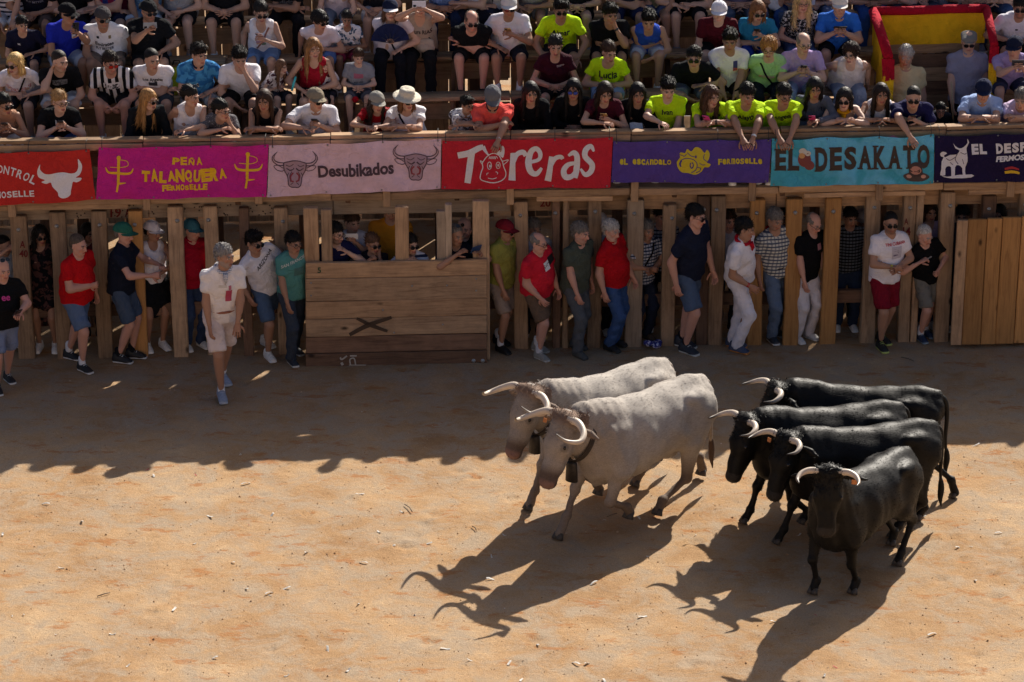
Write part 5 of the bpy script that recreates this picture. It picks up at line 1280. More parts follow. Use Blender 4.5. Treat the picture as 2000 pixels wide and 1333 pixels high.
    bo = link('body', qmesh('body', P, Q, C), root, COAT_BLACK if black else COAT_GREY)
    rs = np.random.RandomState(int(yaw*-7+S*100)); N = 9500; pk = rs.randint(0, len(Q), N); A, B, D = P[Q[pk, 0]], P[Q[pk, 1]], P[Q[pk, 3]]
    nn = np.cross(B-A, D-A); nn /= np.linalg.norm(nn, axis=1)[:, None]+1e-9; cen = P[Q[pk]].mean(1)+(rs.rand(N, 3)-.5)*.01
    lc = (cen-poll) @ dr/S/HS; hd_ = (cen[:, 1]/S < -.62) & (lc[:, 1] < .16) & (lc[:, 2] < .12); brow = hd_ & (lc[:, 2] > -.12) & (np.abs(lc[:, 0]) < .14)
    fl = np.tile(np.array((0, 1, -.45)), (N, 1)); fl[hd_] = dr @ np.array((0, 0, -1.0)); fl += rs.normal(0, .22, (N, 3)); fl[brow] = rs.normal(0, 1, (int(brow.sum()), 3))
    fl -= nn*(fl*nn).sum(1)[:, None]; fl /= np.linalg.norm(fl, axis=1)[:, None]+1e-9
    ln = (S*rs.uniform(.014, .030, N)*np.where(brow, 1.35, 1)*np.where(cen[:, 2] < .3*S, .6, 1))[:, None]; lf = np.where(brow, .8, .16 if black else .07)[:, None]; sdv = np.cross(fl, nn); wd = rs.uniform(.0018, .0034, (N, 1))
    a_ = cen-nn*.002; m_ = cen+fl*ln*.5+nn*ln*lf*.5; t_ = cen+fl*ln+nn*ln*lf*.6
    SV = np.stack([a_-sdv*wd, a_+sdv*wd, m_+sdv*wd, m_-sdv*wd, t_+sdv*wd*.3, t_-sdv*wd*.3], 1).reshape(-1, 3); b_ = np.arange(N)[:, None]*6
    SQ = np.concatenate([b_+np.array((0, 1, 2, 3)), b_+np.array((3, 2, 4, 5))]); cv = C[Q[pk, 0]]*(rs.uniform(.55, 1.55, (N, 1)) if black else rs.uniform(.9, 1.16, (N, 1)))
    fur = link('coat_hair', qmesh('coat_hair', SV, SQ, np.repeat(cv, 6, 0)), bo, COAT_BLACK if black else COAT_GREY); tag(fur, kind='stuff')
    # hooves: two toes each
    for hf, fet in hooves:
        v = []; 
        for s in (-1, 1):
            v.append(tube([hf+Wt(s*.019, -.015, .058), hf+Wt(s*.023, -.03, .028), hf+Wt(s*.026, -.04, .002)], [.026*S, .03*S, .034*S], 8))
        v_, q_ = cat(*v); link('hoof', qmesh('hoof', v_, q_), root, HOOFM)
    for s in (-1, 1):
        v_, q_ = lathe([(.001, .022), (.014, .017), (.021, 0), (.014, -.017), (.001, -.022)], 10); o = link('eye', qmesh('eye', v_*S, q_), root, EYEM, loc=hd(s*.103, -.022, -.155))
        hp = [poll+dh @ Wt(s*(a+.02), b_, c_+.01) for a, b_, c_ in horn]; hpts = smooth_loop(hp, 5, False); k = len(hpts); r0 = .031*S if black else .032*S
        tt = np.linspace(0, 1, k); rad = r0*(1-tt**1.5)**.85+.004; v_, q_ = tube(hpts, rad, 12)
        t2 = np.concatenate([np.repeat(tt, 12), np.zeros(12), np.ones(12)])[:, None]; base = np.array((.62, .52, .42)); tip = np.array((.045, .035, .03))
        u = np.clip((t2-(.60 if black else .72))/.28, 0, 1); col = base*(1-u)+tip*u; col = col*(.72+.28*np.clip(t2*5, 0, 1))
        link('horn', qmesh('horn', v_, q_, col), root, HORN)
    if tag_ear:
        p = hd(tag_ear*.20, .03, -.035); o = link('ear_tag', box_mesh('ear_tag', .052, .008, .045, .004), root, plain('tag_orange', (.55, .20, .06), .5), loc=p, rot=(R(-head_nod), 0, R(head_yaw)))
    th = Wt(0, .905, 1.05); tp = [th+Wt(0, -.06, .02), th+Wt(.01, .05, -.03), th+Wt(.01+tailswing*.2, .085, -.2), th+Wt(.02+tailswing*.6, .08, -.45), th+Wt(tailswing, .10, -.62)]
    tp = smooth_loop(tp, 4, False); v1 = tube(tp, np.linspace(.034, .014, len(tp))*S, 8)
    v2 = tube(smooth_loop([tp[-1]+Wt(0, 0, .05), tp[-1]+Wt(0, .01, -.06), tp[-1]+Wt(.01, 0, -.16), tp[-1]+Wt(.02, .01, -.25)], 3, False), [.016, .024, .031, .033, .033, .03, .025, .017, .01, .004], 8)
    v_, q_ = cat(v1); tc = np.tile(np.array((.013, .012, .011) if black else (.36, .31, .27)), (len(v_), 1)); tail = link('tail', qmesh('tail', v_, q_, tc), root, COAT_BLACK if black else COAT_GREY)
    link('tuft', qmesh('tuft', *v2, np.tile(np.array((.01, .009, .008) if black else (.10, .065, .05)), (len(v2[0]), 1))), tail, COAT_BLACK if black else COAT_GREY)
    # place: tail head meets its pixel at its height above the sand
    tgt = on_z(*tail_px, z_back*S); M = Matrix.Rotation(R(yaw), 4, 'Z'); off = M @ Vector(th+Wt(0, -.05, .06))
    root.location = (tgt.x-off.x, tgt.y-off.y, 0)
    info = {'root': root, 'M': Matrix.Translation(root.location) @ M, 'hd': hd, 'S': S, 'nm': nm, 'poll': poll, 'dr': dr, 'Wt': Wt}
    return info
HB = [(.07, .0, .05), (.16, .0, .055), (.235, -.05, .045), (.265, -.14, .035), (.245, -.235, .05)]      # fighting bull horns, forward and up
HO = [(.07, .01, .05), (.18, .02, .04), (.29, -.03, .0), (.345, -.13, -.02), (.30, -.24, .02), (.235, -.29, .09)]   # long ox horns
G1 = 'fighting bulls walking across the sand'; G2 = 'belled oxen leading the herd'
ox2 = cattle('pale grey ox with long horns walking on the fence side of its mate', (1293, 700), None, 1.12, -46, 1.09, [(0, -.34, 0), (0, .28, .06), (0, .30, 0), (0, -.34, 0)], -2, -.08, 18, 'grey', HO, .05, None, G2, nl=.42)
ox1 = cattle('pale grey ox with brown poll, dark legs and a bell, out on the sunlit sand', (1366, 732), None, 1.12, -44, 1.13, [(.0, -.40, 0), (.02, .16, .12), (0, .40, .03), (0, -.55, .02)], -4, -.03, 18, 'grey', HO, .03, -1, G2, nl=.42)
b1 = cattle('black bull nearest the fence with its horns over the herd', (1826, 762), None, 1.12, -88, 1.0, [(0, -.26, 0), (0, .22, .03), (0, -.05, 0), (0, .38, 0)], 14, -.02, 14, 'black', HB, .0, None, G1, nl=.30)
b2 = cattle('black bull between two others with its muzzle low and profile turned', (1752, 786), None, 1.12, -70, 1.02, [(0, -.26, 0), (0, .22, .05), (0, .26, 0), (0, -.28, 0)], 8, .0, 13, 'black', HB, .0, None, G1, nl=.30)
b3 = cattle('black bull with an orange ear tag pressed beside the sunlit bull', (1818, 822), None, 1.12, -68, 1.0, [(0, -.30, 0), (0, .18, .04), (0, .16, 0), (0, -.30, 0)], 14, -.04, 14, 'black', HB, .0, -1, G1, nl=.30)
b4 = cattle('black bull with a curly brow facing out over the open sand', (1768, 874), None, 1.12, -38, .98, [(0, -.10, 0), (0, .14, 0), (0, .24, 0), (0, -.14, 0)], 24, -.24, 8, 'black', HB, .0, 1, G1, nl=.28)
BELL = plain('bell_iron', (.045, .04, .038), .55, .6, bump=.3); LEATHER = plain('collar_leather', (.035, .024, .018), .65)
def cowbell(ox, label, L_):
    S = ox['S']; W = ox['M']; nm = ox['nm']; c = np.array(nm)+np.array((0, -.02, -.03)); ax = nrm(np.array(ox['poll'])-ox['Wt'](0, -.46, .95)); sd_ = np.array((1.0, 0, 0)); up = nrm(np.cross(ax, sd_)); up = up if up[2] > 0 else -up
    o = empty('cowbell'); o.matrix_world = W; tag(o, label, 'bell', 'bells hanging from the oxen')
    ring = [c+sd_*math.cos(t)*.150*S+up*math.sin(t)*.235*S for t in np.linspace(0, 2*math.pi, 29)]
    V = []; 
    for p in ring:
        r = nrm(p-c)
        for a, b in ((-.03, 0), (.03, 0), (.03, .012), (-.03, .012)): V.append(p+ax*a+r*b)
    Q = [(i*4+j, i*4+(j+1) % 4, (i+1)*4+(j+1) % 4, (i+1)*4+j) for i in range(28) for j in range(4)]
    link('collar', qmesh('collar', V, Q, smooth=False), o, LEATHER)
    bot = c-up*.25*S; v, q = lathe([(.02, .0), (.05, -.006), (.056, -.03), (.066, -L_), (.060, -L_), (.05, -.05), (.01, -.03)], 12); v = v*np.array((1.1, .72, 1)); link('bell_body', qmesh('bell', v, q, smooth=True), o, BELL, loc=bot+np.array((0, 0, .01)))
    link('clapper', qmesh('clapper', *tube([(0, 0, -.05), (0, 0, -L_-.01)], .012, 6)), o, BELL, loc=bot+np.array((0, 0, .01)))
cowbell(ox1, 'large dark iron bell on a leather collar under the sunlit ox', .21); cowbell(ox2, 'dark iron bell hanging under the ox beside the fence', .19)
# ------------------------------------------------------------------ the crowd
p = person
BK, WH, NEON, NAVY, JEAN = '17171a', 'efedf0', 'c9f21a', '1d2138', '5a6a86'
HB_, HBR, HD, HG, HW, HBL = '1a1310', '3a2618', '120e0d', '77706a', 'b9b4ae', 'b08a55'
# --- first row, leaning on the rail
p('woman with dark tied hair and sunglasses filming in a beige top', 8, 186, 1, sex='f', up=('tank', 'b58a72'), low=('shorts', WH), hair=('bun', HD), look=45, yaw=15, gl='sun', arms=('phone_low', 'phone_low'), skin='tan', phone=(1, '2a2a2e', 'p', 'dark phone held by the woman in the beige top'))
p('large woman in black t-shirt and glasses with blond tied hair filming', 116, 180, 1, sex='f', up=('tee', BK), low=('shorts', '3c5a9a'), hair=('bun', 'a37f52'), look=40, yaw=15, gl='clear', fat=1.0, skin='fair', arms=('phone_low', 'phone_low'), phone=(1, '1c1c20', 'p', 'black phone held by the large woman in black'), prints=[('t', 'MIX', .06, 0, .06, 'd8d8d8')])
p('woman with very long blond hair and sunglasses in a black sweatshirt', 290, 176, 1, sex='f', up=('long', '1d2024'), low=('trousers', BK), hair=('long', 'a87b48'), look=55, yaw=15, gl='sun', arms=('low', 'low'), skin='fair')
p('smiling woman in a white cropped one-shoulder top', 372, 170, 1, sex='f', up=('tank', 'f3eef2'), low=('trousers', BK), hair=('tied', HD), look=60, yaw=10, arms=('down', 'railin'), skin='mid', gl='up')
p('woman in speckled grey blouse and glasses resting her chin on her hand', 432, 197, 1, sex='f', up=('tee', '5d5b60', 'dots', 'b9b5b8'), low=('trousers', BK), hair=('tied', HD), look=55, yaw=10, gl='clear', arms=('railx', 'chin'), skin='mid', fat=.4)
p('girl with long brown hair in a black vest folding her arms on the rail', 515, 177, 1, sex='f', up=('tank', '15141a'), low=('shorts', BK), hair=('long', '38241a'), look=-5, nod=18, arms=('railx', 'railx'), skin='tan')
p('man in khaki cap, sunglasses and white polo looking at a phone', 617, 175, 1, up=('polo', 'e9e6ec'), low=('trousers', '4b5568'), hair=('ring', HG), cap=('cap', '8f8472'), look=35, yaw=5, gl='sun', arms=('rail', 'phone_low'), skin='mid', collar='e9e6ec', phone=(1, '17171a', 'p', 'black phone in the hand of the man in the white polo'), fat=.5)
p('girl with a grey cap and a name sticker on her red t-shirt', 736, 182, 1, sex='f', up=('tee', 'a3121f'), low=('shorts', BK), hair=('wavy', '2a1b14'), cap=('cap', '9a978f'), look=25, nod=18, arms=('rail', 'railin'), skin='mid', size=.9, prints=[('r', (.10, .055), 0, .0, .0, 'e4e0e0'), ('t', 'Fanny', .032, 0, .0, '3a3a40')])
p('woman with a cream sun hat, sunglasses and white v-neck t-shirt', 795, 176, 1, sex='f', up=('tee', 'f4f1f4'), low=('trousers', '6b86b8'), hair=('bob', '6e4a2e'), cap=('hat', 'ddd3c0'), look=25, gl='sun', arms=('railin', 'railx'), skin='mid', strap=(-1, '22222c'), neck=1.0, fat=.45)
p('boy with glasses in a white shirt printed with colourful animals', 912, 191, 1, up=('polo', 'e6e2e4', 'print', '54525c'), low=('shorts', NAVY), hair=('quiff', HD), look=40, gl='clear', arms=('railx', 'railx'), skin='tan', size=.84, kid=True, collar='e6e2e4')
p('man in grey cap and coral polo dangling his arm over the red banner', 962, 171, 1, up=('polo', 'ef5a52'), low=('trousers', '3a3f4a'), hair=('ring', HG), cap=('cap', '6e6e72'), look=5, nod=38, arms=('railx', 'over'), skin='tan', collar='3a2a34', fat=.75, watch=(1, 'c8c8c8'))
p('girl with long black hair and bare knees in a black dress', 1037, 162, 1, sex='f', up=('long', '131318'), low=('short', BK), hair=('long', '181213'), look=12, nod=20, arms=('low', 'low'), skin='mid')
p('girl wearing blue mirrored sunglasses and a black hooded top', 1120, 156, 1, sex='f', up=('long', '121216'), low=('trousers', BK), hair=('long', HD), look=-5, gl='blue', arms=('lap', 'lap'), skin='tan')
p('girl with tied dark hair in maroon looking at a gold phone', 1182, 162, 1, sex='f', up=('tee', '4a1424'), low=('trousers', BK), hair=('long', '241812'), look=15, nod=28, arms=('railin', 'phone_low'), skin='mid', phone=(1, 'b8945c', 'p', 'gold phone held by the girl in maroon'))
p('girl in a black hooded top holding a folded white paper', 1246, 164, 1, sex='f', up=('long', '101014'), low=('trousers', BK), hair=('long', '15100f'), look=10, nod=18, arms=('lap', 'lap'), skin='tan')
p('boy in neon yellow t-shirt lettered Ivan with a hand on the rail', 1305, 155, 1, up=('tee', NEON), low=('shorts', NAVY), hair=('quiff', HD), look=8, nod=24, arms=('rail', 'low'), skin='fair', size=.94, prints=[('t', 'Ivan', .085, 0, .01, '15201a', 1.3)])
p('girl with wavy brown hair in neon yellow lettered Paulaach', 1390, 170, 1, sex='f', up=('tee', NEON), low=('shorts', JEAN), hair=('wavy', '4a2f1f'), look=30, nod=12, arms=('railx', 'railin'), skin='mid', neck=.9, fat=.35, phone=(1, 'e04a9a', 'p', 'pink phone held by the girl in neon yellow'), prints=[('t', 'Paulaach', .072, 0, .04, '15201a', 1.3)], watch=(0, '15151a'))
p('boy in neon yellow lettered Alayo with crossed arms hanging over the rail', 1460, 166, 1, up=('tee', NEON), low=('shorts', NAVY), hair=('short', HD), look=20, nod=22, arms=('over', 'over'), skin='tan', watch=(1, 'c9c9cc'), prints=[('t', 'Alayo', .08, 0, .03, '15201a', 1.3)])
p('young man with glasses in neon yellow lettered (Angeel)', 1532, 167, 1, up=('tee', NEON), low=('shorts', NAVY), hair=('short', HD), look=18, nod=20, gl='clear', arms=('over', 'over'), skin='tan', prints=[('t', '(Angeel)', .078, 0, .04, '15201a', 1.3)])
p('girl with straight black hair in a grey sweatshirt with a pink phone', 1592, 153, 1, sex='f', up=('long', '5b6070'), low=('trousers', '3c4a66'), hair=('long', '141012'), look=5, nod=22, arms=('lap', 'railin'), skin='tan', phone=(1, 'd0447e', 'p', 'pink phone held by the girl in grey'))
p('woman in large sunglasses with a yellow neckerchief and pale top', 1650, 174, 1, sex='f', up=('strapless', 'b9b7cc'), low=('shorts', '8aa0c0'), hair=('bob', '1c1312'), look=-12, nod=18, gl='sun', arms=('railin', 'railin'), skin='fair', scarf='d59a1c')
p('smiling girl with long dark hair, white vest and open dark waistcoat', 1722, 165, 1, sex='f', up=('tank', 'ece8ee'), low=('trousers', BK), hair=('long', '241812'), look=6, nod=14, arms=('railin', 'railin'), skin='tan')
p('man with sunglasses in navy t-shirt with pale bars dangling an arm', 1785, 172, 1, up=('tee', '1c1c48'), low=('shorts', NAVY), hair=('buzz', HD), look=-5, nod=16, gl='sun', arms=('over', 'phone_low'), skin='mid', fat=.6, phone=(1, '202026', 'p', 'dark phone held by the man in navy'), prints=[('r', (.22, .035), 0, .0, .04, 'b8b8a0'), ('r', (.26, .03), 0, .0, -.02, '101018'), ('r', (.26, .025), 0, .0, -.07, 'a8a890')])
p('child with dark hair and glasses low behind the rail', 1838, 226, 1, up=('tee', '202028'), low=('shorts', NAVY), hair=('short', HD), look=0, gl='clear', arms=('lap', 'lap'), skin='tan', size=.72, kid=True)
p('older man with a navy cap and a pale blue polo', 1922, 158, 1, up=('polo', '9fb6e2'), low=('trousers', '3a4458'), hair=('ring', HW), cap=('cap', '1c2440'), look=-8, nod=20, arms=('railin', 'railx'), skin='mid', collar='9fb6e2', fat=.6)
p('grey-haired man in a lilac shirt with forearms on the rail', 1996, 176, 1, up=('shirt', 'c9b4d0'), low=('trousers', '3a4458'), hair=('short', HG), look=-20, nod=18, arms=('railx', 'railx'), skin='mid', fat=.4)
# --- second row
p('blond woman with bobbed hair and sunglasses in a white printed t-shirt', 27, 106, 2, sex='f', up=('tee', 'ece6ee'), low=('shorts', '24242c'), hair=('bob', 'c9a468'), look=-25, gl='sun', arms=('lap', 'knee'), skin='fair', strap=(1, '16161c'), prints=[('t', 'TERVENI', .075, 0, -.03, 'c88a92')], fat=.5)
p('young man with cropped hair in black lettered Original touching his ear', 116, 101, 2, up=('tee', '141418'), low=('shorts', 'b9bfc8'), hair=('buzz', '2a1f18'), look=45, yaw=10, arms=('ear', 'low'), skin='fair', beard=.25, prints=[('r', (.17, .06), 0, .0, .05, '77777c'), ('t', 'Original', .055, 0, .05, '101014', 1.5)])
p('man in black and white striped football shirt with red sunglasses', 215, 104, 2, up=('tee', 'ebe9ee', 'v', '17171c'), low=('shorts', '1a1a1e'), hair=('short', '2a1d16'), look=28, nod=14, gl='red', arms=('low', 'low'), skin='pink', beard=.3, fat=.45, prints=[('r', (.19, .075), 0, .0, .02, 'ebe9ee'), ('t', 'Jeep', .10, 0, .02, '101014', 2)])
p('young man in a white t-shirt lettered Los Angeles with folded arms', 296, 98, 2, up=('tee', 'f0ecf1'), low=('shorts', '3a3f48'), hair=('buzz', HD), look=30, arms=('fold', 'fold'), skin='mid', prints=[('t', 'Los Angeles', .048, 0, .06, '28282c', 1.5), ('r', (.10, .05), 0, .0, .01, '30303a')])
p('young man with dark hair in a sky blue patterned football shirt', 388, 88, 2, up=('tee', '4e9ad0', 'camo', '2a6aa6'), low=('shorts', '8a8f98'), hair=('quiff', '1c1411'), look=38, yaw=10, arms=('low', 'knee'), skin='mid', collar='1d2a44')
p('young man in a plain white t-shirt holding his chin', 467, 95, 2, up=('tee', 'efebf0'), low=('shorts', '16161a'), hair=('quiff', HD), look=15, nod=22, arms=('low', 'chin'), skin='mid')
p('little girl with a red hair bow and flowered dress holding a turquoise toy', 550, 118, 2, sex='f', up=('tee', 'e2d8da', 'floral', '4a2430'), low=('shorts', '2a2a34'), hair=('long', '6a4a34'), look=55, yaw=35, arms=('lap', 'lap'), skin='fair', size=.70, kid=True)
p('woman with highlighted long hair and red ruffled sleeves', 612, 76, 2, sex='f', up=('tank', '9e1428'), low=('shorts', BK), hair=('long', '8a6038'), look=20, arms=('knee', 'lap'), skin='mid')
p('small girl in a flowered t-shirt on the knees of the woman in red', 633, 115, 2, sex='f', up=('tee', 'ded2d2', 'floral', '5a2030'), low=('shorts', '2a2a34'), hair=('long', '7a583c'), look=25, arms=('lap', 'lap'), skin='fair', size=.66, kid=True)
p('boy in a grey t-shirt with a pink print holding a red flower', 700, 98, 2, up=('tee', '8c8c94'), low=('shorts', '50505a'), hair=('short', '4a3222'), look=15, nod=20, arms=('lap', 'lap'), skin='fair', size=.72, kid=True, prints=[('r', (.11, .05), 0, .0, .0, 'a8586c'), ('t', 'FAST LOW', .03, 0, -.08, '3a3a44')])
p('girl with tied dark hair in a maroon t-shirt between two bare knees', 1085, 72, 2, sex='f', up=('tee', '3c1222'), low=('shorts', BK), hair=('pony', HD), look=5, nod=18, arms=('lap', 'lap'), skin='mid', neck=.8, prints=[('t', 'TODO', .03, .06, .06, 'd8c8d0')])
p('woman with tied hair in neon yellow lettered Lucia', 1190, 84, 2, sex='f', up=('tee', NEON), low=('shorts', '8fa0c0'), hair=('tied', '3a261a'), look=25, nod=20, arms=('lap', 'lap'), skin='mid', fat=.55, neck=1.0, prints=[('t', 'Lucia', .105, 0, .02, '15201a', 1.3)])
p('young man with dark sunglasses in black with lettered sleeve bands', 1356, 94, 2, up=('tee', '15161b'), low=('shorts', '6a7080'), hair=('short', HD), look=-5, nod=12, gl='sun', arms=('low', 'knee'), skin='mid')
p('young man with short black hair in white with a small sunset print', 1426, 60, 2, up=('tee', 'f1eef4'), low=('shorts', BK), hair=('quiff', HD), look=-5, nod=20, arms=('low', 'low'), skin='tan', prints=[('r', (.05, .11), 0, .07, .0, '3a3a78'), ('r', (.05, .045), 0, .07, -.04, 'd8604a')])
p('older woman with glasses and curled ginger hair in a mint green top', 1502, 76, 2, sex='f', up=('tee', 'a9d69a'), low=('trousers', '20222c'), hair=('perm', 'a3733e'), look=-8, nod=16, gl='clear', arms=('down', 'low'), skin='fair', strap=(-1, '202028'), fat=.45, prints=[('t', 'OLIVIA', .055, 0, -.05, 'c890b8', 2)])
p('bald man with glasses in a lilac t-shirt reading a phone in a case', 1570, 66, 2, up=('tee', 'bda6d6'), low=('trousers', '9fb0c8'), hair=('ring', HG), look=15, nod=14, gl='clear', arms=('phone_low', 'phone_low'), skin='fair', beard=.15, phone=(0, '1c2430', 'p', 'navy phone case held open by the bald man in lilac'))
p('woman with short curly dark hair and glasses in a cream blouse', 1663, 87, 2, sex='f', up=('tank', 'e0d2cc'), low=('trousers', '8a94a8'), hair=('curly', '2a1a16'), look=-25, gl='clear', arms=('down', 'down'), skin='fair', fat=.8, neck=.9)
p('white-haired man in a cream short-sleeved shirt inside the stairwell', 1770, 92, d=1.35, floor='auto', up=('shirt', 'd6c59a'), low=('trousers', '4a4a50'), hair=('short', HW), look=-8, nod=12, arms=('down', 'down'), skin='mid', group='spectators in the stand', collar='d6c59a', fat=.4)
p('old man with a flat cap, sunglasses and grey polo standing in the stairwell', 1893, 63, d=1.45, floor='auto', up=('polo', '8f90a8'), low=('trousers', '14141a'), hair=('ring', HW), cap=('flat', '7c7a76'), look=-5, nod=16, gl='sun', arms=('front', 'down'), skin='fair', group='spectators in the stand', collar='8f90a8', fat=.3)
p('man with a navy cap holding up a tablet in a lilac t-shirt', 1982, 74, 2, up=('tee', 'a795c4'), low=('shorts', '2c3048'), hair=('short', HD), cap=('cap', '1a2038'), look=-25, nod=14, arms=('phone', 'phone'), skin='mid', phone=(0, '18181c', 'l', 'black tablet phone held by the man in the navy cap'))
# --- third row
p('boy with dark hair in a navy football shirt with white trim', 42, 34, 3, up=('tee', '1a1b34'), low=('shorts', NAVY), hair=('short', HD), look=25, arms=('low', 'knee'), skin='mid', size=.85, kid=True, prints=[('t', 'M', .05, -.05, .02, 'e0e0e8')])
p('man with black cap and sunglasses in a royal blue shirt filming', 132, 9, 3, up=('tee', '2230b4'), low=('shorts', 'a8b0c0'), hair=('buzz', HD), cap=('cap', '16161a'), look=55, yaw=20, gl='sun', arms=('low', 'phone'), skin='tan', phone=(1, '1a1a1e', 'p', 'black phone held by the man in royal blue'), fat=.4, prints=[('r', (.045, .055), 0, .07, .05, 'dcd6dc')])
p('man in white football shirt lettered Emirates with a grey cap', 200, 16, 3, up=('tee', 'efeef4'), low=('shorts', '7a6a60'), hair=('ring', HG), cap=('back', '4a4648'), look=20, gl='sun', arms=('low', 'down'), skin='tan', beard=.35, fat=.8, prints=[('t', 'Emirates', .062, 0, .0, '2a2a38', 1.5), ('t', 'FLY BETTER', .04, 0, -.055, '2a2a38', 1.5), ('r', (.03, .035), 0, .07, .08, '8a7a58'), ('r', (.03, .025), 0, -.07, .07, '202028')])
p('man with backwards black cap and sunglasses in black filming sideways', 290, 3, 3, up=('tee', '15161a'), low=('shorts', BK), hair=('buzz', HD), cap=('back', '1c1c20'), look=30, yaw=10, gl='sun', arms=('phone', 'knee'), skin='tan', beard=.45, fat=.6, phone=(-1, '8a8f98', 'l', 'silver phone held sideways by the man in black'))
p('woman with sunglasses in a white embroidered halter top with a phone', 509, 6, 3, sex='f', up=('tank', 'ece6ea'), low=('shorts', '6a86b0'), hair=('tied', HD), look=15, nod=22, gl='sun', arms=('down', 'phone_low'), skin='mid', phone=(1, 'c9a8a0', 'p', 'rose phone held by the woman in white halter'), strap=(1, '9a6a62'), prints=[('r', (.10, .05), 0, -.02, -.06, 'b08a98'), ('r', (.05, .04), 0, .02, -.10, '7a9a80')])
p('woman with dark fringe and sunglasses in white leaning over a child', 624, 22, 3, sex='f', up=('tee', 'e9e2ee'), low=('shorts', '5a78b0'), hair=('fringe', HD), look=45, nod=16, gl='sun', arms=('down', 'lap'), skin='mid')
p('small dark-haired child in a white shirt with coloured letters', 677, 24, 3, sex='f', up=('tee', 'e4e2ec', 'print', '3a5a7a', .6), low=('shorts', '7a2440'), hair=('tied', HD), look=5, nod=18, arms=('down', 'lap'), skin='dark', size=.80, kid=True)
p('woman with navy and white cap and glasses holding a blue fan', 762, 1, 3, sex='f', up=('tee', 'e6dce4'), low=('trousers', '16171f'), hair=('bob', '50382a'), cap=('cap', '1c2440', 'e0dce0'), look=8, nod=10, gl='clear', arms=((-.03, -.30, .92), 'knee'), skin='fair', fat=.75, strap=(-1, '1a1a22'))
p('woman in a beige vest raising a phone with both hands', 820, -6, 3, sex='f', up=('tank', 'a8978a'), low=('trousers', '15151a'), hair=('short', '5a4232'), look=5, nod=0, arms=('phone_up', 'phone_up'), skin='mid', fat=.5, phone=(0, 'd8d4dc', 'l', 'white phone raised sideways by the woman in beige'), prints=[('t', 'Tours RIAS', .06, 0, .0, '3a2a2a', 1.5)])
p('bald man with sunglasses in a black t-shirt with crossed arms', 921, 23, 3, up=('tee', '15161a'), low=('shorts', '15151a'), hair=('ring', '5a4a40'), look=12, nod=18, gl='sun', arms=('fold', 'fold'), skin='pink', beard=.3, fat=.6, shoes=('17171a', '202024'))
p('man with white cap in a white t-shirt holding up a gold phone', 994, -6, 3, up=('tee', 'f2eef6'), low=('shorts', '20222e'), hair=('ring', HW), cap=('cap', 'd8d4d4'), look=5, nod=14, gl='sun', arms=('knee', 'phone_low'), skin='tan', fat=.5, phone=(1, 'a8905c', 'p', 'gold phone held by the man in the white cap'), sock='eeeeee')
p('young man in neon yellow lettered Aimar with hands on a girl\'s shoulders', 1096, 0, 3, up=('tee', NEON), low=('shorts', '1c1c22'), hair=('quiff', HD), look=5, nod=18, gl='sun', arms=((-.20, -.46, .46), (.20, -.46, .46)), skin='tan', prints=[('t', 'Aimar', .085, 0, .02, '15201a', 1.3)])
p('young man in black covering his mouth with one hand', 1192, 10, 3, up=('tee', '121318'), low=('shorts', '15151a'), hair=('quiff', HD), look=18, nod=12, arms=('fold', 'chin'), skin='tan', watch=(1, '2a2a2e'), prints=[('t', 'Lunares', .025, .02, -.04, 'b8b8c0')])
p('young man in a royal blue sleeveless shirt with crossed forearms', 1267, 22, 3, up=('tank', '2d55c4'), low=('shorts', 'aab4cc'), hair=('quiff', HD), look=0, nod=26, arms=('fold', 'low'), skin='mid', watch=(1, '9a9aa2'), prints=[('t', 'FESTA', .028, .05, -.03, 'd8d878')])
p('young man with a white cap in a maroon t-shirt', 1405, 5, 3, up=('tee', '541420'), low=('shorts', BK), hair=('short', '2a1c14'), cap=('cap', 'e6e4ec'), look=-5, nod=14, arms=('low', 'low'), skin='fair')
p('woman with sunglasses in a turquoise top with a straw handbag', 1481, 4, 3, sex='f', up=('tee', '2c7ea8'), low=('trousers', '2440a0'), hair=('bob', '7a5030'), look=10, nod=20, gl='sun', arms=('lap', 'phone_low'), skin='mid', fat=.7, phone=(1, '201c1c', 'p', 'dark phone held by the woman in turquoise'))
p('blond older woman in a black and white zigzag top over white sleeves', 1568, -14, 3, sex='f', up=('tee', '26262e', 'print', 'b8b4b8', 1.4), low=('trousers', '4a5a86'), hair=('wavy', 'c8a878'), look=5, nod=10, gl='clear', arms=('lap', 'down'), skin='pink', neck=1.0)
p('man with a white cap in a bright blue polo filming with both hands', 1641, -8, 3, up=('polo', '2f6fd2'), low=('shorts', '17171d'), hair=('ring', HW), cap=('cap', 'ddd8d4'), look=0, nod=14, arms=('phone_low', 'phone_low'), skin='mid', fat=.6, collar='2f6fd2', phone=(0, '141416', 'l', 'black phone held sideways by the man in bright blue'))
p('man with dark hair in a black and white sports t-shirt', 1994, -4, 3, up=('tee', 'e2e0ea'), low=('shorts', BK), hair=('short', HD), look=-10, nod=14, gl='sun', arms=('knee', 'knee'), skin='tan', beard=.4, fat=.5, prints=[('r', (.03, .02), 0, -.02, .03, '202028')])
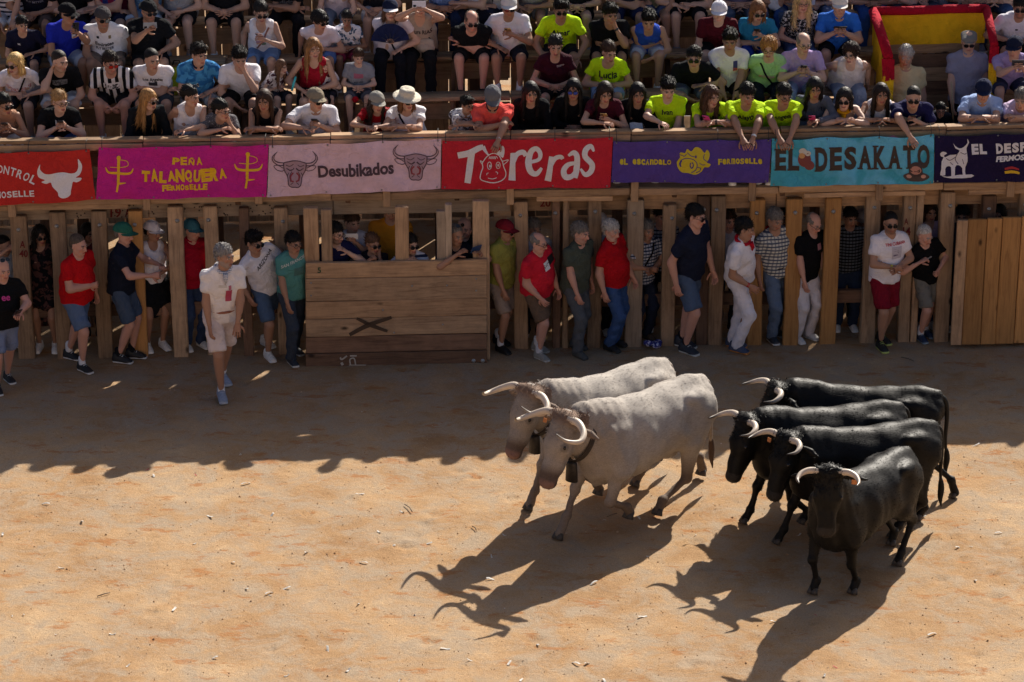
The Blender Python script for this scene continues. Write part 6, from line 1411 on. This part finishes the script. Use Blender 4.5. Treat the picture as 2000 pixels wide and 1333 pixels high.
# --- fourth row: heads above the picture's edge
G4 = [(8, 'navy and white striped t-shirt', 'f', ('tee', 'ece8f0', 'h', '23233a'), ('shorts', 'c8ccd4')), (62, 'dark navy football shirt', 'm', ('tee', '1f2030'), ('shorts', '5a4a44')), (132, 'plain black t-shirt with a cup', 'm', ('tee', '131316'), ('trousers', '1a1a20')),
      (207, 'red and blue striped football shirt', 'm', ('tee', '7a1c3c', 'v', '24306e', .6), ('shorts', NAVY)), (276, 'light blue t-shirt', 'm', ('tee', '74a4d6'), ('shorts', 'b4c0d0')), (345, 'striped grey top with bare legs', 'f', ('tee', 'a8a8ae'), ('short', '1c1c22')),
      (436, 'black t-shirt and black shorts', 'm', ('tee', '17181d'), ('shorts', '131317')), (556, 'loose black sports t-shirt', 'm', ('tee', '15161a'), ('trousers', '14141a')), (655, 'pale pink top and grey jeans', 'f', ('tee', 'e6d4dc'), ('trousers', '7c8494')),
      (735, 'dark vest and white shorts', 'f', ('tank', '24242c'), ('short', 'e4e2e8')), (868, 'pale blue shirt', 'm', ('shirt', '7f9cdc'), ('trousers', '1f2a48')), (922, 'white t-shirt with a red print', 'm', ('tee', 'e8e4ea'), ('trousers', '1c1c28')),
      (975, 'white top beside a man in a cap', 'f', ('tee', 'e4dee6'), ('shorts', '2a2c40')), (1038, 'grey dress and pale trainers', 'f', ('tee', '9a98a0'), ('short', '6a6a74')), (1128, 'long black skirt and white trainers', 'f', ('tee', '202026'), ('skirt', '101014')),
      (1228, 'navy shorts and a beaded wristband', 'm', ('tee', '2a2c3a'), ('shorts', '20284a')), (1285, 'olive patterned top and denim shorts', 'f', ('tee', '7a7a60', 'floral', 'c8c0a0'), ('short', '4a5a80')), (1347, 'black t-shirt with large white letters', 'm', ('tee', '121216'), ('shorts', '15151a')),
      (1450, 'lilac shirt and grey jeans', 'm', ('shirt', 'b4a4c8'), ('trousers', '5a6478')), (1512, 'cream blouse and pale bag', 'f', ('tee', 'd8ccc0'), ('trousers', '4a5a78')), (1552, 'white jacket and blue jeans', 'm', ('long', 'dad6d8'), ('trousers', '31508c')), (1602, 'rose pink top', 'f', ('tee', 'd0a4a0'), ('trousers', '5a6a90')),
      (1712, 'black sleeveless top', 'f', ('tank', '131316'), ('trousers', '2a4a86')), (1776, 'dark floral top above the stairwell', 'f', ('tee', '5a2a38', 'floral', '28242c'), ('shorts', '3a3a44')), (1850, 'grey top with hands on the stairwell edge', 'f', ('tee', '8a8c98'), ('shorts', '50586c')), (1905, 'dark olive t-shirt above the stairwell', 'm', ('tee', '5a5648'), ('shorts', '44484c')), (1950, 'blue denim and a dark top', 'm', ('tee', '2c3450'), ('trousers', '3c5076'))]
for i, (px, desc, sx, u, lo_) in enumerate(G4):
    pr = {62: [('t', 'Emirates', .07, 0, .0, '8a8a9a', 1.3), ('t', 'FLY BETTER', .04, 0, -.06, '8a8a9a')], 556: [('t', 'adidas', .10, 0, -.05, '4a4a52', 1.5)], 922: [('r', (.11, .02), 0, .0, .06, 'b0343c'), ('r', (.13, .07), 0, 0, -.03, '9a98a4')], 1347: [('t', 'IGB', .09, 0, .0, 'c0c0c8', 1.2)]}.get(px, [])
    p('spectator in the top row wearing ' + desc, px, -75+rnd.uniform(-6, 6), 4, sex=sx, up=u, low=lo_, hair=(('long', 'bob', 'tied')[i % 3] if sx == 'f' else ('short', 'quiff', 'buzz')[i % 3], (HD, HBR, '5a4030', HG)[i % 4]), look=rnd.uniform(-20, 30), arms=(('low', 'low'), ('knee', 'lap'), ('lap', 'lap'), ('fold', 'fold'))[i % 4], skin=('mid', 'tan', 'fair')[i % 3], fat=rnd.uniform(.1, .6), prints=pr, shoes=(('e8e6e2', 'f4f4f2'), ('22222a', 'e8e8e8'), ('8a8f98', 'f0f0f0'))[i % 3])
# --- at the fence
SN = {'k': ('1d1d20', 'd8d8d8'), 'b': ('15151a', '2a2a2a'), 'w': ('e6e4e0', 'f2f2f0'), 'g': ('8d8a84', 'b9b6b0'), 'd': ('2a2e38', 'c9c7c2'), 'n': ('1f3350', '8a9aa8'), 'br': ('5a4636', '3a2c22')}
GF = 'people standing in front of the timber fence'
p('bald man in black with a pink print, sunglasses on his head, filming', 4, 508, feet=(12, 762), up=('tee', '141416'), low=('shorts', '7f8cab'), hair=None, look=35, yaw=25, gl='up', arms=('down', (.12, -.36, 1.02, 'grip')), skin='pink', fat=.75, foot=((-.1, -.02, 0), (.1, .28, 0)), shoes=SN['k'], group=GF, prints=[('t', 'ee', .11, 0, -.02, 'c83a90')], phone=(1, '1a1a1e', 'p', 'black phone held by the bald man in black'))
p('man in pale blue half hidden at the fence raising a camera', 8, 462, d=.35, up=('tee', 'c4d0de'), low=('trousers', '30343c'), hair=('buzz', HD), look=60, yaw=40, arms=('phone_up', (.30, -.45, 1.20, 'relax')), skin='mid')
p('woman with black curly hair and sunglasses in a long black flowered dress', 78, 442, d=.22, sex='f', up=('dress', '17161b', 'floral', '5a3c38'), low=('skirt', '17161b', 'floral', '5a3c38'), hair=('wavy', HD), look=25, gl='sun', arms=('down', 'down'), skin='tan', neck=1.0, dress='straps')
p('man in a red t-shirt and denim shorts leaning out between posts', 152, 460, feet=(158, 716), up=('tee', 'c4141c'), low=('shorts', '5f7496'), hair=('buzz', '54483e'), look=60, yaw=52, arms=('belly', 'down'), skin='pink', fat=.7, lean=11, foot=((-.09, -.12, 0), (.10, .30, 0)), shoes=SN['k'], group=GF, sock='e8e6ea')
p('woman with dark hair in shadow behind the man in red', 172, 438, d=.55, sex='f', up=('tee', '6a2a30'), low=('trousers', '2a2a34'), hair=('bob', HD), look=40, arms=('down', 'belly'), skin='tan')
p('man in a green cap and navy polo holding a post with his back turned', 234, 437, feet=(244, 704), up=('polo', '1a2030'), low=('shorts', '46566e'), hair=('buzz', HG), cap=('cap', '2f6a58'), look=70, yaw=80, arms=('reach', (.05, -.42, 1.18, 'grip')), skin='pink', foot=((-.08, .05, 0), (.08, -.06, 0)), shoes=SN['k'], group=GF, sock='1a1a1e')
p('woman in a white cap and white vest with a black skirt', 298, 434, d=.20, sex='f', up=('tank', 'f0ecf2'), low=('skirt', '191b20'), hair=('tied', HD), cap=('cap', 'e2dee6'), look=55, yaw=25, arms=('down', 'belly'), skin='tan', shoes=SN['w'])
p('man in a teal cap and red polo with jeans behind the fence', 375, 431, d=.22, up=('polo', 'a8142c'), low=('trousers', '3a4a6a'), hair=('ring', HG), cap=('cap', '3f7484'), look=55, yaw=30, arms=('down', 'down'), skin='pink', fat=.55, collar='a8142c')
p('grey-bearded man in white shorts and stained white t-shirt alone on the sand', 438, 480, feet=(437, 772), up=('tee', 'f1eaea'), low=('shorts', 'e6d6d2'), hair=('short', '8e8a88'), look=52, yaw=20, nod=6, arms=('front', (.12, -.26, .88, 'relax')), skin='tan', beard=.55, fat=.1, lean=14, foot=((-.05, -.10, 0), (.10, .42, 0)), shoes=('8c97ad', 'a8b0be'), group=GF, scarf=('8a94a8', 'check', 'e8e4e8', 2.0), sock='f2f0f2', prints=[('r', (.07, .14), 0, .04, -.12, 'b0405c'), ('r', (.03, .05), 0, .05, -.02, 'b86a80'), ('r', (.09, .03), 0, -.03, .0, 'd4ccc6')], belt='a06a58')
p('young man with sunglasses in white and denim shorts leaning from a post', 496, 455, feet=(524, 698), up=('tee', 'ede9f0'), low=('shorts', '4f6482'), hair=('quiff', HD), look=48, yaw=32, gl='sun', arms=('down', (.22, .10, 1.32, 'grip')), skin='tan', lean=16, foot=((-.02, -.04, 0), (.16, .38, 0)), shoes=SN['w'], group=GF, prints=[('t', 'ARIZONA', .06, .04, .05, '30303a', 1, .3)])
p('young man with glasses in a teal t-shirt and dark jeans', 573, 456, feet=(574, 706), up=('tee', '57918c'), low=('trousers', '3c4452'), hair=('short', HD), look=40, yaw=32, lean=9, gl='clear', arms=('front', 'down'), skin='tan', fat=.1, foot=((-.06, -.05, 0), (.14, .25, 0)), shoes=SN['d'], group=GF, prints=[('t', 'SAN FRANCISCO', .052, 0, .07, 'c8d0cc', 1, .25), ('r', (.13, .1), 0, .02, -.05, '48706c')])
GB = 'people behind the plank shield'
p('bearded man with glasses in navy resting an arm on the shield', 655, 437, d=-.10, up=('tee', '1f2048'), low=('trousers', '2a2a34'), hair=('short', HD), look=50, yaw=20, gl='clear', arms=('belly', (.10, -.33, 1.33, 'relax')), skin='fair', beard=.6, lean=14, group=GB)
p('person in the shade holding up a white folder behind the shield', 688, 416, d=.30, up=('tee', 'd8d4dc'), low=('trousers', '2a2a34'), hair=('short', HBR), look=30, arms=('phone', 'phone'), skin='mid', group=GB, phone=(0, 'e8e8ec', 'l', 'white phone held up behind the plank shield'))
p('woman with tied hair and sunglasses touching her mouth behind the shield', 728, 459, d=-.10, sex='f', up=('tee', '1f1e26'), low=('trousers', '2a2a34'), hair=('bun', '5a4030'), look=35, gl='sun', arms=((-.05, -.30, 1.22), 'chin'), skin='tan', lean=10, group=GB)
p('man in a yellow t-shirt standing behind the shield, face under the beam', 762, 392, d=.45, up=('tee', 'd8902a'), low=('trousers', '3a3430'), hair=('short', HD), look=10, arms=('down', 'down'), skin='mid', fat=.6, group=GB)
p('woman with sunglasses in a striped white top peering over the shield', 803, 460, d=-.12, sex='f', up=('tee', 'e6e2ea', 'h', '2a3450', .8), low=('trousers', '2a2a34'), hair=('tied', HD), look=30, gl='sun', arms=((-.1, -.28, 1.2), (.1, -.28, 1.2)), skin='mid', lean=16, group=GB)
p('man with sunglasses on his grey head leaning an arm over the shield', 891, 441, d=-.12, up=('tee', '181a2a'), low=('trousers', '2a2a34'), hair=('buzz', HG), look=35, yaw=15, gl='up', arms=((-.05, -.36, 1.30, 'relax'), (.22, -.36, 1.30, 'relax')), skin='tan', lean=12, group=GB, phone=(1, '20406a', 'l', 'blue phone laid on top of the plank shield'))
p('bald man in dark clothes behind the man leaning on the shield', 908, 427, d=.22, up=('tee', '14151a'), low=('trousers', '2a2a34'), hair=None, look=30, arms=('down', 'belly'), skin='pink', group=GB)
p('man in a maroon cap and olive polo with beige shorts at the fence', 988, 432, feet=(978, 682), up=('polo', '98984a'), low=('shorts', 'a08f84'), hair=('ring', HG), cap=('cap', '7e1c2a'), look=62, yaw=48, lean=7, gl='sun', arms=('front', 'down'), skin='tan', foot=((-.07, -.06, 0), (.12, .15, 0)), shoes=SN['b'], group=GF, collar='98984a', sock='e8e6ea')
p('man behind the post with cropped grey hair and a white t-shirt', 1043, 429, d=.30, up=('tee', 'cfcdd2'), low=('trousers', '20222c'), hair=('short', HG), look=30, arms=('down', 'down'), skin='tan')
p('man with glasses in a red t-shirt with a white box print and brown shorts', 1051, 456, feet=(1048, 694), up=('tee', 'cf2438'), low=('shorts', '6a5748'), hair=('ring', HG), look=62, yaw=48, gl='clear', arms=('front', 'front'), skin='pink', fat=.75, lean=12, foot=((-.07, -.10, 0), (.12, .10, 0)), shoes=SN['g'], group=GF, sock='d8d6da', prints=[('r', (.09, .10), 0, .01, .0, 'e6e4e6'), ('t', 'DC', .065, .01, .0, '15151a', 2), ('r', (.12, .085), 0, .12, .02, '16161a')])
p('grey-haired man with a white goatee in dark green polo and grey trousers', 1134, 437, feet=(1122, 690), up=('polo', '4a5148'), low=('trousers', '585c62'), hair=('short', HG), look=58, yaw=45, lean=9, arms=('front', 'down'), skin='pink', beard=.3, fat=.3, foot=((-.06, -.10, 0), (.14, .12, 0)), shoes=('4a4a48', '3a3a38'), group=GF, collar='4a5148')
p('white-haired man in a red polo, belt and blue jeans', 1193, 432, feet=(1196, 680), up=('polo', 'b5131f'), low=('trousers', '3d5888'), hair=('short', HW), look=48, yaw=55, lean=3, arms=('down', 'front'), skin='pink', beard=.25, fat=.55, foot=((-.08, 0, 0), (.1, .04, 0)), shoes=SN['b'], group=GF, collar='b5131f', belt='1a1614')
p('man with a white hat behind the grey-haired man at the fence', 1172, 418, d=.45, up=('tee', 'd8d6dc'), low=('trousers', '2a2c36'), hair=('ring', HG), cap=('cap', 'e4e2e6'), look=20, arms=('down', 'ear'), skin='tan')
p('moustached grey-haired man in a checked shirt with a shoulder bag', 1264, 432, d=.18, up=('shirt', 'c9cdd8', 'check', '2c3c5c'), low=('trousers', '232a3c'), hair=('short', HG), look=30, yaw=30, lean=10, arms=('belly', 'belly'), skin='tan', beard=.25, strap=(1, '1c1814'), shoes=SN['br'])
p('tall man in a checked shirt in the shade behind the moustached man', 1292, 404, d=.55, up=('shirt', 'b4bac8', 'check', '28344c'), low=('trousers', '14161c'), hair=('short', HD), look=20, arms=('down', 'belly'), skin='pink')
p('tall man with sunglasses in navy t-shirt and turned-up denim shorts', 1358, 402, feet=(1340, 686), up=('tee', '1d2338'), low=('shorts', '50627e'), hair=('short', HD), look=58, yaw=52, gl='sun', arms=('down', 'front'), skin='pink', fat=.4, lean=15, foot=((-.05, -.02, 0), (.1, .14, 0)), shoes=SN['d'], group=GF, watch=(0, '1a1a1e'), sock='202024')
p('red-faced man peering out behind the man in white', 1424, 412, d=.42, up=('tee', 'c8c4ca'), low=('trousers', '2a2c36'), hair=('short', HBR), look=20, arms=('down', 'down'), skin='pink')
p('man all in white with a red neckerchief and red wristband', 1449, 427, feet=(1440, 684), up=('tee', 'efecf4'), low=('trousers', 'ece8f0'), hair=('short', HD), look=75, yaw=62, nod=14, arms=('front', 'down'), skin='tan', fat=.35, lean=12, foot=((-.06, .0, 0), (.08, .10, 0)), shoes=('3c4660', 'c07a3a'), group=GF, scarf='b8182c', watch=(0, 'b01c28'))
p('grey-haired man in a plaid shirt and blue jeans stepping between posts', 1514, 410, feet=(1512, 666), up=('shirt', 'd4d2c8', 'check', '50586c', .9), low=('trousers', '62748e'), hair=('short', HG), look=35, yaw=25, lean=10, nod=24, arms=('down', 'down'), skin='tan', beard=.2, foot=((-.04, .0, 0), (.12, .2, 0)), shoes=SN['d'], group=GF, neck=.8, belt='2a241e')
p('man in a bright red shirt behind the plaid shirt', 1534, 404, d=.5, up=('tee', 'a01828'), low=('trousers', '2a2c36'), hair=('short', HD), look=10, arms=('down', 'down'), skin='tan')
p('bald man with glasses in black t-shirt and white trousers', 1590, 418, d=.10, up=('tee', '111114'), low=('trousers', 'dcd6da'), hair=('ring', HG), look=40, nod=24, gl='clear', yaw=35, lean=11, arms=('front', 'front'), skin='pink', shoes=('c9c6c4', 'd8d6d2'), prints=[('r', (.06, .07), 0, .05, .0, '9a6a70')])
p('man in a dark checked shirt and jeans deep in the shade', 1662, 408, d=.45, up=('shirt', '6a7078', 'check', '15181c'), low=('trousers', '2f3c54'), hair=('short', HD), look=15, arms=('down', 'down'), skin='tan')
p('man in a dark hat deep in shade beside the checked shirt', 1686, 412, d=.7, up=('tee', '3a2c2c'), low=('trousers', '1a1a20'), hair=('short', HD), cap=('cap', '8a8a90'), look=0, arms=('down', 'down'), skin='dark')
p('muscular man with sunglasses in white with a red print and dark red shorts', 1741, 417, feet=(1722, 678), up=('tee', 'f0eaf0'), low=('shorts', '7c1428'), hair=('buzz', HD), look=5, yaw=22, lean=9, nod=8, gl='sun', arms=('belly', 'belly'), skin='tan', beard=.35, fat=.35, foot=((-.05, -.06, 0), (.08, .16, 0)), shoes=('1c1f20', 'b8c46a'), group=GF, watch=(0, 'c9b83a'), sock='1c1c20', prints=[('t', 'TINI CUBANA', .042, .03, .05, 'c02a3a', 1.5), ('r', (.13, .14), 0, .04, -.05, 'c4bcc6'), ('r', (.07, .09), 0, .03, -.05, '6a5a74')])
p('man with cropped white hair in black t-shirt and grey shorts gripping a post', 1807, 442, feet=(1803, 664), up=('tee', '121215'), low=('shorts', '7a7872'), hair=('buzz', HW), look=40, yaw=25, lean=14, nod=24, arms=((-.24, -.2, 1.05, 'grip'), 'belly'), skin='pink', fat=.2, foot=((-.04, 0, 0), (.1, .12, 0)), shoes=SN['n'], group=GF, sock='e0dee2', prints=[('t', 'california', .03, -.03, .0, 'c0c0c4')])
p('woman in a lilac vest in the light behind the fence with a blue bag', 1818, 396, d=.5, sex='f', up=('tank', 'b8a0b8'), low=('trousers', '2a3c6a'), hair=('bob', HBR), look=10, arms=('down', 'down'), skin='mid')
p('man in a dark shirt half hidden above the orange gate', 1880, 404, d=.35, up=('tee', '3a3c48'), low=('trousers', '2a2c36'), hair=('short', HD), look=-10, arms=('down', 'down'), skin='tan')
p('woman with a pale scarf half hidden above the orange gate', 1952, 402, d=.35, sex='f', up=('tee', '9a96a4'), low=('trousers', '2a2c36'), hair=('bob', HD), look=-20, arms=('down', 'down'), skin='tan')
# copied spectators added out of view along the rail to shade the sand
def copy_tree(o, parent=None):
    c = o.copy(); COL.objects.link(c); c.parent = parent
    for ch in list(o.children): copy_tree(ch, c)
    return c
for r, xs in ((1, (6.55, 7.1, 7.6, 8.2, 8.7)), (2, (6.7, 7.25, 7.8, 8.4)), (3, (6.9, 7.5, 8.1))):
    src = [i['root'] for i in PEOPLE if abs(i['root'].location.z-row_floor(r)) < .01 and abs(i['root'].rotation_euler.z) < .02]
    for k, x in enumerate(xs):
        c = copy_tree(src[(k*5+r) % len(src)]); c.location.x = x; c.location.y = fy(x)+row_depth(r); tag(c, 'unseen copied spectator added past the navy banner to shade the sand', 'person', 'unseen spectators added to shade the sand')
# gaps between planks that let slivers of sun through to the shaded sand
cuts = {}
for (x0, y0, x1, y1) in ((112, 797, 143, 791), (182, 766, 226, 749), (258, 785, 352, 742), (497, 737, 528, 724), (1387, 752, 1408, 743), (1427, 733, 1443, 721), (1502, 741, 1513, 737), (1574, 716, 1582, 711), (1533, 748, 1540, 744)):
    n = max(2, int(abs(x1-x0)/7))
    for i in range(n+1):
        o_ = on_z(x0+(x1-x0)*i/n, y0+(y1-y0)*i/n)
        for k, (ob_, nm_, a, b, w_, t_, pa, mt, up_, ax, ay, az) in enumerate(PLANKS):
            if pa not in (stand, back, fence): continue
            q = o_-(a+b)/2; L_ = (b-a).length; lo_, hi_ = -1e9, 1e9
            for e_, hx in ((ax, L_/2), (ay, t_/2+.01), (az, w_/2+.01)):
                oo, dd = q.dot(e_), sv.dot(e_)
                if abs(dd) < 1e-6:
                    if abs(oo) > hx: lo_ = 1e9
                    continue
                u, v = (-hx-oo)/dd, (hx-oo)/dd; lo_, hi_ = max(lo_, min(u, v)), min(hi_, max(u, v))
            if lo_ <= hi_ and hi_ > 0: m_ = (q+sv*(lo_+hi_)/2).dot(ax); cuts.setdefault(k, []).append(m_)
for k, ms in cuts.items():
    ob_, nm_, a, b, w_, t_, pa, mt, up_, ax, ay, az = PLANKS[k]
    if pa is fence and nm_ != 'inner_post': continue
    L_ = (b-a).length; c = (a+b)/2; iv = []
    for m_ in sorted(ms):
        if iv and m_-.055 < iv[-1][1]: iv[-1][1] = m_+.055
        else: iv.append([m_-.055, m_+.055])
    pos = -L_/2; pieces = []
    for u, v in iv: pieces.append((pos, u)); pos = v
    pieces.append((pos, L_/2)); bpy.data.objects.remove(ob_)
    if nm_ == 'inner_post': continue
    for u, v in pieces:
        if v-u > .05: plank(nm_, c+ax*u, c+ax*v, w_, t_, pa, mt, up_)
# ------------------------------------------------------------------ things people left or hold
def bag(label, loc, size, col, name='backpack'):
    o = empty(name, loc); tag(o, label, 'bag'); f = Field(.014); a, b, c = size
    f.ell((0, 0, c*.3), (0, 0, c*.75), (a/2, b/2), (a/2*.85, b/2*.8), k=.03); f.blob((0, -b*.42, c*.33), (a*.36, b*.3, c*.24), k=.02)
    P, Q, _ = f.run(); link('bag_body', qmesh(name, P, Q), o, cloth(col))
    v, q = tube([(-.05, 0, c*.98), (-.03, 0, c*1.12), (.03, 0, c*1.12), (.05, 0, c*.98)], .008, 6); link('handle', qmesh('handle', v, q), o, cloth('2a2a24'))
    return o
def seat_spot(px, py, r, dy=0): q = on_fence(px, py, row_depth(r)+dy); return q
q = x_at(346, row_depth(2)+.3, 2.9); bag('yellow-green backpack on the foot board beside the man in black', (q, fy(q)+row_depth(3)-.3, row_floor(3)), (.26, .2, .42), 'a8ae2a')
q = x_at(1470, row_depth(3)-.35, 3.2); bag('straw handbag at the knees of the woman in turquoise', (q, fy(q)+row_depth(3)-.42, row_floor(3)+.12), (.26, .12, .3), 'b89a72', 'handbag')
q = x_at(832, row_depth(3)-.2, 3.5); bag('beige waist bag on the lap of the woman raising a phone', (q, fy(q)+row_depth(3)-.26, row_floor(3)+SEAT+.10), (.22, .12, .16), 'b8a596', 'waist_bag')
def fan_at(pt):
    o = empty('hand_fan', pt, R(5)); tag(o, 'dark blue folding fan held open by the woman in the navy cap', 'fan'); n = 13; V = []; Q = []
    for k in range(n):
        a = R(8+164*k/(n-1)); off = .008 if k % 2 else -.004
        for r_ in (.05, .23):
            V += [(r_*math.cos(a), off, r_*math.sin(a)), (r_*math.cos(a), off+.003, r_*math.sin(a))]
    for k in range(n-1):
        a, b = 4*k, 4*(k+1); Q += [(a, a+2, b+2, b), (a+1, b+1, b+3, a+3), (a+2, a+3, b+3, b+2)]
    link('leaf', qmesh('leaf', V, Q, smooth=False), o, cloth('20284e'))
    for k in range(0, n, 2):
        a = R(8+164*k/(n-1)); v, q_ = tube([(0, -.002, 0), (.12*math.cos(a), -.004, .12*math.sin(a))], .004, 5); link('rib', qmesh('rib', v, q_), o, plain('fan_rib', (.03, .03, .05), .4))
fan_at(on_fence(762, 84, row_depth(3)-.42))
def bottle(px, py, d, z, label):
    x = x_at(px, d, z); o = empty('water_bottle', (x, fy(x)+d, z)); tag(o, label, 'bottle')
    v, q_ = lathe([(.0, 0), (.03, 0), (.032, .02), (.030, .07), (.032, .12), (.030, .15), (.012, .19), (.012, .205)], 12); me = qmesh('bottle', v, q_)
    m, N, L, B = new_mat('bottle_plastic'); B.inputs['Base Color'].default_value = (.75, .85, .95, 1); B.inputs['Transmission Weight'].default_value = .85; B.inputs['Roughness'].default_value = .1
    link('bottle_body', me, o, m); link('bottle_cap', qmesh('cap', *lathe([(.0, .22), (.014, .22), (.015, .2)], 10)), o, plain('cap_blue', (.05, .15, .5), .4))
bottle(482, 260, .25, Z0+.42, 'clear water bottle on the bench beside the girl in the black vest')
for px, py, d, c, lb in ((550, 165, row_depth(2)-.3, '49c4c8', 'turquoise toy wand in the hands of the girl with the bow'),):
    pt = on_fence(573, 165, d); v, q_ = tube([(-.02, 0, -.08), (0, 0, 0), (.03, 0, .09)], [.012, .016, .012], 8); o = link('toy_wand', qmesh('toy', v, q_), None, plain('toy_turquoise', srgb(c), .4), loc=pt); tag(o, lb, 'toy')
def bow(px, py, d, lb):
    pt = on_fence(px, py, d); o = empty('hair_bow', pt); tag(o, lb, 'hair bow'); f = Field(.006)
    for s in (-1, 1): f.cone((0, 0, 0), (s*.05, 0, .015), .012, .03, 0, .01)
    P, Q, _ = f.run(); link('bow', qmesh('bow', P, Q), o, cloth('d01828'))
def flower(px, py, d):
    pt = on_fence(px, py, d); o = empty('red_flower', pt); tag(o, 'red cloth flower in the lap of the boy in grey', 'flower'); f = Field(.007)
    for k in range(6): f.blob((.02*math.cos(k), .01, .02*math.sin(k)), (.02, .014, .02), k=.006)
    P, Q, _ = f.run(); link('petals', qmesh('petals', P, Q), o, cloth('a01020'))
flower(694, 195, row_depth(2)-.36)
def paper(px, py, d, w_, h_, lb, col='e8e8f0', tilt=40):
    pt = on_fence(px, py, d); V = []
    for i in range(5):
        for j in range(3): V.append(((i/4-.5)*w_, (j/2-.5)*h_, .012*math.sin(i*1.3)))
    Q = [(i*3+j, (i+1)*3+j, (i+1)*3+j+1, i*3+j+1) for i in range(4) for j in range(2)]
    me = qmesh('paper', V+[(a, b, c-.003) for a, b, c in V], Q+[tuple(15+k for k in q_[::-1]) for q_ in Q]); o = link('paper_sheet', me, None, plain('paper_'+col, srgb(col), .8), loc=pt, rot=(R(tilt), 0, R(8))); tag(o, lb, 'paper')
paper(1243, 247, .25, .15, .1, 'folded white paper in the hands of the girl in black')
paper(1755, 270, -.16, .26, .10, 'pink cloth hanging from the hands of the girl in the waistcoat', 'e0788c', 70)
def stick(a, b, lb, r=.006, c=(.45, .33, .2)):
    v, q_ = tube([a, b], r, 6); o = link('stick', qmesh('stick', v, q_), None, plain('cane_wood', c, .6)); tag(o, lb, 'stick', 'sticks and canes in the stand')
stick(on_fence(1858, 160, 1.05), on_fence(1862, 235, 1.05), 'walking cane of the old man with the flat cap', .010)
# plastic bag crumpled by the fence
f = Field(.012)
for k in range(9): f.blob((rnd.uniform(-.07, .07), rnd.uniform(-.04, .04), rnd.uniform(.02, .07)), (rnd.uniform(.03, .06), .035, .035), k=.01)
P, Q, _ = f.run(); o = link('plastic_bag', qmesh('plastic_bag', P, Q), None, cloth('3c3f86', 'print', 'b8b8d8'), loc=on_z(1274, 679)); tag(o, 'crumpled blue and white plastic bag on the sand by the fence', 'plastic bag')
# litter
LIT = [(480, 946), (532, 1006), (703, 966), (740, 1038), (785, 1000), (598, 1080), (710, 1100), (768, 1067), (835, 1062), (380, 1062), (1266, 1088), (1180, 1018), (1247, 1012), (482, 1151), (640, 1270), (680, 1310), (918, 1290), (995, 1296), (1125, 1297), (1146, 1296), (870, 1268), (560, 1320), (780, 1329), (1018, 1330), (1180, 1330), (420, 1285), (1255, 1206), (1610, 1320), (1376, 1101), (1690, 1042), (1950, 1042), (1905, 1135), (1905, 870), (1560, 1045), (960, 1088), (958, 1132), (1160, 1140), (1050, 1260), (340, 1190), (220, 1240), (120, 1110), (160, 1020), (90, 985), (300, 930), (410, 1010), (5, 1045), (250, 1300), (1510, 1215), (1820, 1240), (1870, 1070), (1800, 1010), (985, 1045), (700, 1180), (560, 1150), (525, 1160), (455, 1100)]
def scrap_mesh(k):
    r_ = random.Random(k); l, w_ = r_.uniform(.045, .10), r_.uniform(.012, .022); V = []
    for i in range(4):
        b = .012*math.sin(i*1.1+k)
        V += [((i/3-.5)*l, -w_/2+r_.uniform(-.003, .003), b+.004), ((i/3-.5)*l, w_/2+r_.uniform(-.003, .003), b*.7+.004)]
    F = [(2*i, 2*i+2, 2*i+3, 2*i+1) for i in range(3)]; V2 = V+[(a, b, c-.003) for a, b, c in V]
    F2 = F+[tuple(8+j for j in f_[::-1]) for f_ in F]+[(2*i, 2*i+8, 2*i+10, 2*i+2) for i in range(3)]+[(2*i+1, 2*i+3, 2*i+11, 2*i+9) for i in range(3)]+[(0, 1, 9, 8), (6, 14, 15, 7)]
    return pmesh('scrap', V2, F2)
SCR = [scrap_mesh(k) for k in range(6)]; PAPW = plain('litter_white', (.6, .57, .52), .85); PAPR = plain('litter_red', (.45, .05, .06), .8)
def ground_at(x, y): return float(ground_height(x, y))
pts = [(on_z(*q), 0) for q in LIT]+[(Vector((rnd.uniform(-6.5, 6.5), rnd.uniform(-11.5, -3.6), 0)), 1 if rnd.random() < .35 else 0) for _ in range(42)]
for i, (q, red) in enumerate(pts):
    o = link('paper_scrap', SCR[i % 6], None, PAPR if red else PAPW, loc=(q.x, q.y, ground_at(q.x, q.y)+.008), rot=(rnd.uniform(-.15, .15), rnd.uniform(-.15, .15), rnd.uniform(0, 6.28)))
    k = rnd.uniform(.3, .55) if (red or i >= len(LIT)) else rnd.uniform(.7, 1.1); o.scale = (k, k, k)
    tag(o, 'red confetti scrap lying on the sand' if red else 'white paper scrap lying on the sand', 'litter', 'red confetti on the sand' if red else 'paper scraps on the sand')
for (x0, y0, x1, y1) in ((805, 1000, 790, 985), (1185, 1010, 1205, 1003), (190, 1165, 215, 1158), (930, 1036, 922, 1028), (1540, 668, 1570, 661), (1760, 698, 1785, 706)):
    a, b = on_z(x0, y0, .012), on_z(x1, y1, .012); v, q_ = tube([a, (a+b)/2+Vector((.01, .01, .004)), b], .005, 5); o = link('straw', qmesh('straw', v, q_), None, plain('straw_dark', (.12, .09, .06), .8)); tag(o, 'thin dry stalk lying on the sand', 'stalk', 'dry stalks on the sand')
for o in list(bpy.data.objects):
    if o.parent is None and o.type == 'EMPTY' and not o.children: bpy.data.objects.remove(o)
